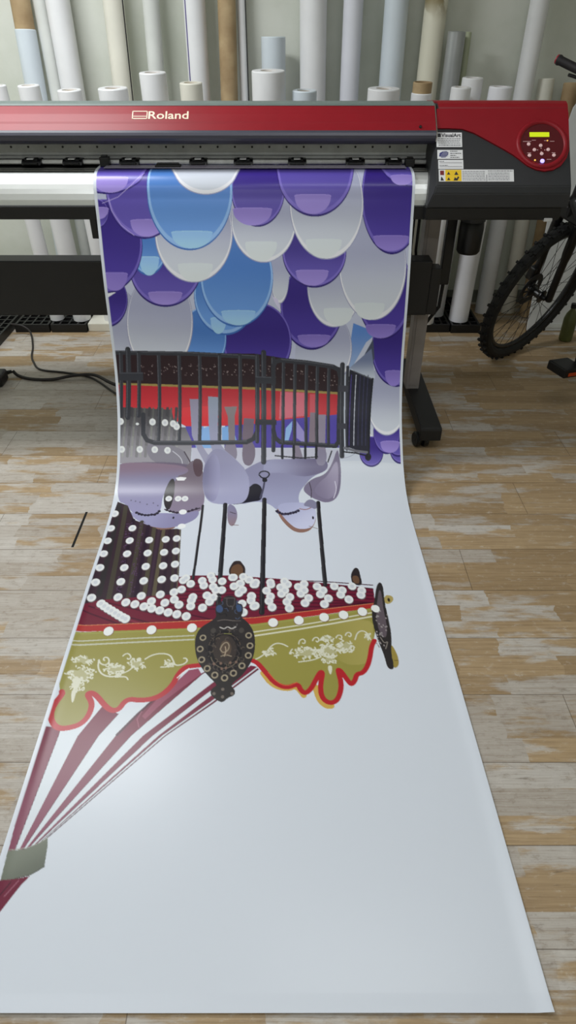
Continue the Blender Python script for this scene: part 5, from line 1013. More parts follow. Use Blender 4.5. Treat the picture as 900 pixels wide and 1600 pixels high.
    SS((218, 217, 197), 3.8, [771, 2122, 774, 2114, 783, 2113, 773, 2115])
    SS((218, 217, 197), 3.7, [783, 2119, 771, 2118, 772, 2120, 779, 2122])
    SS((218, 217, 197), 3.8, [799, 2105, 793, 2101, 797, 2103, 785, 2105])
    SS((218, 217, 197), 3.7, [811, 2121, 807, 2120, 808, 2121, 813, 2114])
    SS((218, 217, 197), 3.8, [772, 2117, 773, 2117, 782, 2118, 781, 2116])
    SS((218, 217, 197), 3.7, [793, 2123, 794, 2123, 783, 2126, 786, 2124])
    SS((218, 217, 197), 3.8, [786, 2128, 798, 2121, 788, 2117, 787, 2129])
    SS((218, 217, 197), 3.8, [803, 2107, 796, 2108, 800, 2115, 802, 2106])
    SS((218, 217, 197), 3.8, [808, 2129, 809, 2129, 804, 2117, 804, 2127])
    SS((218, 217, 197), 3.8, [799, 2111, 797, 2112, 800, 2109, 792, 2105])
    SS((218, 217, 197), 3.8, [780, 2107, 780, 2116, 785, 2109, 776, 2111])
    SS((218, 217, 197), 3.8, [788, 2118, 788, 2118, 779, 2118, 782, 2125])
    SS((218, 217, 197), 3.7, [792, 2121, 797, 2134, 797, 2134, 793, 2121])
    PS((182, 178, 136), [811, 2163, 821, 2173, 807, 2175, 798, 2174, 792, 2187, 783, 2181, 783, 2171, 768, 2172, 766, 2163, 781, 2159, 777, 2149, 784, 2141, 794, 2151, 803, 2147, 817, 2145, 810, 2158])
    SS((218, 217, 197), 3.7, [771, 2171, 770, 2172, 764, 2161, 765, 2160])
    SS((218, 217, 197), 3.7, [799, 2141, 806, 2136, 799, 2145, 809, 2137])
    SS((218, 217, 197), 3.7, [809, 2180, 808, 2187, 811, 2182, 808, 2179])
    SS((218, 217, 197), 3.7, [772, 2177, 772, 2177, 769, 2173, 765, 2176])
    SS((218, 217, 197), 3.7, [820, 2163, 823, 2165, 821, 2159, 828, 2162])
    SS((218, 217, 197), 3.7, [808, 2185, 809, 2180, 804, 2178, 808, 2178])
    SS((218, 217, 197), 3.7, [780, 2153, 778, 2147, 776, 2157, 771, 2156])
    SS((218, 217, 197), 3.7, [781, 2143, 785, 2143, 779, 2151, 781, 2144])
    SS((218, 217, 197), 3.7, [770, 2179, 780, 2184, 783, 2181, 781, 2172])
    SS((218, 217, 197), 3.7, [771, 2165, 779, 2157, 770, 2165, 780, 2160])
    SS((218, 217, 197), 3.7, [803, 2186, 800, 2183, 807, 2180, 800, 2183])
    SS((218, 217, 197), 3.7, [770, 2168, 779, 2169, 775, 2162, 772, 2171])
    SS((218, 217, 197), 3.6, [808, 2189, 810, 2180, 809, 2188, 802, 2186])
    SS((218, 217, 197), 3.6, [789, 2190, 791, 2189, 786, 2190, 794, 2186])
    SS((218, 217, 197), 3.7, [830, 2161, 819, 2162, 830, 2162, 825, 2166])
    SS((218, 217, 197), 3.7, [776, 2153, 782, 2145, 776, 2150, 779, 2156])
    SS((218, 217, 197), 3.7, [811, 2150, 804, 2157, 810, 2159, 813, 2152])
    SS((218, 217, 197), 3.7, [785, 2147, 782, 2145, 790, 2140, 789, 2145])
    SS((218, 217, 197), 3.7, [812, 2186, 807, 2179, 813, 2186, 817, 2179])
    SS((218, 217, 197), 3.7, [773, 2138, 766, 2144, 778, 2139, 771, 2153])
    SS((218, 217, 197), 3.7, [798, 2147, 804, 2139, 804, 2138, 796, 2145])
    SS((218, 217, 197), 3.7, [792, 2134, 795, 2140, 790, 2133, 790, 2146])
    SS((218, 217, 197), 3.7, [779, 2177, 786, 2173, 786, 2170, 786, 2170])
    SS((218, 217, 197), 3.7, [779, 2148, 776, 2153, 776, 2153, 785, 2148])
    SS((218, 217, 197), 3.7, [784, 2185, 776, 2184, 784, 2181, 782, 2186])
    SS((218, 217, 197), 3.7, [784, 2143, 775, 2139, 778, 2137, 775, 2139])
    SS((218, 217, 197), 3.7, [782, 2152, 788, 2149, 782, 2152, 785, 2143])
    SS((218, 217, 197), 3.7, [790, 2183, 794, 2178, 790, 2172, 793, 2181])
    SS((218, 217, 197), 3.7, [807, 2173, 800, 2183, 804, 2173, 804, 2185])
    SS((218, 217, 197), 3.7, [804, 2143, 798, 2149, 809, 2147, 809, 2152])
    SS((218, 217, 197), 3.7, [815, 2165, 822, 2154, 813, 2156, 824, 2156])
    SS((218, 217, 197), 3.7, [780, 2180, 777, 2172, 775, 2175, 775, 2177])
    SS((218, 217, 197), 3.7, [795, 2144, 794, 2147, 806, 2153, 799, 2155])
    PS((182, 178, 136), [811, 2196, 810, 2201, 800, 2200, 799, 2205, 793, 2209, 789, 2202, 784, 2202, 774, 2201, 781, 2196, 784, 2193, 780, 2186, 789, 2186, 794, 2189, 802, 2184, 806, 2187, 802, 2193])
    SS((218, 217, 197), 3.6, [794, 2202, 789, 2213, 785, 2207, 786, 2205])
    SS((218, 217, 197), 3.6, [791, 2208, 793, 2211, 792, 2206, 798, 2205])
    SS((218, 217, 197), 3.6, [803, 2189, 802, 2189, 806, 2188, 804, 2189])
    SS((218, 217, 197), 3.7, [807, 2179, 807, 2179, 795, 2182, 801, 2190])
    SS((218, 217, 197), 3.6, [770, 2200, 769, 2197, 774, 2191, 775, 2191])
    SS((218, 217, 197), 3.6, [813, 2202, 810, 2198, 810, 2198, 811, 2210])
    SS((218, 217, 197), 3.6, [807, 2209, 801, 2209, 806, 2200, 802, 2200])
    SS((218, 217, 197), 3.6, [780, 2202, 773, 2195, 772, 2198, 774, 2194])
    SS((218, 217, 197), 3.6, [795, 2202, 801, 2206, 796, 2202, 800, 2207])
    SS((218, 217, 197), 3.6, [804, 2189, 807, 2191, 806, 2190, 799, 2191])
    SS((218, 217, 197), 3.6, [778, 2195, 772, 2209, 782, 2207, 779, 2195])
    SS((218, 217, 197), 3.6, [785, 2184, 796, 2181, 784, 2188, 799, 2189])
    PS((218, 217, 197), [784, 2218, 802, 2218, 792, 2261])
    PS((182, 178, 136), [772, 2170, 752, 2176, 740, 2178, 740, 2192, 722, 2188, 714, 2180, 692, 2185, 684, 2178, 702, 2170, 688, 2162, 691, 2153, 715, 2158, 724, 2152, 743, 2146, 743, 2160, 750, 2164])
    SS((218, 217, 197), 3.7, [761, 2179, 751, 2187, 750, 2182, 760, 2188])
    SS((218, 217, 197), 3.7, [701, 2160, 711, 2151, 701, 2159, 702, 2150])
    SS((218, 217, 197), 3.7, [753, 2155, 752, 2155, 747, 2161, 756, 2158])
    SS((218, 217, 197), 3.7, [714, 2162, 703, 2159, 705, 2162, 705, 2153])
    SS((218, 217, 197), 3.7, [752, 2171, 758, 2159, 764, 2173, 765, 2171])
    SS((218, 217, 197), 3.6, [756, 2188, 754, 2189, 757, 2187, 759, 2180])
    SS((218, 217, 197), 3.6, [736, 2183, 732, 2184, 732, 2190, 736, 2191])
    SS((218, 217, 197), 3.7, [749, 2175, 750, 2182, 751, 2175, 746, 2178])
    SS((218, 217, 197), 3.7, [676, 2175, 677, 2169, 680, 2167, 687, 2172])
    SS((218, 217, 197), 3.7, [756, 2176, 758, 2181, 751, 2184, 750, 2178])
    SS((218, 217, 197), 3.7, [711, 2147, 716, 2151, 711, 2146, 713, 2146])
    SS((218, 217, 197), 3.7, [679, 2164, 678, 2164, 684, 2156, 684, 2156])
    SS((218, 217, 197), 3.7, [720, 2191, 724, 2189, 723, 2184, 720, 2184])
    SS((218, 217, 197), 3.7, [760, 2164, 754, 2167, 751, 2163, 753, 2159])
    SS((218, 217, 197), 3.7, [742, 2156, 750, 2159, 742, 2156, 748, 2162])
    SS((218, 217, 197), 3.7, [701, 2181, 700, 2180, 697, 2178, 696, 2190])
    SS((218, 217, 197), 3.7, [692, 2182, 705, 2178, 693, 2179, 697, 2190])
    SS((218, 217, 197), 3.7, [693, 2162, 693, 2161, 693, 2157, 693, 2158])
    SS((218, 217, 197), 3.6, [735, 2194, 732, 2188, 737, 2186, 737, 2186])
    SS((218, 217, 197), 3.7, [726, 2157, 730, 2159, 726, 2154, 726, 2152])
    SS((218, 217, 197), 3.7, [721, 2162, 720, 2149, 725, 2152, 721, 2149])
    SS((218, 217, 197), 3.7, [768, 2162, 756, 2160, 756, 2159, 766, 2157])
    SS((218, 217, 197), 3.7, [764, 2157, 770, 2161, 768, 2156, 762, 2159])
    SS((218, 217, 197), 3.7, [752, 2149, 755, 2153, 751, 2163, 740, 2156])
    SS((218, 217, 197), 3.7, [730, 2157, 732, 2149, 732, 2158, 736, 2150])
    SS((218, 217, 197), 3.7, [731, 2156, 737, 2153, 727, 2150, 737, 2153])
    SS((218, 217, 197), 3.7, [711, 2169, 717, 2165, 714, 2168, 708, 2168])
    SS((218, 217, 197), 3.7, [743, 2160, 751, 2157, 743, 2160, 741, 2153])
    SS((218, 217, 197), 3.7, [773, 2160, 763, 2158, 772, 2167, 771, 2158])
    SS((218, 217, 197), 3.7, [739, 2160, 748, 2159, 742, 2157, 748, 2165])
    SS((218, 217, 197), 3.7, [763, 2167, 763, 2165, 759, 2161, 760, 2162])
    SS((218, 217, 197), 3.7, [697, 2173, 693, 2171, 700, 2171, 695, 2164])
    SS((218, 217, 197), 3.7, [767, 2183, 763, 2177, 767, 2180, 767, 2184])
    SS((218, 217, 197), 3.7, [729, 2147, 730, 2147, 734, 2150, 726, 2148])
    SS((218, 217, 197), 3.7, [689, 2183, 689, 2182, 698, 2185, 694, 2180])
    SS((218, 217, 197), 3.7, [680, 2174, 678, 2165, 674, 2173, 678, 2175])
    SS((218, 217, 197), 3.6, [718, 2198, 712, 2189, 720, 2191, 720, 2189])
    SS((218, 217, 197), 3.7, [705, 2163, 707, 2152, 698, 2164, 708, 2152])
    SS((218, 217, 197), 3.7, [752, 2171, 742, 2177, 745, 2170, 753, 2171])
    PS((182, 178, 136), [873, 2146, 858, 2150, 861, 2158, 855, 2167, 846, 2158, 839, 2160, 825, 2162, 831, 2151, 831, 2146, 821, 2138, 834, 2135, 843, 2136, 849, 2125, 857, 2129, 856, 2139, 870, 2139])
    SS((218, 217, 197), 3.7, [863, 2150, 865, 2148, 857, 2151, 858, 2151])
    SS((218, 217, 197), 3.7, [838, 2135, 829, 2129, 845, 2125, 835, 2119])
    SS((218, 217, 197), 3.7, [848, 2154, 850, 2156, 837, 2160, 841, 2167])
    SS((218, 217, 197), 3.7, [824, 2149, 830, 2151, 832, 2140, 830, 2140])
    SS((218, 217, 197), 3.7, [817, 2141, 829, 2136, 822, 2143, 828, 2133])
    SS((218, 217, 197), 3.7, [861, 2146, 864, 2144, 864, 2141, 862, 2146])
    SS((218, 217, 197), 3.7, [846, 2168, 839, 2171, 836, 2170, 846, 2158])
    SS((218, 217, 197), 3.7, [855, 2132, 858, 2136, 862, 2136, 862, 2125])
    SS((218, 217, 197), 3.7, [844, 2168, 854, 2162, 842, 2157, 852, 2156])
    SS((218, 217, 197), 3.7, [863, 2158, 869, 2163, 871, 2149, 873, 2149])
    SS((218, 217, 197), 3.7, [862, 2135, 866, 2134, 867, 2133, 860, 2134])
    SS((218, 217, 197), 3.7, [863, 2159, 859, 2166, 854, 2166, 857, 2167])
    SS((218, 217, 197), 3.7, [822, 2136, 831, 2132, 821, 2138, 821, 2139])
    SS((218, 217, 197), 3.7, [862, 2152, 860, 2148, 871, 2143, 871, 2151])
    SS((218, 217, 197), 3.7, [833, 2131, 839, 2138, 836, 2143, 825, 2140])
    SS((218, 217, 197), 3.7, [833, 2133, 837, 2138, 833, 2132, 834, 2137])
    SS((218, 217, 197), 3.7, [829, 2172, 825, 2168, 836, 2160, 836, 2169])
    SS((218, 217, 197), 3.7, [841, 2152, 841, 2152, 835, 2159, 838, 2160])
    SS((218, 217, 197), 3.7, [835, 2144, 830, 2147, 825, 2134, 834, 2145])
    SS((218, 217, 197), 3.7, [820, 2147, 833, 2137, 824, 2149, 829, 2148])
    SS((218, 217, 197), 3.7, [854, 2157, 857, 2155, 862, 2156, 862, 2168])
    SS((218, 217, 197), 3.7, [828, 2157, 833, 2163, 836, 2151, 838, 2152])
    SS((218, 217, 197), 3.7, [855, 2169, 866, 2161, 859, 2170, 865, 2166])
    SS((218, 217, 197), 3.7, [830, 2159, 834, 2157, 828, 2158, 829, 2158])
    SS((218, 217, 197), 3.9, [704, 2136, 705, 2129, 707, 2123, 711, 2119, 715, 2117, 719, 2117, 722, 2120, 724, 2123, 724, 2127, 723, 2131, 722, 2133, 720, 2134, 718, 2134, 717, 2133, 716, 2132])
    SS((218, 217, 197), 3.9, [747, 2123, 749, 2117, 753, 2112, 757, 2110, 761, 2110, 764, 2112, 766, 2116, 767, 2120, 766, 2123, 764, 2126, 762, 2128, 760, 2128, 759, 2127, 758, 2126, 758, 2124])
    SS((218, 217, 197), 4.0, [820, 2112, 822, 2107, 825, 2103, 829, 2101, 833, 2101, 836, 2103, 838, 2106, 838, 2110, 837, 2113, 836, 2116, 834, 2117, 832, 2117, 831, 2116, 830, 2115, 830, 2114])
    SS((218, 217, 197), 4.0, [850, 2102, 852, 2096, 855, 2092, 859, 2090, 863, 2090, 866, 2093, 868, 2096, 868, 2099, 867, 2103, 866, 2105, 864, 2107, 862, 2107, 861, 2106, 860, 2105, 860, 2104])
    SS((218, 217, 197), 4.3, [670, 2146, 652, 2134, 631, 2133, 615, 2150, 605, 2170, 584, 2189, 574, 2194])
    PS((182, 178, 136), [625, 2170, 622, 2173, 626, 2180, 619, 2180, 615, 2177, 610, 2183, 606, 2179, 609, 2172, 603, 2170, 602, 2164, 610, 2164, 611, 2159, 615, 2154, 618, 2162, 621, 2163, 629, 2164])
    SS((218, 217, 197), 3.7, [603, 2181, 602, 2178, 612, 2176, 605, 2174])
    SS((218, 217, 197), 3.7, [608, 2169, 609, 2169, 615, 2164, 610, 2159])
    SS((218, 217, 197), 3.7, [622, 2151, 623, 2152, 623, 2152, 614, 2156])
    SS((218, 217, 197), 3.7, [604, 2178, 598, 2175, 598, 2172, 605, 2178])
    SS((218, 217, 197), 3.7, [614, 2176, 603, 2182, 606, 2185, 605, 2184])
    SS((218, 217, 197), 3.7, [623, 2163, 621, 2163, 617, 2154, 626, 2153])
    SS((218, 217, 197), 3.7, [634, 2176, 634, 2173, 628, 2168, 625, 2181])
    SS((218, 217, 197), 3.7, [596, 2169, 597, 2168, 599, 2177, 596, 2170])
    SS((218, 217, 197), 3.7, [611, 2180, 617, 2176, 614, 2177, 616, 2176])
    SS((218, 217, 197), 3.7, [595, 2164, 606, 2165, 593, 2168, 593, 2167])
    SS((218, 217, 197), 3.7, [619, 2172, 626, 2175, 619, 2177, 625, 2176])
    SS((218, 217, 197), 3.7, [625, 2162, 625, 2167, 624, 2166, 624, 2166])
    SS((218, 217, 197), 3.7, [603, 2170, 596, 2167, 598, 2171, 603, 2164])
    SS((218, 217, 197), 4.0, [878, 2119, 887, 2092, 904, 2081, 919, 2092, 926, 2119])
    PS((182, 178, 136), [920, 2106, 922, 2109, 921, 2114, 918, 2111, 916, 2114, 913, 2117, 913, 2111, 913, 2108, 910, 2106, 913, 2102, 915, 2101, 915, 2095, 918, 2095, 919, 2100, 922, 2098, 924, 2101])
    SS((218, 217, 197), 3.8, [908, 2112, 916, 2098, 918, 2102, 917, 2107])
    SS((218, 217, 197), 3.8, [918, 2104, 915, 2113, 920, 2104, 919, 2104])
    SS((218, 217, 197), 3.8, [928, 2094, 923, 2101, 927, 2098, 921, 2101])
    SS((218, 217, 197), 3.8, [925, 2111, 916, 2120, 922, 2108, 918, 2121])
    SS((218, 217, 197), 3.8, [918, 2097, 911, 2097, 914, 2104, 911, 2098])
    SS((218, 217, 197), 3.8, [928, 2096, 913, 2095, 916, 2102, 925, 2101])
    SS((218, 217, 197), 3.8, [701, 2205, 742, 2199, 769, 2186])
    O((98, 85, 90), 15.0, 19.5, [22, 1493, 22, 1579, 24, 1650, 25, 1722, 26, 1796, 28, 1869, 29, 1943, 103, 1577, 104, 1648, 107, 1721, 110, 1794, 112, 1865, 115, 1938, 175, 1646, 180, 1717, 184, 1788, 189, 1860, 192, 1931, 235, 1641, 239, 1713, 244, 1784, 249, 1853, 254, 1924, 275, 1636, 280, 1706, 286, 1776, 292, 1846, 297, 1914, 321, 1901, 145, 1961, 176, 1969, 208, 1980, 228, 1956, 235, 1988, 261, 1997, 289, 2005, 318, 2014, 349, 2022, 273, 1963, 302, 1948, 321, 1971, 65, 1967, 78, 1979, 92, 1989, 106, 1999, 119, 2008, 133, 2018, 146, 2028, 157, 2034, 323, 1857, 349, 1874, 330, 1846, 362, 1936, 359, 1952, 359, 1978, 398, 1985, 419, 1958, 430, 1938, 408, 1928, 394, 1882, 387, 1859, 416, 1834, 422, 1854, 427, 1888, 436, 1903, 455, 1862, 456, 1903, 489, 1843, 526, 1840, 547, 1855, 496, 1886, 518, 1873, 526, 1903, 514, 1918, 563, 1878, 557, 1933, 554, 1952, 565, 1979, 531, 2005, 526, 1967, 493, 1843, 526, 1840, 545, 1855, 516, 1873, 497, 1886, 524, 1903, 514, 1916, 567, 1878, 569, 1867, 556, 1932, 554, 1953, 569, 1977, 606, 1907, 619, 1867, 621, 1879, 618, 1935, 613, 1956, 624, 1984, 667, 1863, 676, 1878, 653, 1892, 667, 1906, 655, 1923, 683, 1938, 673, 1960, 680, 1988, 733, 1876, 713, 1890, 731, 1906, 720, 1923, 745, 1943, 732, 1965, 775, 1889, 795, 1906, 784, 1925, 810, 1945, 795, 1970, 834, 1888, 893, 1888, 858, 1906, 852, 1927, 876, 1950, 923, 1907, 919, 1929])
    O((229, 231, 231), 14.3, 18.0, [20, 1490, 21, 1575, 23, 1647, 23, 1719, 25, 1793, 26, 1867, 28, 1940, 101, 1574, 103, 1645, 106, 1718, 109, 1791, 110, 1862, 114, 1935, 174, 1642, 179, 1714, 183, 1785, 187, 1857, 190, 1929, 234, 1638, 237, 1710, 243, 1781, 247, 1850, 252, 1922, 274, 1633, 279, 1703, 284, 1773, 290, 1843, 296, 1911, 320, 1898, 144, 1959, 175, 1967, 206, 1977, 227, 1953, 233, 1986, 260, 1994, 288, 2003, 317, 2011, 348, 2020, 272, 1960, 301, 1945, 319, 1969, 64, 1965, 77, 1976, 91, 1987, 104, 1996, 118, 2006, 131, 2016, 145, 2025, 156, 2032, 321, 1854, 348, 1871, 329, 1843, 361, 1934, 358, 1949, 358, 1975, 397, 1982, 418, 1955, 429, 1935, 407, 1926, 393, 1879, 386, 1856, 414, 1831, 421, 1851, 425, 1885, 435, 1901, 454, 1859, 455, 1901, 488, 1840, 525, 1837, 546, 1852, 495, 1883, 517, 1870, 525, 1901, 513, 1916, 562, 1875, 556, 1931, 554, 1949, 564, 1976, 530, 2003, 525, 1965, 492, 1840, 525, 1837, 544, 1852, 515, 1870, 496, 1883, 523, 1901, 513, 1914, 566, 1875, 568, 1865, 555, 1929, 554, 1950, 568, 1974, 605, 1905, 618, 1865, 620, 1876, 618, 1932, 613, 1953, 623, 1981, 666, 1860, 676, 1875, 652, 1889, 666, 1904, 655, 1920, 682, 1935, 672, 1957, 679, 1986, 732, 1873, 712, 1887, 731, 1904, 719, 1920, 744, 1940, 731, 1963, 775, 1886, 794, 1904, 784, 1923, 809, 1942, 794, 1968, 833, 1885, 893, 1885, 858, 1904, 851, 1925, 876, 1947, 923, 1905, 918, 1926])
    O((208, 212, 218), 6.4, 8.3, [20, 1490, 21, 1575, 23, 1647, 23, 1719, 25, 1793, 26, 1867, 28, 1940, 101, 1574, 103, 1645, 106, 1718, 109, 1791, 110, 1862, 114, 1935, 174, 1642, 179, 1714, 183, 1785, 187, 1857, 190, 1929, 234, 1638, 237, 1710, 243, 1781, 247, 1850, 252, 1922, 274, 1633, 279, 1703, 284, 1773, 290, 1843, 296, 1911, 320, 1898, 144, 1959, 175, 1967, 206, 1977, 227, 1953, 233, 1986, 260, 1994, 288, 2003, 317, 2011, 348, 2020, 272, 1960, 301, 1945, 319, 1969, 64, 1965, 77, 1976, 91, 1987, 104, 1996, 118, 2006, 131, 2016, 145, 2025, 156, 2032, 321, 1854, 348, 1871, 329, 1843, 361, 1934, 358, 1949, 358, 1975, 397, 1982, 418, 1955, 429, 1935, 407, 1926, 393, 1879, 386, 1856, 414, 1831, 421, 1851, 425, 1885, 435, 1901, 454, 1859, 455, 1901, 488, 1840, 525, 1837, 546, 1852, 495, 1883, 517, 1870, 525, 1901, 513, 1916, 562, 1875, 556, 1931, 554, 1949, 564, 1976, 530, 2003, 525, 1965, 492, 1840, 525, 1837, 544, 1852, 515, 1870, 496, 1883, 523, 1901, 513, 1914, 566, 1875, 568, 1865, 555, 1929, 554, 1950, 568, 1974, 605, 1905, 618, 1865, 620, 1876, 618, 1932, 613, 1953, 623, 1981, 666, 1860, 676, 1875, 652, 1889, 666, 1904, 655, 1920, 682, 1935, 672, 1957, 679, 1986, 732, 1873, 712, 1887, 731, 1904, 719, 1920, 744, 1940, 731, 1963, 775, 1886, 794, 1904, 784, 1923, 809, 1942, 794, 1968, 833, 1885, 893, 1885, 858, 1904, 851, 1925, 876, 1947, 923, 1905, 918, 1926])
    O((117, 75, 64), 16.4, 18.0, [113, 2086, 246, 2080, 372, 2071, 627, 2051, 708, 2042, 790, 2029, 852, 2019, 914, 2005, 959, 1992])
    O((235, 237, 235), 15.2, 18.4, [112, 2084, 245, 2078, 371, 2069, 626, 2048, 708, 2039, 789, 2026, 852, 2016, 914, 2002, 959, 1989])
    O((229, 231, 231), 13.1, 14.0, [13, 1073, 143, 1075, 194, 1078, 227, 1082, 241, 1094, 18, 1188, 91, 1188, 152, 1189, 204, 1192, 219, 1408, 256, 1408, 283, 1408])
    O((208, 210, 216), 5.7, 6.0, [13, 1073, 143, 1075, 194, 1078, 227, 1082, 241, 1094, 18, 1188, 91, 1188, 152, 1189, 204, 1192, 219, 1408, 256, 1408, 283, 1408])
    P((239, 239, 241), [240, 1309, 260, 1305, 284, 1308, 275, 1321, 247, 1321])
    O((229, 231, 231), 6.8, 5.0, [81, 1083])
    O((239, 241, 241), 14.9, 14.0, [281, 1480, 285, 1562])
    PS((49, 45, 45), [460, 1955, 465, 1928, 502, 1928, 509, 1963, 528, 1967, 530, 2005, 522, 2023, 542, 2040, 562, 2074, 571, 2116, 570, 2170, 557, 2215, 533, 2258, 509, 2280, 505, 2294, 517, 2306, 516, 2324, 497, 2332, 483, 2349, 468, 2341, 456, 2331, 446, 2318, 449, 2300, 465, 2289, 449, 2271, 422, 2240, 398, 2196, 387, 2150, 385, 2102, 398, 2067, 428, 2042, 446, 2023, 439, 1997, 440, 1970])
    PS((32, 30, 32), [531, 2163, 530, 2187, 523, 2209, 512, 2226, 499, 2236, 483, 2240, 467, 2236, 452, 2226, 440, 2209, 431, 2187, 427, 2163, 427, 2138, 433, 2115, 444, 2097, 458, 2085, 475, 2081, 492, 2085, 507, 2097, 520, 2115, 528, 2138])
    PS((62, 54, 51), [516, 2156, 514, 2176, 509, 2193, 499, 2205, 488, 2212, 475, 2212, 463, 2205, 453, 2193, 445, 2176, 442, 2156, 443, 2137, 448, 2119, 457, 2106, 469, 2099, 482, 2099, 495, 2106, 505, 2119, 513, 2137])
    PS((90, 75, 64), [499, 2153, 498, 2167, 494, 2178, 487, 2184, 479, 2184, 472, 2178, 467, 2167, 464, 2153, 465, 2139, 469, 2127, 476, 2121, 484, 2121, 491, 2127, 497, 2139])
    SS((119, 106, 92), 2.5, [522, 2186, 520, 2192, 518, 2198, 516, 2203, 513, 2208, 510, 2213, 507, 2217, 503, 2220, 499, 2223, 495, 2225, 491, 2227, 487, 2228, 483, 2228, 478, 2228, 474, 2227, 469, 2225, 465, 2223, 461, 2220, 457, 2217, 453, 2213, 450, 2208, 446, 2203, 443, 2198, 441, 2192, 439, 2186])
    SS((98, 85, 75), 2.4, [430, 2140, 431, 2133, 433, 2125, 436, 2119, 440, 2112, 444, 2107, 449, 2102, 455, 2098, 462, 2096, 468, 2094, 475, 2093, 482, 2094, 489, 2096, 496, 2098, 502, 2102, 508, 2107, 513, 2112, 518, 2119, 521, 2125, 524, 2133, 526, 2140])
    SS((24, 22, 24), 2.1, [505, 2227, 509, 2224, 514, 2226, 515, 2232])
    SS((75, 68, 68), 2.2, [504, 2086, 505, 2079, 509, 2076, 514, 2078])
    SS((104, 92, 79), 2.1, [444, 2161, 442, 2167, 437, 2168, 433, 2164])
    SS((75, 68, 68), 2.2, [525, 2139, 520, 2141, 516, 2137, 515, 2131])
    SS((24, 22, 24), 2.2, [521, 2127, 520, 2121, 524, 2116, 529, 2118])
    SS((24, 22, 24), 2.2, [451, 2137, 447, 2132, 448, 2126, 452, 2123])
    SS((90, 81, 75), 2.2, [460, 2081, 462, 2088, 459, 2093, 454, 2093])
    SS((90, 81, 75), 2.1, [519, 2237, 514, 2239, 510, 2236, 509, 2230])
    SS((24, 22, 24), 2.1, [430, 2191, 427, 2186, 428, 2180, 432, 2178])
    SS((75, 68, 68), 2.1, [508, 2229, 508, 2223, 512, 2220, 517, 2222])
    SS((90, 81, 75), 2.1, [511, 2184, 516, 2182, 520, 2186, 520, 2192])
    SS((75, 68, 68), 2.1, [517, 2205, 521, 2209, 521, 2215, 517, 2219])
    SS((104, 92, 79), 2.1, [456, 2208, 458, 2203, 463, 2202, 467, 2206])
    SS((24, 22, 24), 2.1, [448, 2220, 445, 2215, 447, 2209, 452, 2208])
    SS((24, 22, 24), 2.1, [462, 2198, 458, 2201, 453, 2199, 451, 2193])
    SS((75, 68, 68), 2.1, [508, 2161, 512, 2157, 517, 2158, 519, 2164])
    SS((90, 81, 75), 2.2, [443, 2132, 443, 2138, 439, 2142, 435, 2140])
    SS((104, 92, 79), 2.1, [495, 2220, 492, 2215, 493, 2209, 498, 2207])
    SS((90, 81, 75), 2.1, [453, 2232, 449, 2228, 448, 2222, 452, 2218])
    SS((24, 22, 24), 2.1, [515, 2245, 510, 2245, 507, 2241, 507, 2235])
    SS((75, 68, 68), 2.1, [441, 2213, 446, 2212, 450, 2216, 450, 2222])
    SS((90, 81, 75), 2.1, [436, 2209, 437, 2216, 433, 2220, 428, 2219])
    SS((75, 68, 68), 2.2, [510, 2119, 507, 2113, 509, 2107, 514, 2106])
    SS((24, 22, 24), 2.2, [510, 2137, 513, 2132, 518, 2132, 521, 2137])
    SS((104, 92, 79), 2.2, [489, 2083, 489, 2076, 494, 2073, 499, 2076])
    SS((24, 22, 24), 2.1, [518, 2190, 514, 2186, 514, 2180, 517, 2176])
    SS((75, 68, 68), 2.1, [485, 2224, 488, 2229, 487, 2234, 483, 2237])
    SS((104, 92, 79), 2.1, [529, 2156, 530, 2150, 534, 2147, 538, 2149])
    SS((24, 22, 24), 2.1, [519, 2218, 521, 2223, 519, 2228, 514, 2229])
    SS((75, 68, 68), 2.1, [520, 2167, 524, 2171, 523, 2177, 519, 2181])
    SS((24, 22, 24), 2.2, [510, 2113, 509, 2107, 513, 2102, 518, 2103])
    SS((90, 81, 75), 2.1, [465, 2238, 461, 2235, 460, 2229, 463, 2224])
    SS((104, 92, 79), 2.1, [452, 2193, 457, 2193, 460, 2198, 459, 2204])
    SS((24, 22, 24), 2.2, [433, 2111, 437, 2116, 437, 2123, 432, 2126])
    SS((75, 68, 68), 2.1, [485, 2226, 486, 2233, 483, 2237, 478, 2236])
    SS((90, 81, 75), 2.1, [509, 2205, 505, 2208, 500, 2206, 499, 2201])
    SS((90, 81, 75), 2.2, [444, 2099, 440, 2103, 435, 2101, 433, 2095])
    SS((104, 92, 79), 2.2, [450, 2116, 452, 2111, 457, 2110, 461, 2115])
    SS((75, 68, 68), 2.1, [431, 2212, 435, 2209, 439, 2211, 441, 2217])
    SS((90, 81, 75), 2.1, [497, 2217, 502, 2217, 505, 2222, 505, 2228])
    SS((90, 81, 75), 2.2, [435, 2111, 440, 2112, 443, 2118, 441, 2124])
    SS((90, 81, 75), 2.2, [479, 2120, 479, 2113, 483, 2109, 488, 2112])
    SS((75, 68, 68), 2.1, [443, 2201, 447, 2206, 446, 2212, 442, 2215])
    SS((90, 81, 75), 2.1, [481, 2248, 477, 2244, 477, 2238, 481, 2235])
    SS((104, 92, 79), 2.1, [481, 2211, 486, 2212, 489, 2217, 487, 2223])
    SS((90, 81, 75), 2.2, [493, 2084, 494, 2078, 499, 2075, 503, 2078])
    SS((104, 92, 79), 2.2, [440, 2146, 444, 2142, 449, 2143, 451, 2149])
    SS((75, 68, 68), 2.1, [518, 2143, 523, 2143, 526, 2147, 526, 2154])
    SS((104, 92, 79), 2.1, [538, 2193, 538, 2199, 534, 2203, 530, 2201])
    SS((90, 81, 75), 2.1, [525, 2199, 524, 2193, 527, 2188, 532, 2188])
    SS((24, 22, 24), 2.2, [444, 2090, 449, 2094, 450, 2100, 446, 2105])
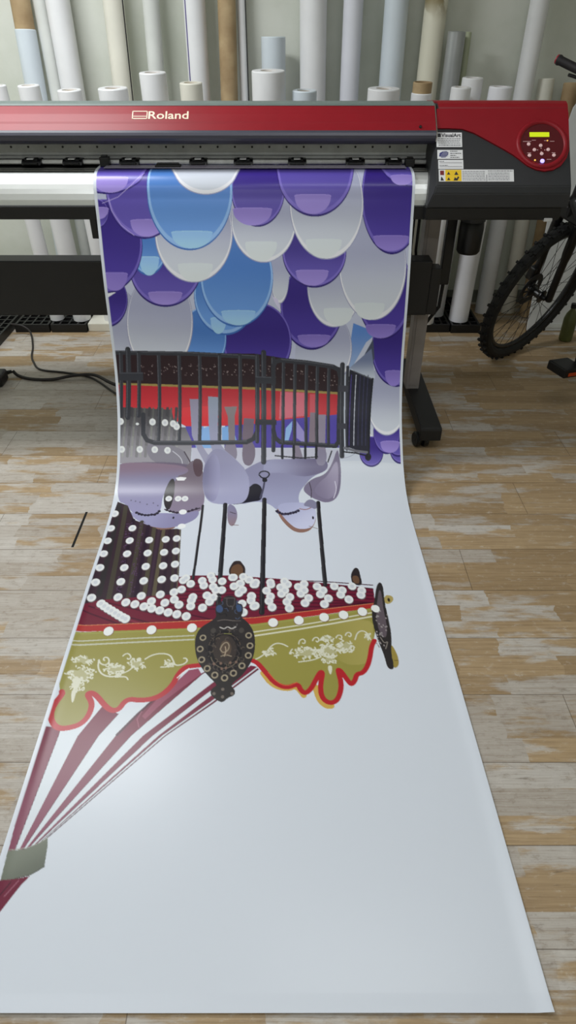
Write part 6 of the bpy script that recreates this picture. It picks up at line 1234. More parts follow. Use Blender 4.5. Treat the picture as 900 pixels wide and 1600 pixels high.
    SS((24, 22, 24), 2.1, [414, 2154, 419, 2153, 423, 2157, 423, 2164])
    SS((90, 81, 75), 2.1, [434, 2170, 437, 2176, 436, 2181, 431, 2184])
    SS((75, 68, 68), 2.1, [482, 2215, 481, 2209, 485, 2204, 489, 2205])
    SS((24, 22, 24), 2.1, [471, 2241, 470, 2236, 472, 2231, 477, 2230])
    SS((24, 22, 24), 2.1, [438, 2185, 435, 2179, 438, 2174, 442, 2173])
    SS((90, 81, 75), 2.1, [488, 2244, 492, 2242, 496, 2245, 497, 2251])
    SS((75, 68, 68), 2.1, [429, 2166, 434, 2166, 437, 2171, 436, 2177])
    SS((104, 92, 79), 2.2, [483, 2076, 488, 2078, 491, 2084, 488, 2090])
    SS((24, 22, 24), 2.1, [482, 2254, 480, 2249, 482, 2244, 487, 2243])
    SS((102, 96, 96), 2.4, [512, 2053, 512, 2060, 507, 2064, 502, 2062])
    SS((75, 85, 111), 2.5, [459, 1954, 463, 1960, 461, 1968, 456, 1971])
    SS((26, 24, 28), 2.5, [464, 2010, 459, 2014, 454, 2012, 451, 2005])
    SS((102, 96, 96), 2.5, [487, 1975, 493, 1976, 496, 1983, 494, 1990])
    SS((75, 85, 111), 2.5, [508, 1962, 507, 1954, 511, 1948, 517, 1949])
    SS((26, 24, 28), 2.5, [467, 2009, 472, 2008, 477, 2013, 477, 2021])
    SS((102, 96, 96), 2.5, [442, 1940, 444, 1932, 450, 1930, 455, 1935])
    SS((75, 85, 111), 2.5, [510, 2009, 505, 2007, 502, 1999, 505, 1992])
    SS((26, 24, 28), 2.5, [470, 1978, 472, 1986, 468, 1992, 463, 1992])
    SS((75, 85, 111), 2.5, [470, 1987, 475, 1985, 480, 1990, 481, 1998])
    SS((102, 96, 96), 2.5, [458, 1994, 453, 1990, 452, 1982, 455, 1976])
    SS((75, 85, 111), 2.5, [510, 1971, 506, 1965, 508, 1957, 513, 1954])
    SS((75, 85, 111), 2.5, [519, 2025, 516, 2032, 511, 2033, 506, 2027])
    SS((26, 24, 28), 2.5, [481, 1991, 480, 1983, 484, 1978, 490, 1979])
    O((159, 147, 125), 10.3, 12.3, [409, 2110, 404, 2155, 412, 2196, 431, 2229, 455, 2253, 484, 2263, 509, 2246, 533, 2219, 551, 2180, 555, 2142, 550, 2101])
    O((41, 37, 39), 6.1, 7.3, [409, 2110, 404, 2155, 412, 2196, 431, 2229, 455, 2253, 484, 2263, 509, 2246, 533, 2219, 551, 2180, 555, 2142, 550, 2101])
    SS((159, 144, 123), 3.3, [465, 2156, 471, 2136, 484, 2126, 493, 2143, 488, 2163, 473, 2170, 465, 2156])
    SS((180, 159, 138), 2.7, [479, 2183, 483, 2163, 480, 2146])
    SS((159, 144, 123), 3.1, [469, 2183, 484, 2177, 500, 2183])
    O((128, 102, 90), 3.8, 5.0, [470, 2210, 486, 2227, 498, 2208, 450, 2212, 515, 2205, 474, 2230])
    PS((64, 83, 119), [440, 1977, 453, 1967, 466, 1986, 461, 2005, 444, 2002])
    PS((64, 83, 119), [504, 1967, 523, 1970, 527, 1997, 511, 2005])
    SS((111, 102, 98), 3.1, [450, 2040, 471, 2034, 498, 2040, 523, 2040])
    S((111, 102, 98), 2.5, [466, 1939, 500, 1939])
    SS((90, 83, 83), 2.9, [474, 1939, 476, 1978, 501, 1978, 500, 1939])
    SS((187, 182, 178), 4.0, [459, 2067, 473, 2075, 483, 2063, 495, 2075, 508, 2066])
    O((75, 70, 66), 8.0, 11.0, [439, 2081, 527, 2080])
    O((117, 106, 98), 4.7, 5.1, [457, 2318, 482, 2329, 508, 2318, 481, 2303])
    S((138, 138, 75), 2.4, [474, 2094, 496, 2094])
    PS((178, 159, 96), [996, 1926, 1021, 1929, 1024, 1949, 1006, 1969, 990, 1964])
    O((54, 47, 37), 4.2, 9.0, [1007, 1949])
    PS((159, 140, 70), [985, 2135, 994, 2155, 1001, 2194, 995, 2223, 978, 2229, 981, 2189])
    S((96, 83, 43), 2.3, [987, 2199, 998, 2199])
    PS((49, 45, 45), [974, 1886, 989, 1861, 998, 1883, 991, 1967, 995, 2056, 991, 2119, 981, 2170, 982, 2218, 978, 2234, 961, 2229, 959, 2181, 948, 2124, 941, 2062, 943, 2003, 959, 1955])
    PS((98, 87, 94), [983, 1895, 988, 1920, 983, 1990, 985, 2067, 973, 2119, 956, 2088, 955, 2023, 968, 1955])
    O((159, 151, 151), 2.2, 3.3, [947, 2144, 949, 2101, 958, 2023, 992, 2016, 973, 2060, 966, 2066, 949, 2122, 959, 2020, 956, 2026, 955, 2134, 972, 1999, 948, 2148, 949, 2087, 959, 2094, 957, 2099, 964, 2092, 979, 2081, 965, 1990, 983, 2065, 946, 2141, 965, 2106, 986, 2030, 953, 2130, 948, 2111, 949, 2099, 964, 2142, 979, 2067, 965, 2005, 968, 2068, 943, 2134, 963, 2101, 963, 2022, 954, 2040, 961, 2054])
    SS((149, 140, 132), 2.4, [957, 2109, 966, 2135, 979, 2124, 967, 2155])
    O((235, 237, 235), 12.5, 16.2, [959, 1989])
    # unprinted margins of the roll
    img[:, UG < 12] = WHITE; img[:, UG > 1149] = WHITE
    img = img.reshape(nv+1, ss, nu+1, ss, 3).mean((1, 3))
    sv = np.linspace(0, total, nv+1); Y = np.interp(sv, C[:, 2], C[:, 0]); Z = np.interp(sv, C[:, 2], C[:, 1])
    uu = np.linspace(0, BANNER_WIDTH, nu+1)
    X = (-0.69+(2.07-Y)*0.0245)[:, None]+uu[None, :]; e = np.minimum(uu, BANNER_WIDTH-uu)
    flat = np.clip((1.9-Y)/.3, 0, 1)[:, None]
    lift = flat*(.0055*np.exp(-(e/.022)**2)[None, :]+.0012*(1+np.sin(Y*5.3)[:, None]*np.cos(uu*6+1)[None, :]))
    co = np.stack([X, np.broadcast_to(Y[:, None], X.shape), np.maximum(Z, .003)[:, None]+lift], -1).astype(np.float32)
    me = bpy.data.meshes.new('vinyl_banner'); nV = (nu+1)*(nv+1); nF = nu*nv
    me.vertices.add(nV); me.vertices.foreach_set('co', co.ravel())
    i = np.arange(nF); r0 = (i//nu)*(nu+1)+i % nu
    q = np.stack([r0, r0+nu+1, r0+nu+2, r0+1], -1).astype(np.int32)
    me.loops.add(nF*4); me.loops.foreach_set('vertex_index', q.ravel()); me.polygons.add(nF); me.polygons.foreach_set('loop_start', (i*4).astype(np.int32))
    me.polygons.foreach_set('use_smooth', np.ones(nF, bool)); me.update(calc_edges=True)
    at = me.color_attributes.new('print', 'FLOAT_COLOR', 'POINT'); at.data.foreach_set('color', np.concatenate([img.reshape(-1, 3), np.ones((nV, 1), np.float32)], 1).astype(np.float32).ravel())
    return link_mesh('vinyl_banner', me, 'vinyl')
tag(make_banner(), 'long vinyl banner hanging from the printer onto the floor, printed with balloons and a carousel', 'banner')

# ------------------------------------------------------------------ large format printer
pr = thing('large_format_printer', 'red and black large format inkjet printer on a steel stand, feeding out the printed banner', 'printer', (-.4, 2.8, 0))
def part(name, bm, mat, parent=pr, smooth=False):
    o = obj(name, bm, mat, parent, smooth)
    if parent is pr: o.matrix_parent_inverse = Matrix.Translation((.4, -2.8, 0))
    return o
def sub(o, parent):
    """keep world coordinates when a piece is hung on a printer part"""
    o.parent = parent; o.matrix_parent_inverse = Matrix(); return o
XL, XS, XR = -1.42, .523, .995
cov = part('front_cover', prism_x(bmesh.new(), [(2.697, 1.2745), (2.666, 1.253), (2.640, 1.2325), (2.634, 1.2265), (2.613, 1.209), (2.64, 1.205), (2.74, 1.24), (2.74, 1.272)], XL, XS), 'red')
cov['label'] = 'glossy red front cover'
part('cover_lip', prism_x(bmesh.new(), [(2.613, 1.2088), (2.604, 1.203), (2.599, 1.195), (2.600, 1.186), (2.605, 1.178), (2.616, 1.170), (2.635, 1.163), (2.66, 1.160), (2.70, 1.165), (2.70, 1.20), (2.64, 1.2048)], XL, XS), 'slate', smooth=False)
part('rear_cover', prism_x(bmesh.new(), [(2.697, 1.2755), (2.705, 1.2805), (2.742, 1.2862), (2.90, 1.272), (3.02, 1.235), (3.06, 1.18), (3.06, .99), (2.96, .985), (2.96, 1.09), (2.80, 1.10), (2.80, 1.24), (2.742, 1.2725)], XL, XS), 'grey')
# inside of the opening
rl = part('carriage_rail', prism_x(bmesh.new(), [(2.735, 1.235), (2.735, 1.150), (2.733, 1.116), (2.722, 1.112), (2.722, 1.104), (2.79, 1.10), (2.79, 1.235)], XL, XS), 'rail')
sc0 = None
for k in range(30):
    x = -1.36+k*.0645
    if x < .5:
        if sc0 is None:
            sc0 = obj('screw', lathe(bmesh.new(), [(0, .002), (.004, .002), (.004, 0)], 8, frame((0, 2.7345, 1.141), (0, -1, 0))), 'black', rl); q = sc0
        else:
            q = sc0.copy(); COL.objects.link(q); q.parent = rl
        q.location = (x, 0, 0)
part('grit_roller', tube(bmesh.new(), [(XL, 2.70, 1.0965), (XS, 2.70, 1.0965)], .0085, 12), 'rod', smooth=True)
bm = bmesh.new(); box(bm, XL, XS, 2.665, 2.96, 1.045, 1.0815, .002); box(bm, XL, XS, 2.606, 2.665, 1.058, 1.0805, .004)
part('platen', bm, 'black')
bm = bmesh.new(); box(bm, XL, XS, 2.648, 2.652, 1.0815, 1.0835); box(bm, XL, XS, 2.618, 2.622, 1.0806, 1.0822)
part('platen_trim_lines', bm, 'steel')
def pinch(x0, x1):
    bm = bmesh.new(); prism_x(bm, [(2.718, 1.108), (2.684, 1.108), (2.672, 1.100), (2.668, 1.0895), (2.715, 1.0895)], x0, x1, bev=.0015)
    box(bm, x0+.008, x1-.008, 2.660, 2.672, 1.092, 1.099, .002); tube(bm, [(x0+.012, 2.69, 1.1005), (x1-.012, 2.69, 1.1005)], .0125, 12)
    o = part('pinch_roller', bm, 'black')
    c = sub(obj('roller_lever', B_((x0+x1)/2-.012, (x0+x1)/2+.012, 2.668, 2.69, 1.108, 1.1125, .001), 'rail', o), o)
for a, b in ((-68, -40), (13, 44), (80, 112), (173, 205), (288, 317), (361, 392), (450, 480), (545, 576), (610, 637)):
    pinch((a-450)*.002264, (b-450)*.002264)
def clamp(a, b, yy, zz):
    bm = B_((a-450)*.00227, (b-450)*.00227, yy, yy+.03, 1.0865, zz, .002); box(bm, (a-450)*.00227+.006, (b-450)*.00227-.006, yy+.006, yy+.022, zz, zz+.006, .0015); return bm
part('media_clamp', clamp(144, 159, 2.655, 1.118), 'black'); part('media_clamp', clamp(236, 277, 2.620, 1.098), 'black'); part('media_clamp', clamp(641, 656, 2.655, 1.112), 'black')
ap = part('apron', prism_x(bmesh.new(), [(2.612, 1.0790), (2.600, 1.0765), (2.590, 1.0700), (2.578, 1.0590), (2.566, 1.0455), (2.556, 1.0320), (2.548, 1.0170), (2.542, .998), (2.540, .9782), (2.58, .978), (2.64, 1.05)], XL, XS+.02), 'apron')
ap['label'] = 'bright silver curved apron under the print opening'
part('base_beam', prism_x(bmesh.new(), [(2.529, .978), (2.530, .934), (2.62, .934), (3.02, .95), (3.02, .99), (2.58, .99)], XL, XS+.02, bev=.002), 'black')
part('beam_bracket', B_(-.735, -.71, 2.535, 2.59, .865, .936, .003), 'black')
part('media_guard', B_(-.672, .432, 2.612, 2.664, 1.0895, 1.0915, .0006), 'guard')
part('cover_seam', prism_x(bmesh.new(), [(2.70, 1.281), (2.634, 1.2295), (2.598, 1.203), (2.594, 1.19), (2.60, 1.176), (2.64, 1.155), (2.70, 1.2)], XS+.0005, XS+.0035), 'steel')
# right-hand end with controls
EA, EB = (2.685, 1.2625), (2.490, 1.054)
EF = Face((0, EB[0], EB[1]), (1, 0, 0), (0, EA[0]-EB[0], EA[1]-EB[1]))
def fp(px, py): return ((px-450)*.002272, (290-py)*.002422)
prof = [(3.05, 1.235), (2.93, 1.268), (2.722, 1.283), (2.700, 1.277), EA, EB, (2.484, 1.030), (2.486, .984), (3.02, .984), (3.06, 1.02)]
lx = [.536, .536, .536, .534, .528, .523, .516, .498, .498, .536]; rx = [1.0, 1.0, 1.0, 1.0, 1.0, .999, 1.003, 1.005, 1.0, 1.0]
ec = part('end_housing', prism_x(bmesh.new(), prof, 0, 0, lx, rx, bev=.003), 'charcoal'); ec['label'] = 'charcoal housing at the right end'
XL2 = -1.75
eh = part('end_housing', prism_x(bmesh.new(), prof, XL2, XL-.004, bev=.003), 'charcoal')
curve = [(676, 202), (700, 202), (722, 203), (740, 209), (760, 220), (785, 234), (800, 243), (812, 252), (822, 260), (835, 266), (848, 268.5), (862, 266.5), (874, 260), (883, 249), (887.5, 237), (888.5, 222)]
pl = [fp(*p) for p in curve]
pl += [(.998, .27), (.996, .2868), (.536, .2868), (.530, .2868)]
pl[0] = (.5265, pl[0][1])
bm = bmesh.new(); EF.plate(bm, pl, -.004, .006)
# the red shell carries on over the rounded top
prism_x(bm, [(2.686, 1.2635), (2.690, 1.272), (2.703, 1.2815), (2.722, 1.2875), (2.93, 1.272), (2.93, 1.262), (2.70, 1.270)], .537, .9985)
rs = part('red_end_shell', bm, 'red'); rs['label'] = 'red shell sweeping down around the control panel'
a0, b0 = fp(846, 227)
cp = part('control_panel', EF.disc(bmesh.new(), a0, b0, .0765, .0062, .0072, 56), 'red_dark'); cp['label'] = 'round dark red control panel'
sub(obj('panel_rim', EF.ring(bmesh.new(), a0, b0, .0755, .092, .003, .013), 'red', cp, True), cp)
def panel(name, bm, mat): return sub(obj(name, bm, mat, cp), cp)
q0, q1 = fp(826.7, 216.2), fp(857.3, 209.2)
d_ = panel('display', EF.rect(bmesh.new(), q0[0], q1[0], q0[1], q1[1], .0072, .0088), 'lcd'); d_['label'] = 'lit yellow-green display'
for x, y in ((824.7, 227.6), (843.3, 229.7), (833.3, 236.3), (854.7, 236), (825.3, 245), (844.4, 242.4), (863.3, 244.7)):
    a, b = fp(x, y); panel('button', lathe(bmesh.new(), [(.0062, .0072), (.0062, .009), (.005, .0102), (0, .0104)], 16, frame(EF.at(a, b), EF.n)), 'key')
a, b = fp(844.9, 253.7); o = panel('button', lathe(bmesh.new(), [(.0074, .0072), (.0074, .009), (.006, .0105), (0, .011)], 16, frame(EF.at(a, b), EF.n)), 'keyblue'); o['label'] = 'lit blue-white button'
for x, y, r in ((833.6, 252.3, .003), (854.2, 222, .0024)):
    a, b = fp(x, y); panel('indicator_light', lathe(bmesh.new(), [(r, .0072), (r, .0085), (0, .009)], 12, frame(EF.at(a, b), EF.n)), 'led')
for x0, x1, y in ((816, 829, 223.2), (830, 836, 221.4), (849, 853, 222), (858, 865, 223), (822, 828, 241), (860, 866, 240.8), (852, 859, 251)):
    a, b = fp(x0, y); c_, d2 = fp(x1, y); panel('key_marking', EF.rect(bmesh.new(), a, c_, b-.0006, b+.0006, .0072, .0077), 'key')
for x, y in ((838.2, 236.2), (849.4, 236.2), (843.8, 233.5), (843.8, 239)):
    a, b = fp(x, y); panel('arrow_marking', EF.plate(bmesh.new(), [(a-.002, b-.002), (a+.002, b-.002), (a, b+.002)], .0072, .0077), 'key')
# stickers
def sticker(x0, x1, y0, y1):
    a, b = fp(x0, y1); c_, d2 = fp(x1, y0); return part('sticker', EF.rect(bmesh.new(), a, c_, b, d2, .0, .0012), 'label')
def on(st, name, bm, mat): return sub(obj(name, bm, mat, st), st)
def bars(rows, seed):
    random.seed(seed); bm = bmesh.new()
    for x0, x1, y, h in rows:
        x = x0
        while x < x1-.6:
            w = min(random.uniform(1.2, 4.2), x1-x); a, b = fp(x, y); c_, d2 = fp(x+w, y); EF.rect(bm, a, c_, b-h*.0012, b+h*.0012, .0012, .0016); x += w+.7
    return bm
st = sticker(682, 722, 207.5, 230); st['label'] = 'white dealer sticker with a bold heading'
def word(st, body, x0, x1, y0, y1, mat, wt=0.0):
    a, b = fp(x0, y1); c_, d2 = fp(x1, y0); return sub(EF.text('lettering', body, a, c_, b, d2, .0012, mat, st, wt), st)
a, b = fp(684, 214.8); c_, d2 = fp(689, 208.8); bm = bmesh.new(); EF.rect(bm, a, c_, b, d2, .0012, .0016); on(st, 'heading_mark', bm, 'ink')
word(st, 'VisualArt', 689.8, 720, 208.9, 214.6, 'ink', .02)
on(st, 'small_print', bars([(684, 720, 217, .8), (684, 719, 219.6, .8), (685, 718, 222.2, .8), (685, 719, 224.6, .6), (685, 720, 227.4, 1.0)], 2), 'inkgrey')
st = sticker(683, 722.5, 234.5, 248.5); st['label'] = 'white sticker with a blue emblem'
bm = bmesh.new(); a, b = fp(692.5, 241.5); EF.plate(bm, [(a+x*.002272, b+y*.0024) for x, y in ((-7, -3), (-3, -5), (3, -4.6), (7, -1), (7.6, 3), (5, 5), (-1, 4.6), (-6, 2))], .0012, .0016); on(st, 'blue_emblem', bm, 'inkblue')
bm = bmesh.new()
for k in range(4): a, b = fp(687+k*1.5, 245-k*2.2); c_, d2 = fp(699, 244.2-k*2.2); EF.rect(bm, a, c_, b, b+.0009, .0016, .0019)
on(st, 'emblem_stripes', bm, 'label')
on(st, 'small_print', bars([(703, 714, 236.6, 1), (703, 721, 240, 1), (703, 712, 243.2, 1), (703, 717, 246.2, 1)], 3), 'ink')
st = sticker(684, 723, 250, 264); st['label'] = 'white sticker with two ruled lines'
on(st, 'small_print', bars([(686, 693, 252.4, .9), (686, 699, 258.6, .9)], 4), 'inkgrey')
bm = bmesh.new()
for y in (254.6, 260.6): a, b = fp(686, y); c_, d2 = fp(721, y); EF.rect(bm, a, c_, b-.0006, b+.0006, .0012, .0015)
on(st, 'ruled_lines', bm, 'inkgrey')
st = sticker(684.5, 801, 265, 283.4); st['label'] = 'long white and yellow warning sticker'
a, b = fp(694.5, 283); c_, d2 = fp(719.5, 265.5); bm = bmesh.new(); EF.rect(bm, a, c_, b, d2, .0012, .0016); on(st, 'yellow_panel', bm, 'yellow')
bm = bmesh.new(); a, b = fp(686.5, 273.6); c_, d2 = fp(692.5, 266.8); EF.rect(bm, a, c_, b, d2, .0012, .0016); on(st, 'red_square', bm, 'inkred')
bm = bmesh.new()
def tri(x, y, r):
    a, b = fp(x, y); EF.plate(bm, [(a-r*.0023, b-r*.0018), (a+r*.0023, b-r*.0018), (a, b+r*.0024)], .0016, .002)
tri(699.5, 271, 2.6); tri(699.5, 279.6, 2.6); tri(711.5, 271, 3.2)
for pts in ([(707, 282), (709, 277), (712, 279), (714, 275.5), (716, 277), (713, 282)], [(687, 282), (688, 276), (690, 278), (692, 282)]):
    EF.plate(bm, [fp(*p) for p in pts], .0016, .002)
on(st, 'hazard_symbols', bm, 'ink')
on(st, 'small_print', bars([(721, 757, y, .75) for y in (268, 270.6, 273.2, 275.8, 278.4, 281)]+[(761, 799, 267.2, .9)]+[(761, 794, y, .75) for y in (270.4, 273, 275.6, 278.2, 280.8)], 5), 'inkgrey')
a, b = fp(758.4, 283); c_, d2 = fp(759.2, 273); bm = bmesh.new(); EF.rect(bm, a, c_, b, d2, .0012, .0016); on(st, 'divider', bm, 'inkgrey')
# maker's name on the red cover
CF = Face((0, 2.640, 1.2325), (1, 0, 0), (0, 2.697-2.640, 1.2745-1.2325))
def cpnt(px, py): return ((px-450)*.00228, (191.5-py)*.00268)
a, b = cpnt(232.5, 187.6); c_, d2 = cpnt(295, 174.6)
sub(CF.text('maker_lettering', 'Roland', a, c_, b, d2, .0007, 'logo', cov, .012), cov)
bm = bmesh.new()
for x0, x1, y0, y1 in ((207, 231, 174, 175.2), (207, 208.6, 174, 187.6), (229.6, 231, 174, 187.6), (207, 231, 186.2, 187.6), (207, 231, 182.6, 183.6)):
    a, b = cpnt(x0, y1); c_, d2 = cpnt(x1, y0); CF.rect(bm, a, c_, b, d2, .0003, .0013)
sub(obj('maker_emblem', bm, 'logo', cov), cov)
o = sub(obj('cover_knob', lathe(bmesh.new(), [(.005, 0), (.005, .004), (0, .005)], 12, frame((.468, 2.623, 1.2175), (0, -.64, .77))), 'black', cov), cov)
# stand
def leg(xm, s):
    o = part('stand_post', B_(xm-.0315, xm+.0315, 2.80, 2.88, .11, .95, .004), 'post')
    bm = bmesh.new(); box(bm, xm-.018, xm+.018, 2.797, 2.801, .13, .93, .001); sub(obj('post_groove', bm, 'post', o), o)
    f = part('stand_foot', prism_x(bmesh.new(), [(2.42, .050), (2.42, .105), (2.432, .112), (3.148, .112), (3.16, .105), (3.16, .050)], xm-.018, xm+.074, bev=.003), 'blackmetal')
    for yy in (2.465, 3.11):
        bm = bmesh.new(); xc = xm-.005
        for dx in (-.017, .017):
            lathe(bm, [(0, -.011), (.030, -.011), (.034, -.006), (.034, .006), (.030, .011), (0, .011)], 20, frame((xc+dx, yy, .034), (1, .25, 0)))
        tube(bm, [(xc-.028, yy-.007, .034), (xc+.028, yy+.007, .034)], .006, 8); prism_x(bm, [(yy-.022, .052), (yy-.02, .028), (yy+.02, .028), (yy+.022, .052)], xc-.005, xc+.005); tube(bm, [(xc, yy, .03), (xc, yy, .058)], .014, 10)
        sub(obj('caster', bm, 'black', f), f)
leg(.5965, 1); leg(-1.66, -1)
bm = B_(-1.62, .585, 2.66, 2.75, .524, .747, .004); box(bm, .5855, .628, 2.668, 2.74, .524, .715, .003)
part('cross_beam', bm, 'black')
bm = bmesh.new(); box(bm, .66, .70, 2.82, 2.86, .60, .955, .004); tube(bm, [(.68, 2.83, .62), (.675, 2.83, .5), (.62, 2.85, .4)], .008, 8)
part('cable_channel', bm, 'black')
bm = bmesh.new()
for x, r in ((.535, .006), (.515, .004)): tube(bm, [(x, 2.79, .95), (x+.002, 2.80, .75), (x+.03, 2.84, .6)], r, 8)
part('cable', bm, 'black', smooth=True)
wb = part('drain_bottle', lathe(bmesh.new(), [(0, .755), (.040, .755), (.047, .765), (.049, .85), (.047, .875), (.043, .88), (.043, .885)], 28, Matrix.Translation((.742, 2.75, 0))), 'black', smooth=True)
sub(obj('bottle_cap', lathe(bmesh.new(), [(.0435, .878), (.050, .88), (.050, .90), (.048, .905), (.05, .91), (.05, .945), (0, .945)], 28, Matrix.Translation((.742, 2.75, 0))), 'charcoal', wb), wb)
part('underside_catch', B_(.93, .96, 2.488, 2.51, .936, .948, .002), 'rail')
part('end_base', prism_x(bmesh.new(), [(2.49, .984), (2.492, .942), (2.52, .935), (2.98, .935), (3.0, .984)], .497, .985, bev=.003), 'black')
for c in pr.children: c.matrix_parent_inverse = Matrix.Translation((.4, -2.8, 0))

# ------------------------------------------------------------------ rolls of film along the back wall
def film_roll(xb, yb, xt, yt, zt, r, kind, label, z0):
    b = Vector((xb, yb, z0)); t = Vector((xt, yt, zt)); d = t-b; L = d.length; M = frame(b, d, (1, 0, 0))
    mat = {'white': 'paper', 'bright': 'paperbright', 'cream': 'papercream', 'creamline': 'papercream', 'blue': 'paperblue', 'grey': 'papergrey', 'silver': 'silver', 'green': 'papergreen', 'kraft': 'kraft', 'core': 'paper', 'topcore': 'paperblue', 'purpleline': 'paper', 'blackline': 'paper', 'lilac': 'paperlilac', 'stain': 'stain', 'slim': 'papercream', 'kraftshort': 'kraft'}[kind]
    name = 'cardboard_tube' if kind in ('kraft', 'kraftshort') else 'film_roll'
    root = thing(name, label, 'roll' if name == 'film_roll' else 'tube', b, 'rolls of print film along the back wall')
    Mi = Matrix.Translation(-b) @ M
    ri = min(r*.62, .039) if name == 'film_roll' else r-.006
    top = L
    if kind == 'topcore': top = L*(1.47/1.72)
    if kind == 'core': top = L-.045
    prof = [(ri, 0), (r, 0), (r*.995, top*.3), (r, top-.004), (r-.003, top), (ri, top), (ri, top-.25), (ri, 0)]
    o = obj('wound_film' if name == 'film_roll' else 'tube_wall', lathe(bmesh.new(), prof, 36, Mi), mat, root, True)
    es = o.modifiers.new('edges', 'EDGE_SPLIT'); es.split_angle = .6
    if name == 'film_roll':
        ct = L if kind in ('core', 'topcore') else top-.006
        ro = r*.93 if kind in ('core', 'topcore') else ri-.0004
        ro2 = ro-.007
        zb = top-.03 if kind in ('core', 'topcore') else top-.22
        if kind in ('core', 'topcore'): prof = [(ro2, zb), (ro, zb), (ro, ct-.002), (ro-.002, ct), (ro2, ct), (ro2, zb)]
        else: prof = [(ro2, zb), (ro, zb), (ro, ct), (ro2, ct), (ro2, zb)]
        c = obj('cardboard_core', lathe(bmesh.new(), prof, 30, Mi), 'kraft', root, True); c.modifiers.new('edges', 'EDGE_SPLIT').split_angle = .6; c['label'] = 'brown cardboard core'
    if kind.endswith('line'):
        ang = {'creamline': -.35, 'purpleline': PI+.75, 'blackline': -.3}[kind]
        m2 = {'creamline': 'edgeblack', 'purpleline': 'edgepurple', 'blackline': 'edgeblack'}[kind]
        bm = bmesh.new(); w = .003 if kind != 'blackline' else .005
        def ring(h): return [bm.verts.new(Mi @ Vector((q*math.cos(ang+k*w/r), q*math.sin(ang+k*w/r), h))) for q, k in ((r-.002, -1), (r+.002, -1), (r+.0025, 1), (r-.002, 1))]
        A = ring(.02); Bq = ring(top-.002)
        for k in range(4): bm.faces.new((A[k], A[(k+1) % 4], Bq[(k+1) % 4], Bq[k]))
        bm.faces.new(A[::-1]); bm.faces.new(Bq)
        obj('film_edge', bm, m2, root)['label'] = 'dark loose edge of the film'
TILES = [(-1.665, -1.455), (-1.445, -1.228), (.80, .985), (.992, 1.17), (-1.2, -1.07)]
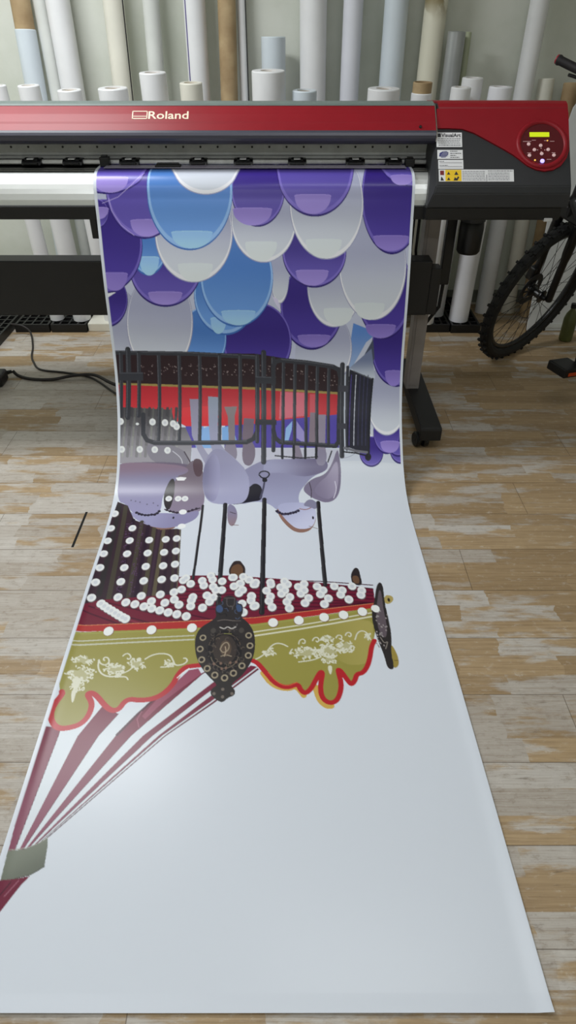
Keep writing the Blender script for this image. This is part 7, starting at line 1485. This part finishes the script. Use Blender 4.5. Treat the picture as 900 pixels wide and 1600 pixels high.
ROLLS = [
    (-1.428, 3.875, -1.45, 3.83, 1.259, 0.042, 'white', 'short white roll cut by the left frame edge, left of the brown-topped roll'),
    (-1.274, 3.875, -1.293, 3.82, 1.26, 0.053, 'white', 'short white roll standing in front of the brown-topped roll'),
    (-1.077, 3.875, -1.093, 3.82, 1.241, 0.059, 'white', 'short white roll in front of the tall white roll that leans beside the cream roll'),
    (-0.862, 3.875, -0.875, 3.82, 1.249, 0.073, 'white', 'short white roll in front of the cream roll with a dark edge line'),
    (-0.658, 3.875, -0.668, 3.82, 1.313, 0.066, 'white', 'short white roll with open brown core, rising behind the red lettering'),
    (-0.476, 3.875, -0.483, 3.82, 1.271, 0.056, 'cream', 'short cream roll left of the kraft cardboard tube'),
    (-0.096, 3.865, -0.097, 3.81, 1.321, 0.082, 'white', 'widest short white roll, in front of the flat-topped blue-grey roll'),
    (-0.076, 4.15, -0.077, 4.17, 1.448, 0.064, 'blue', 'flat-topped blue-grey roll behind the widest short white roll'),
    (0.082, 3.875, 0.083, 3.82, 1.239, 0.061, 'blue', 'short bluish roll with a crumpled core end beside the widest roll'),
    (0.472, 3.875, 0.479, 3.82, 1.247, 0.08, 'white', 'short wide white roll in front of the pale blue tall roll'),
    (0.66, 3.875, 0.67, 3.82, 1.273, 0.051, 'core', 'short white roll with a brown cardboard core sticking out of its top'),
    (0.859, 4.09, 0.872, 4.13, 1.47, 0.046, 'silver', 'silver-grey roll leaning right of the stained cream tube'),
    (0.934, 4.12, 0.948, 4.2, 1.467, 0.017, 'green', 'slim greenish tube beside the silver-grey roll'),
    (0.842, 3.82, 0.855, 3.78, 1.255, 0.049, 'white', 'short white roll in front of another white roll, right of the printer seam'),
    (0.923, 3.95, 0.937, 3.91, 1.286, 0.053, 'white', 'short white roll half hidden behind a shorter roll, right of the silver-grey roll'),
    (1.051, 3.86, 1.067, 3.84, 1.253, 0.058, 'bright', 'bright white roll standing behind the red end cover, its lower end seen under it'),
    (-1.39, 4.12, -1.377, 4.22, 1.72, 0.054, 'topcore', 'tall roll of pale blue film with a bare brown top, far left'),
    (-1.264, 4.17, -1.292, 4.26, 1.72, 0.036, 'grey', 'slim grey-white tall roll behind the brown-topped roll'),
    (-1.158, 4.12, -1.188, 4.22, 1.72, 0.062, 'white', 'tall white roll leaning between the grey slim roll and the cream roll'),
    (-0.917, 4.12, -0.898, 4.22, 1.72, 0.054, 'creamline', 'tall cream roll with a thin dark line down its right edge'),
    (-0.737, 4.12, -0.704, 4.22, 1.72, 0.043, 'grey', 'tall grey-white roll above the short roll with an open core'),
    (-0.489, 4.12, -0.483, 4.22, 1.72, 0.057, 'purpleline', 'tall white roll with a thin purple line down its left edge'),
    (-0.342, 4.12, -0.314, 4.22, 1.72, 0.047, 'kraft', 'tall brown kraft cardboard tube'),
    (-0.233, 4.17, -0.245, 4.26, 1.72, 0.023, 'blackline', 'slim white tall roll with a black edge, right of the kraft tube'),
    (0.151, 4.12, 0.129, 4.22, 1.72, 0.07, 'white', 'widest tall white roll, right of the blue-grey flat-topped roll'),
    (0.33, 4.12, 0.338, 4.22, 1.72, 0.051, 'lilac', 'tall lilac-white roll left of the pale blue roll'),
    (0.55, 4.12, 0.561, 4.22, 1.72, 0.062, 'blue', 'tall pale blue roll behind the short wide roll'),
    (0.737, 4.12, 0.767, 4.22, 1.72, 0.059, 'stain', 'tall cream tube with brown stains at its top'),
    (1.271, 4.12, 1.299, 4.22, 1.72, 0.049, 'white', 'tall white roll leaning towards the right-hand wall'),
    (1.434, 4.12, 1.416, 4.22, 1.263, 0.043, 'slim', 'slim off-white tube behind the right corner of the printer'),
    (1.535, 4.05, 1.55, 4.20, 1.245, .042, 'kraftshort', 'short brown cardboard tube behind the bicycle grip'),
]
for i, (xb, yb, xt, yt, zt, r, kind, label) in enumerate(ROLLS):
    z0 = .0505 if any(a-.01 < xb < b+.01 for a, b in TILES) else .0005
    film_roll(xb, yb, xt, yt, zt, r, kind, label, z0)

# ------------------------------------------------------------------ black grid tiles under the rolls
def grid_tile(x0, x1, y0, y1, label):
    t = thing('plastic_floor_grid', label, 'floor grid', ((x0+x1)/2, (y0+y1)/2, 0), 'black plastic grids under the rolls')
    cx, cy = (x0+x1)/2, (y0+y1)/2; w, d = (x1-x0)/2, (y1-y0)/2
    bm = bmesh.new()
    for a in ((-w, w, -d, -d+.014), (-w, w, d-.014, d), (-w, -w+.014, -d+.014, d-.014), (w-.014, w, -d+.014, d-.014)): box(bm, *a, 0, .05, .002)
    obj('rim', bm, 'black', t)
    bm = bmesh.new(); n = max(3, int(w*2/.045)); m = max(4, int(d*2/.06))
    for k in range(1, n): x = -w+2*w*k/n; box(bm, x-.005, x+.005, -d+.014, d-.014, .02, .0495)
    for k in range(1, m): y = -d+2*d*k/m; box(bm, -w+.014, w-.014, y-.005, y+.005, .022, .0490)
    obj('lattice', bm, 'black', t)
grid_tile(-1.665, -1.455, 3.775, 4.27, 'black plastic floor grid under the roll bases, left of the pair beside the banner')
grid_tile(-1.445, -1.228, 3.775, 4.27, 'black plastic floor grid nearest the left edge of the banner')
grid_tile(.80, .985, 3.775, 4.27, 'black plastic floor grid just right of the printer leg')
grid_tile(.992, 1.17, 3.765, 4.27, 'black plastic floor grid under the bright white roll beside the bicycle wheel')
grid_tile(-2.0, -1.69, 3.42, 4.05, 'black plastic floor grid sticking out towards the cables at far left')
t = tag(obj('pallet_block', B_(-1.222, -1.06, 3.79, 4.0, 0, .05, .004), 'papercream'), 'pale flat block under a roll base, right of the black grids', 'block')

# ------------------------------------------------------------------ cables and adapter on the floor
def smooth_path(P, n=8):
    P = [Vector(p) for p in P]; out = []
    for i in range(len(P)-1):
        a, b, c, d = P[max(i-1, 0)], P[i], P[i+1], P[min(i+2, len(P)-1)]
        for k in range(n):
            t = k/n; out.append(.5*((2*b)+(c-a)*t+(2*a-5*b+4*c-d)*t*t+(3*b-a-3*c+d)*t**3))
    return out+[P[-1]]
tag(obj('power_cable', tube(bmesh.new(), smooth_path([(-1.66, 3.72, .075), (-1.60, 3.735, .058), (-1.545, 3.70, .03), (-1.49, 3.55, .006), (-1.455, 3.42, .006), (-1.42, 3.34, .006), (-1.35, 3.24, .006), (-1.20, 3.20, .006), (-1.05, 3.14, .006), (-.90, 2.98, .006), (-.75, 2.82, .006)]), .0055, 8), 'cable', smooth=True), 'thin dark cable dropping from the black grids and bending across the floor', 'cable')
tag(obj('power_cable', tube(bmesh.new(), smooth_path([(-1.47, 3.17, .03), (-1.44, 3.155, .010), (-1.36, 3.12, .008), (-1.25, 3.115, .008), (-1.14, 3.135, .020), (-1.03, 3.135, .024), (-.93, 3.06, .018), (-.80, 2.97, .010), (-.62, 2.80, .009)]), .0085, 8), 'cable', smooth=True), 'thick dark cable running from the black adapter to under the banner', 'cable')
ad = thing('power_adapter', 'black power adapter on the floor at the left frame edge', 'adapter', (-1.55, 3.08, 0))
obj('body', B_(-.03, .065, -.05, .06, .001, .062, .012, 3), 'black', ad); bm = bmesh.new(); tube(bm, [(.04, .06, .03), (.075, .085, .03)], [.012, .009], 10); obj('plug', bm, 'black', ad)

# ------------------------------------------------------------------ bicycle
def bicycle():
    # front wheel turned on the steering axis: h lies along the ground, u up the wheel plane, n along the axle
    C = Vector((1.311, 3.371, .376)); n = Vector((.5957, -.7533, -.2787)).normalized(); h = Vector((.7844, .6203, 0)).normalized(); u = n.cross(h).normalized()
    if u.z < 0: u = -u
    R = .390
    hf = Vector((.38, -.92, 0)).normalized(); uf = Vector((.06, 0, .998)).normalized(); nf = hf.cross(uf).normalized()
    root = thing('mountain_bicycle', 'black mountain bicycle cut by the right frame edge, knobbly front wheel in view', 'bicycle', (C.x, C.y, 0))
    I = Matrix.Translation((-C.x, -C.y, 0))
    def prt(name, bm, mat, par=root, smooth=False):
        bm.transform(I); return obj(name, bm, mat, par, smooth)
    def wheel(C, h, u, n):
        bm = bmesh.new(); N = 84; rt = .031
        def P(a, rr, w=0): return C+u*math.cos(a)*rr+h*math.sin(a)*rr+n*w
        tube(bm, [P(2*PI*k/N, R-rt) for k in range(N)], rt, 12, closed=True)
        for k in range(N):
            a = 2*PI*(k+.5*(k % 2))/N
            for w in ((-.019, .006) if k % 2 else (-.006, .019)):
                d = u*math.cos(a)+h*math.sin(a); M_ = frame(P(a, R-.004, w), d, n)
                box(bm, -.0075, .0075, -.006, .006, -.004, .0075); bm.verts.ensure_lookup_table()
                for v in bm.verts[-8:]: v.co = M_ @ v.co
        prt('tyre', bm, 'tyre')
        bm = bmesh.new(); tube(bm, [P(2*PI*k/N, R-.068) for k in range(N)], .0125, 8, closed=True); prt('rim', bm, 'bikeframe', root, True)
        bm = bmesh.new()
        for k in range(32):
            s = 1 if k % 2 else -1; a = 2*PI*k/32; a2 = a+(.9 if (k//2) % 2 else -.9)
            tube(bm, [P(a, R-.075), P(a2, .03, .03*s)], .0014, 5)
        prt('spokes', bm, 'bikeframe')
        bm = bmesh.new(); tube(bm, [C-n*.055, C-n*.035, C-n*.034, C-n*.028, C-n*.018, C+n*.018, C+n*.028, C+n*.034, C+n*.035, C+n*.055], [.012, .014, .034, .034, .020, .020, .034, .034, .014, .012], 16); prt('hub', bm, 'bikeframe')
        bm = bmesh.new(); lathe(bm, [(.055, -.001), (.088, -.001), (.088, .001), (.055, .001), (.055, -.001)], 36, frame(C-n*.045, n))
        for k in range(6): tube(bm, [P(k*PI/3, .02, -.045), P(k*PI/3+.4, .058, -.045)], .004, 6)
        prt('brake_disc', bm, 'charcoal')
    wheel(C, h, u, n)
    def W(a, b, w=0): return C-h*a+u*b+n*w
    for s in (-1, 1):
        bm = bmesh.new(); tube(bm, smooth_path([W(-.03, -.01, .062*s), W(-.01, .06, .062*s), W(.025, .22, .060*s), W(.07, .43, .056*s)], 5), [.019]*11+[.024]*5, 12); prt('fork_leg', bm, 'bikeframe', root, True)
    bm = bmesh.new(); box(bm, -.085, .085, -.03, .03, -.03, .03, .008); bm.transform(frame(W(.07, .44), u, n)); tube(bm, [W(.075, .43), W(.13, .66)], .026, 14); prt('fork_crown', bm, 'bikeframe')
    bm = bmesh.new(); q = frame(W(.005, .08, -.07), u, n); box(bm, -.02, .02, -.035, .015, -.03, .04, .008); bm.transform(q); prt('brake_calliper', bm, 'black')
    hb, ht = W(.085, .48), W(.12, .64)
    def WF(a, b, w=0): return hb+hf*a+uf*b+nf*w
    C2 = WF(1.02, -(hb.z-.392)/uf.z)
    wheel(C2, hf, uf, nf)
    BBp = WF(.37, -.46); st_ = WF(.36, .04)
    bm = bmesh.new()
    tube(bm, [hb, ht], .031, 14); tube(bm, smooth_path([hb.lerp(ht, .2), WF(.17, -.14), BBp], 6), .038, 14); tube(bm, [hb.lerp(ht, .85), WF(.22, .12), st_], .026, 12); tube(bm, [BBp, WF(.335, .18)], .021, 12)
    for s in (-1, 1):
        tube(bm, [BBp+nf*.03*s, C2+nf*.06*s], .012, 10); tube(bm, [st_+nf*.02*s, C2+nf*.06*s], .011, 10)
    tube(bm, [BBp-nf*.04, BBp+nf*.04], .024, 14)
    prt('frame', bm, 'bikeframe', root, True)
    bm = bmesh.new(); tube(bm, [WF(.338, .16), WF(.325, .28)], .015, 12); prt('seat_post', bm, 'bikeframe')
    bm = bmesh.new(); tube(bm, smooth_path([WF(.20, .29), WF(.28, .305), WF(.38, .30), WF(.45, .32)], 4), [.018, .022, .03, .036, .04, .05, .06, .066, .07, .072, .072, .066, .05], 14); prt('saddle', bm, 'black', root, True)
    cen = W(.07, .90)
    bm = bmesh.new(); tube(bm, [ht, W(.135, .76), W(.13, .83), cen], [.02, .018, .017, .018], 12); prt('stem', bm, 'bikeframe')
    tips = {s: cen+n*.385*s+u*(.035)+h*-.02 for s in (-1, 1)}; ins = {s: cen+n*.25*s+u*.03 for s in (-1, 1)}
    bm = bmesh.new(); tube(bm, smooth_path([ins[-1], cen-n*.12+u*.012, cen-n*.04, cen+n*.04, cen+n*.12+u*.012, ins[1]], 6), .014, 12); prt('handlebar', bm, 'bikeframe', root, True)
    for s in (-1, 1):
        G1, G0 = tips[s], ins[s]; d = (G1-G0).normalized()
        bm = bmesh.new(); tube(bm, [G1, G1.lerp(G0, .05), G1.lerp(G0, .12), G1.lerp(G0, .88), G1.lerp(G0, .95), G0], [.0195, .0205, .0175, .0175, .0205, .0195], 14); gp = prt('grip', bm, 'grip', root, True)
        bm = bmesh.new(); tube(bm, [G1-d*.002, G1+d*.005, G1+d*.008], [.0185, .0185, .013], 14); e_ = prt('grip_plug', bm, 'gripred', gp); e_['label'] = 'red bar-end plug'
        bm = bmesh.new(); tube(bm, smooth_path([G0-d*.03, G0+h*.05-u*.03, G0.lerp(G1, .7)+h*.06-u*.045], 5), .007, 8); tube(bm, [G0-d*.05, G0-d*.01], .022, 12); prt('brake_lever', bm, 'bikeframe', root, True)
        bm = bmesh.new(); tube(bm, smooth_path([G0-d*.03+h*.01, G0-d*.10+h*.09+u*.03, W(-.10, .84), W(-.04, .60, -.05), W(.04, .40, -.075), W(.0, .10, -.08)], 8), .004, 6); prt('brake_hose', bm, 'black', root, True)
    # chain wheel, cranks and pedals
    L_ = nf if nf.x < 0 else -nf
    bm = bmesh.new(); lathe(bm, [(.045, -.002), (.08, -.002), (.08, .002), (.045, .002), (.045, -.002)], 40, frame(BBp-L_*.05, nf))
    for k in range(5): tube(bm, [BBp-L_*.05+(hf*math.cos(k*1.257)+uf*math.sin(k*1.257))*.01, BBp-L_*.05+(hf*math.cos(k*1.257)+uf*math.sin(k*1.257))*.06], .006, 6)
    prt('chainring', bm, 'rail')
    for s, dv in ((1, (hf*.02-uf*.165)), (-1, (-hf*.02+uf*.165))):
        a = BBp+L_*.07*s; b = a+dv+L_*.01*s
        bm = bmesh.new(); tube(bm, [a, b], [.016, .013], 10); tube(bm, [BBp, a], .013, 10); prt('crank_arm', bm, 'bikeframe')
        pc = b+L_*.065*s
        q = bmesh.new(); box(q, -.058, .058, -.06, .06, -.022, .022, .006); q.transform(frame(pc, uf, nf)); tube(q, [b, pc], .007, 8)
        pd = prt('pedal', q, 'black', root)
        for sg in (-1, 1):
            q = box(bmesh.new(), -.035, .035, sg*.0605-.002, sg*.0605+.002, -.012, .004)
            q.transform(frame(pc, uf, nf)); prt('pedal_reflector', q, 'orange', pd)
bicycle()

# ------------------------------------------------------------------ things behind the bicycle
bd = thing('white_board', 'white board leaning against the rolls behind the bicycle', 'board', (1.47, 3.80, 0))
bm = bmesh.new(); Fb = Face((0, 0, 0), (1, 0, 0), (0, .13, 1.2)); Fb.plate(bm, [(0, 0), (.75, 0), (.75, 1.22), (.06, 1.22), (.02, 1.16), (-.01, 1.0), (0, .8)], -.018, 0)
bm.transform(Matrix.Translation((0, 0, .003))); obj('panel', bm, 'board', bd)
bm = bmesh.new(); Fb.rect(bm, .03, .72, .02, .045, 0, .004); obj('bottom_batten', bm, 'papergrey', bd)
gb = thing('green_bottle', 'olive green bottle on the floor behind the bicycle pedal', 'bottle', (1.655, 3.66, 0))
obj('body', lathe(bmesh.new(), [(0, .001), (.034, .001), (.038, .008), (.038, .13), (.03, .16), (.014, .185), (.014, .205)], 24), 'bottle', gb, True); obj('cap', lathe(bmesh.new(), [(.0145, .195), (.017, .195), (.017, .22), (0, .22)], 18), 'black', gb)

# ------------------------------------------------------------------ lights and camera
def area(name, loc, sx, sy, power, target=None, col=(1, 1, 1)):
    l = bpy.data.lights.new(name, 'AREA'); l.shape = 'RECTANGLE'; l.size = sx; l.size_y = sy; l.energy = power; l.color = col
    o = bpy.data.objects.new(name, l); COL.objects.link(o); o.location = loc
    if target: o.rotation_euler = (Vector(target)-Vector(loc)).to_track_quat('-Z', 'Y').to_euler()
    return o
area('ceiling_lamp_left', (-1.5, 2.7, 2.85), 1.3, .35, 58, None, (.95, .98, 1))
area('ceiling_lamp_right', (.5, 1.3, 2.85), 1.3, .35, 12, None, (.95, .98, 1))
area('ceiling_lamp_near', (-.9, .6, 2.85), 1.3, .4, 11, None, (.93, .97, 1))
area('ceiling_lamp_behind', (-.3, -1.5, 2.85), 1.6, .4, 30, None, (.93, .97, 1))

w = bpy.data.worlds.new('room_air'); S.world = w; w.use_nodes = True; w.node_tree.nodes['Background'].inputs[0].default_value = (.9, .95, 1, 1); w.node_tree.nodes['Background'].inputs[1].default_value = .05
cam = bpy.data.cameras.new('camera'); co = bpy.data.objects.new('camera', cam); COL.objects.link(co); S.camera = co
cam.sensor_fit = 'VERTICAL'; cam.sensor_height = 24.0; cam.lens = 1000/1600*24.0; cam.clip_start = .01
co.location = (0, 0, 1.52); co.rotation_euler = (PI/2-math.atan(.77), 0, 0)
S.view_settings.view_transform = 'Standard'; S.view_settings.look = 'None'; S.view_settings.gamma = 1; S.view_settings.use_curve_mapping = False
S.view_settings.exposure = 0.0
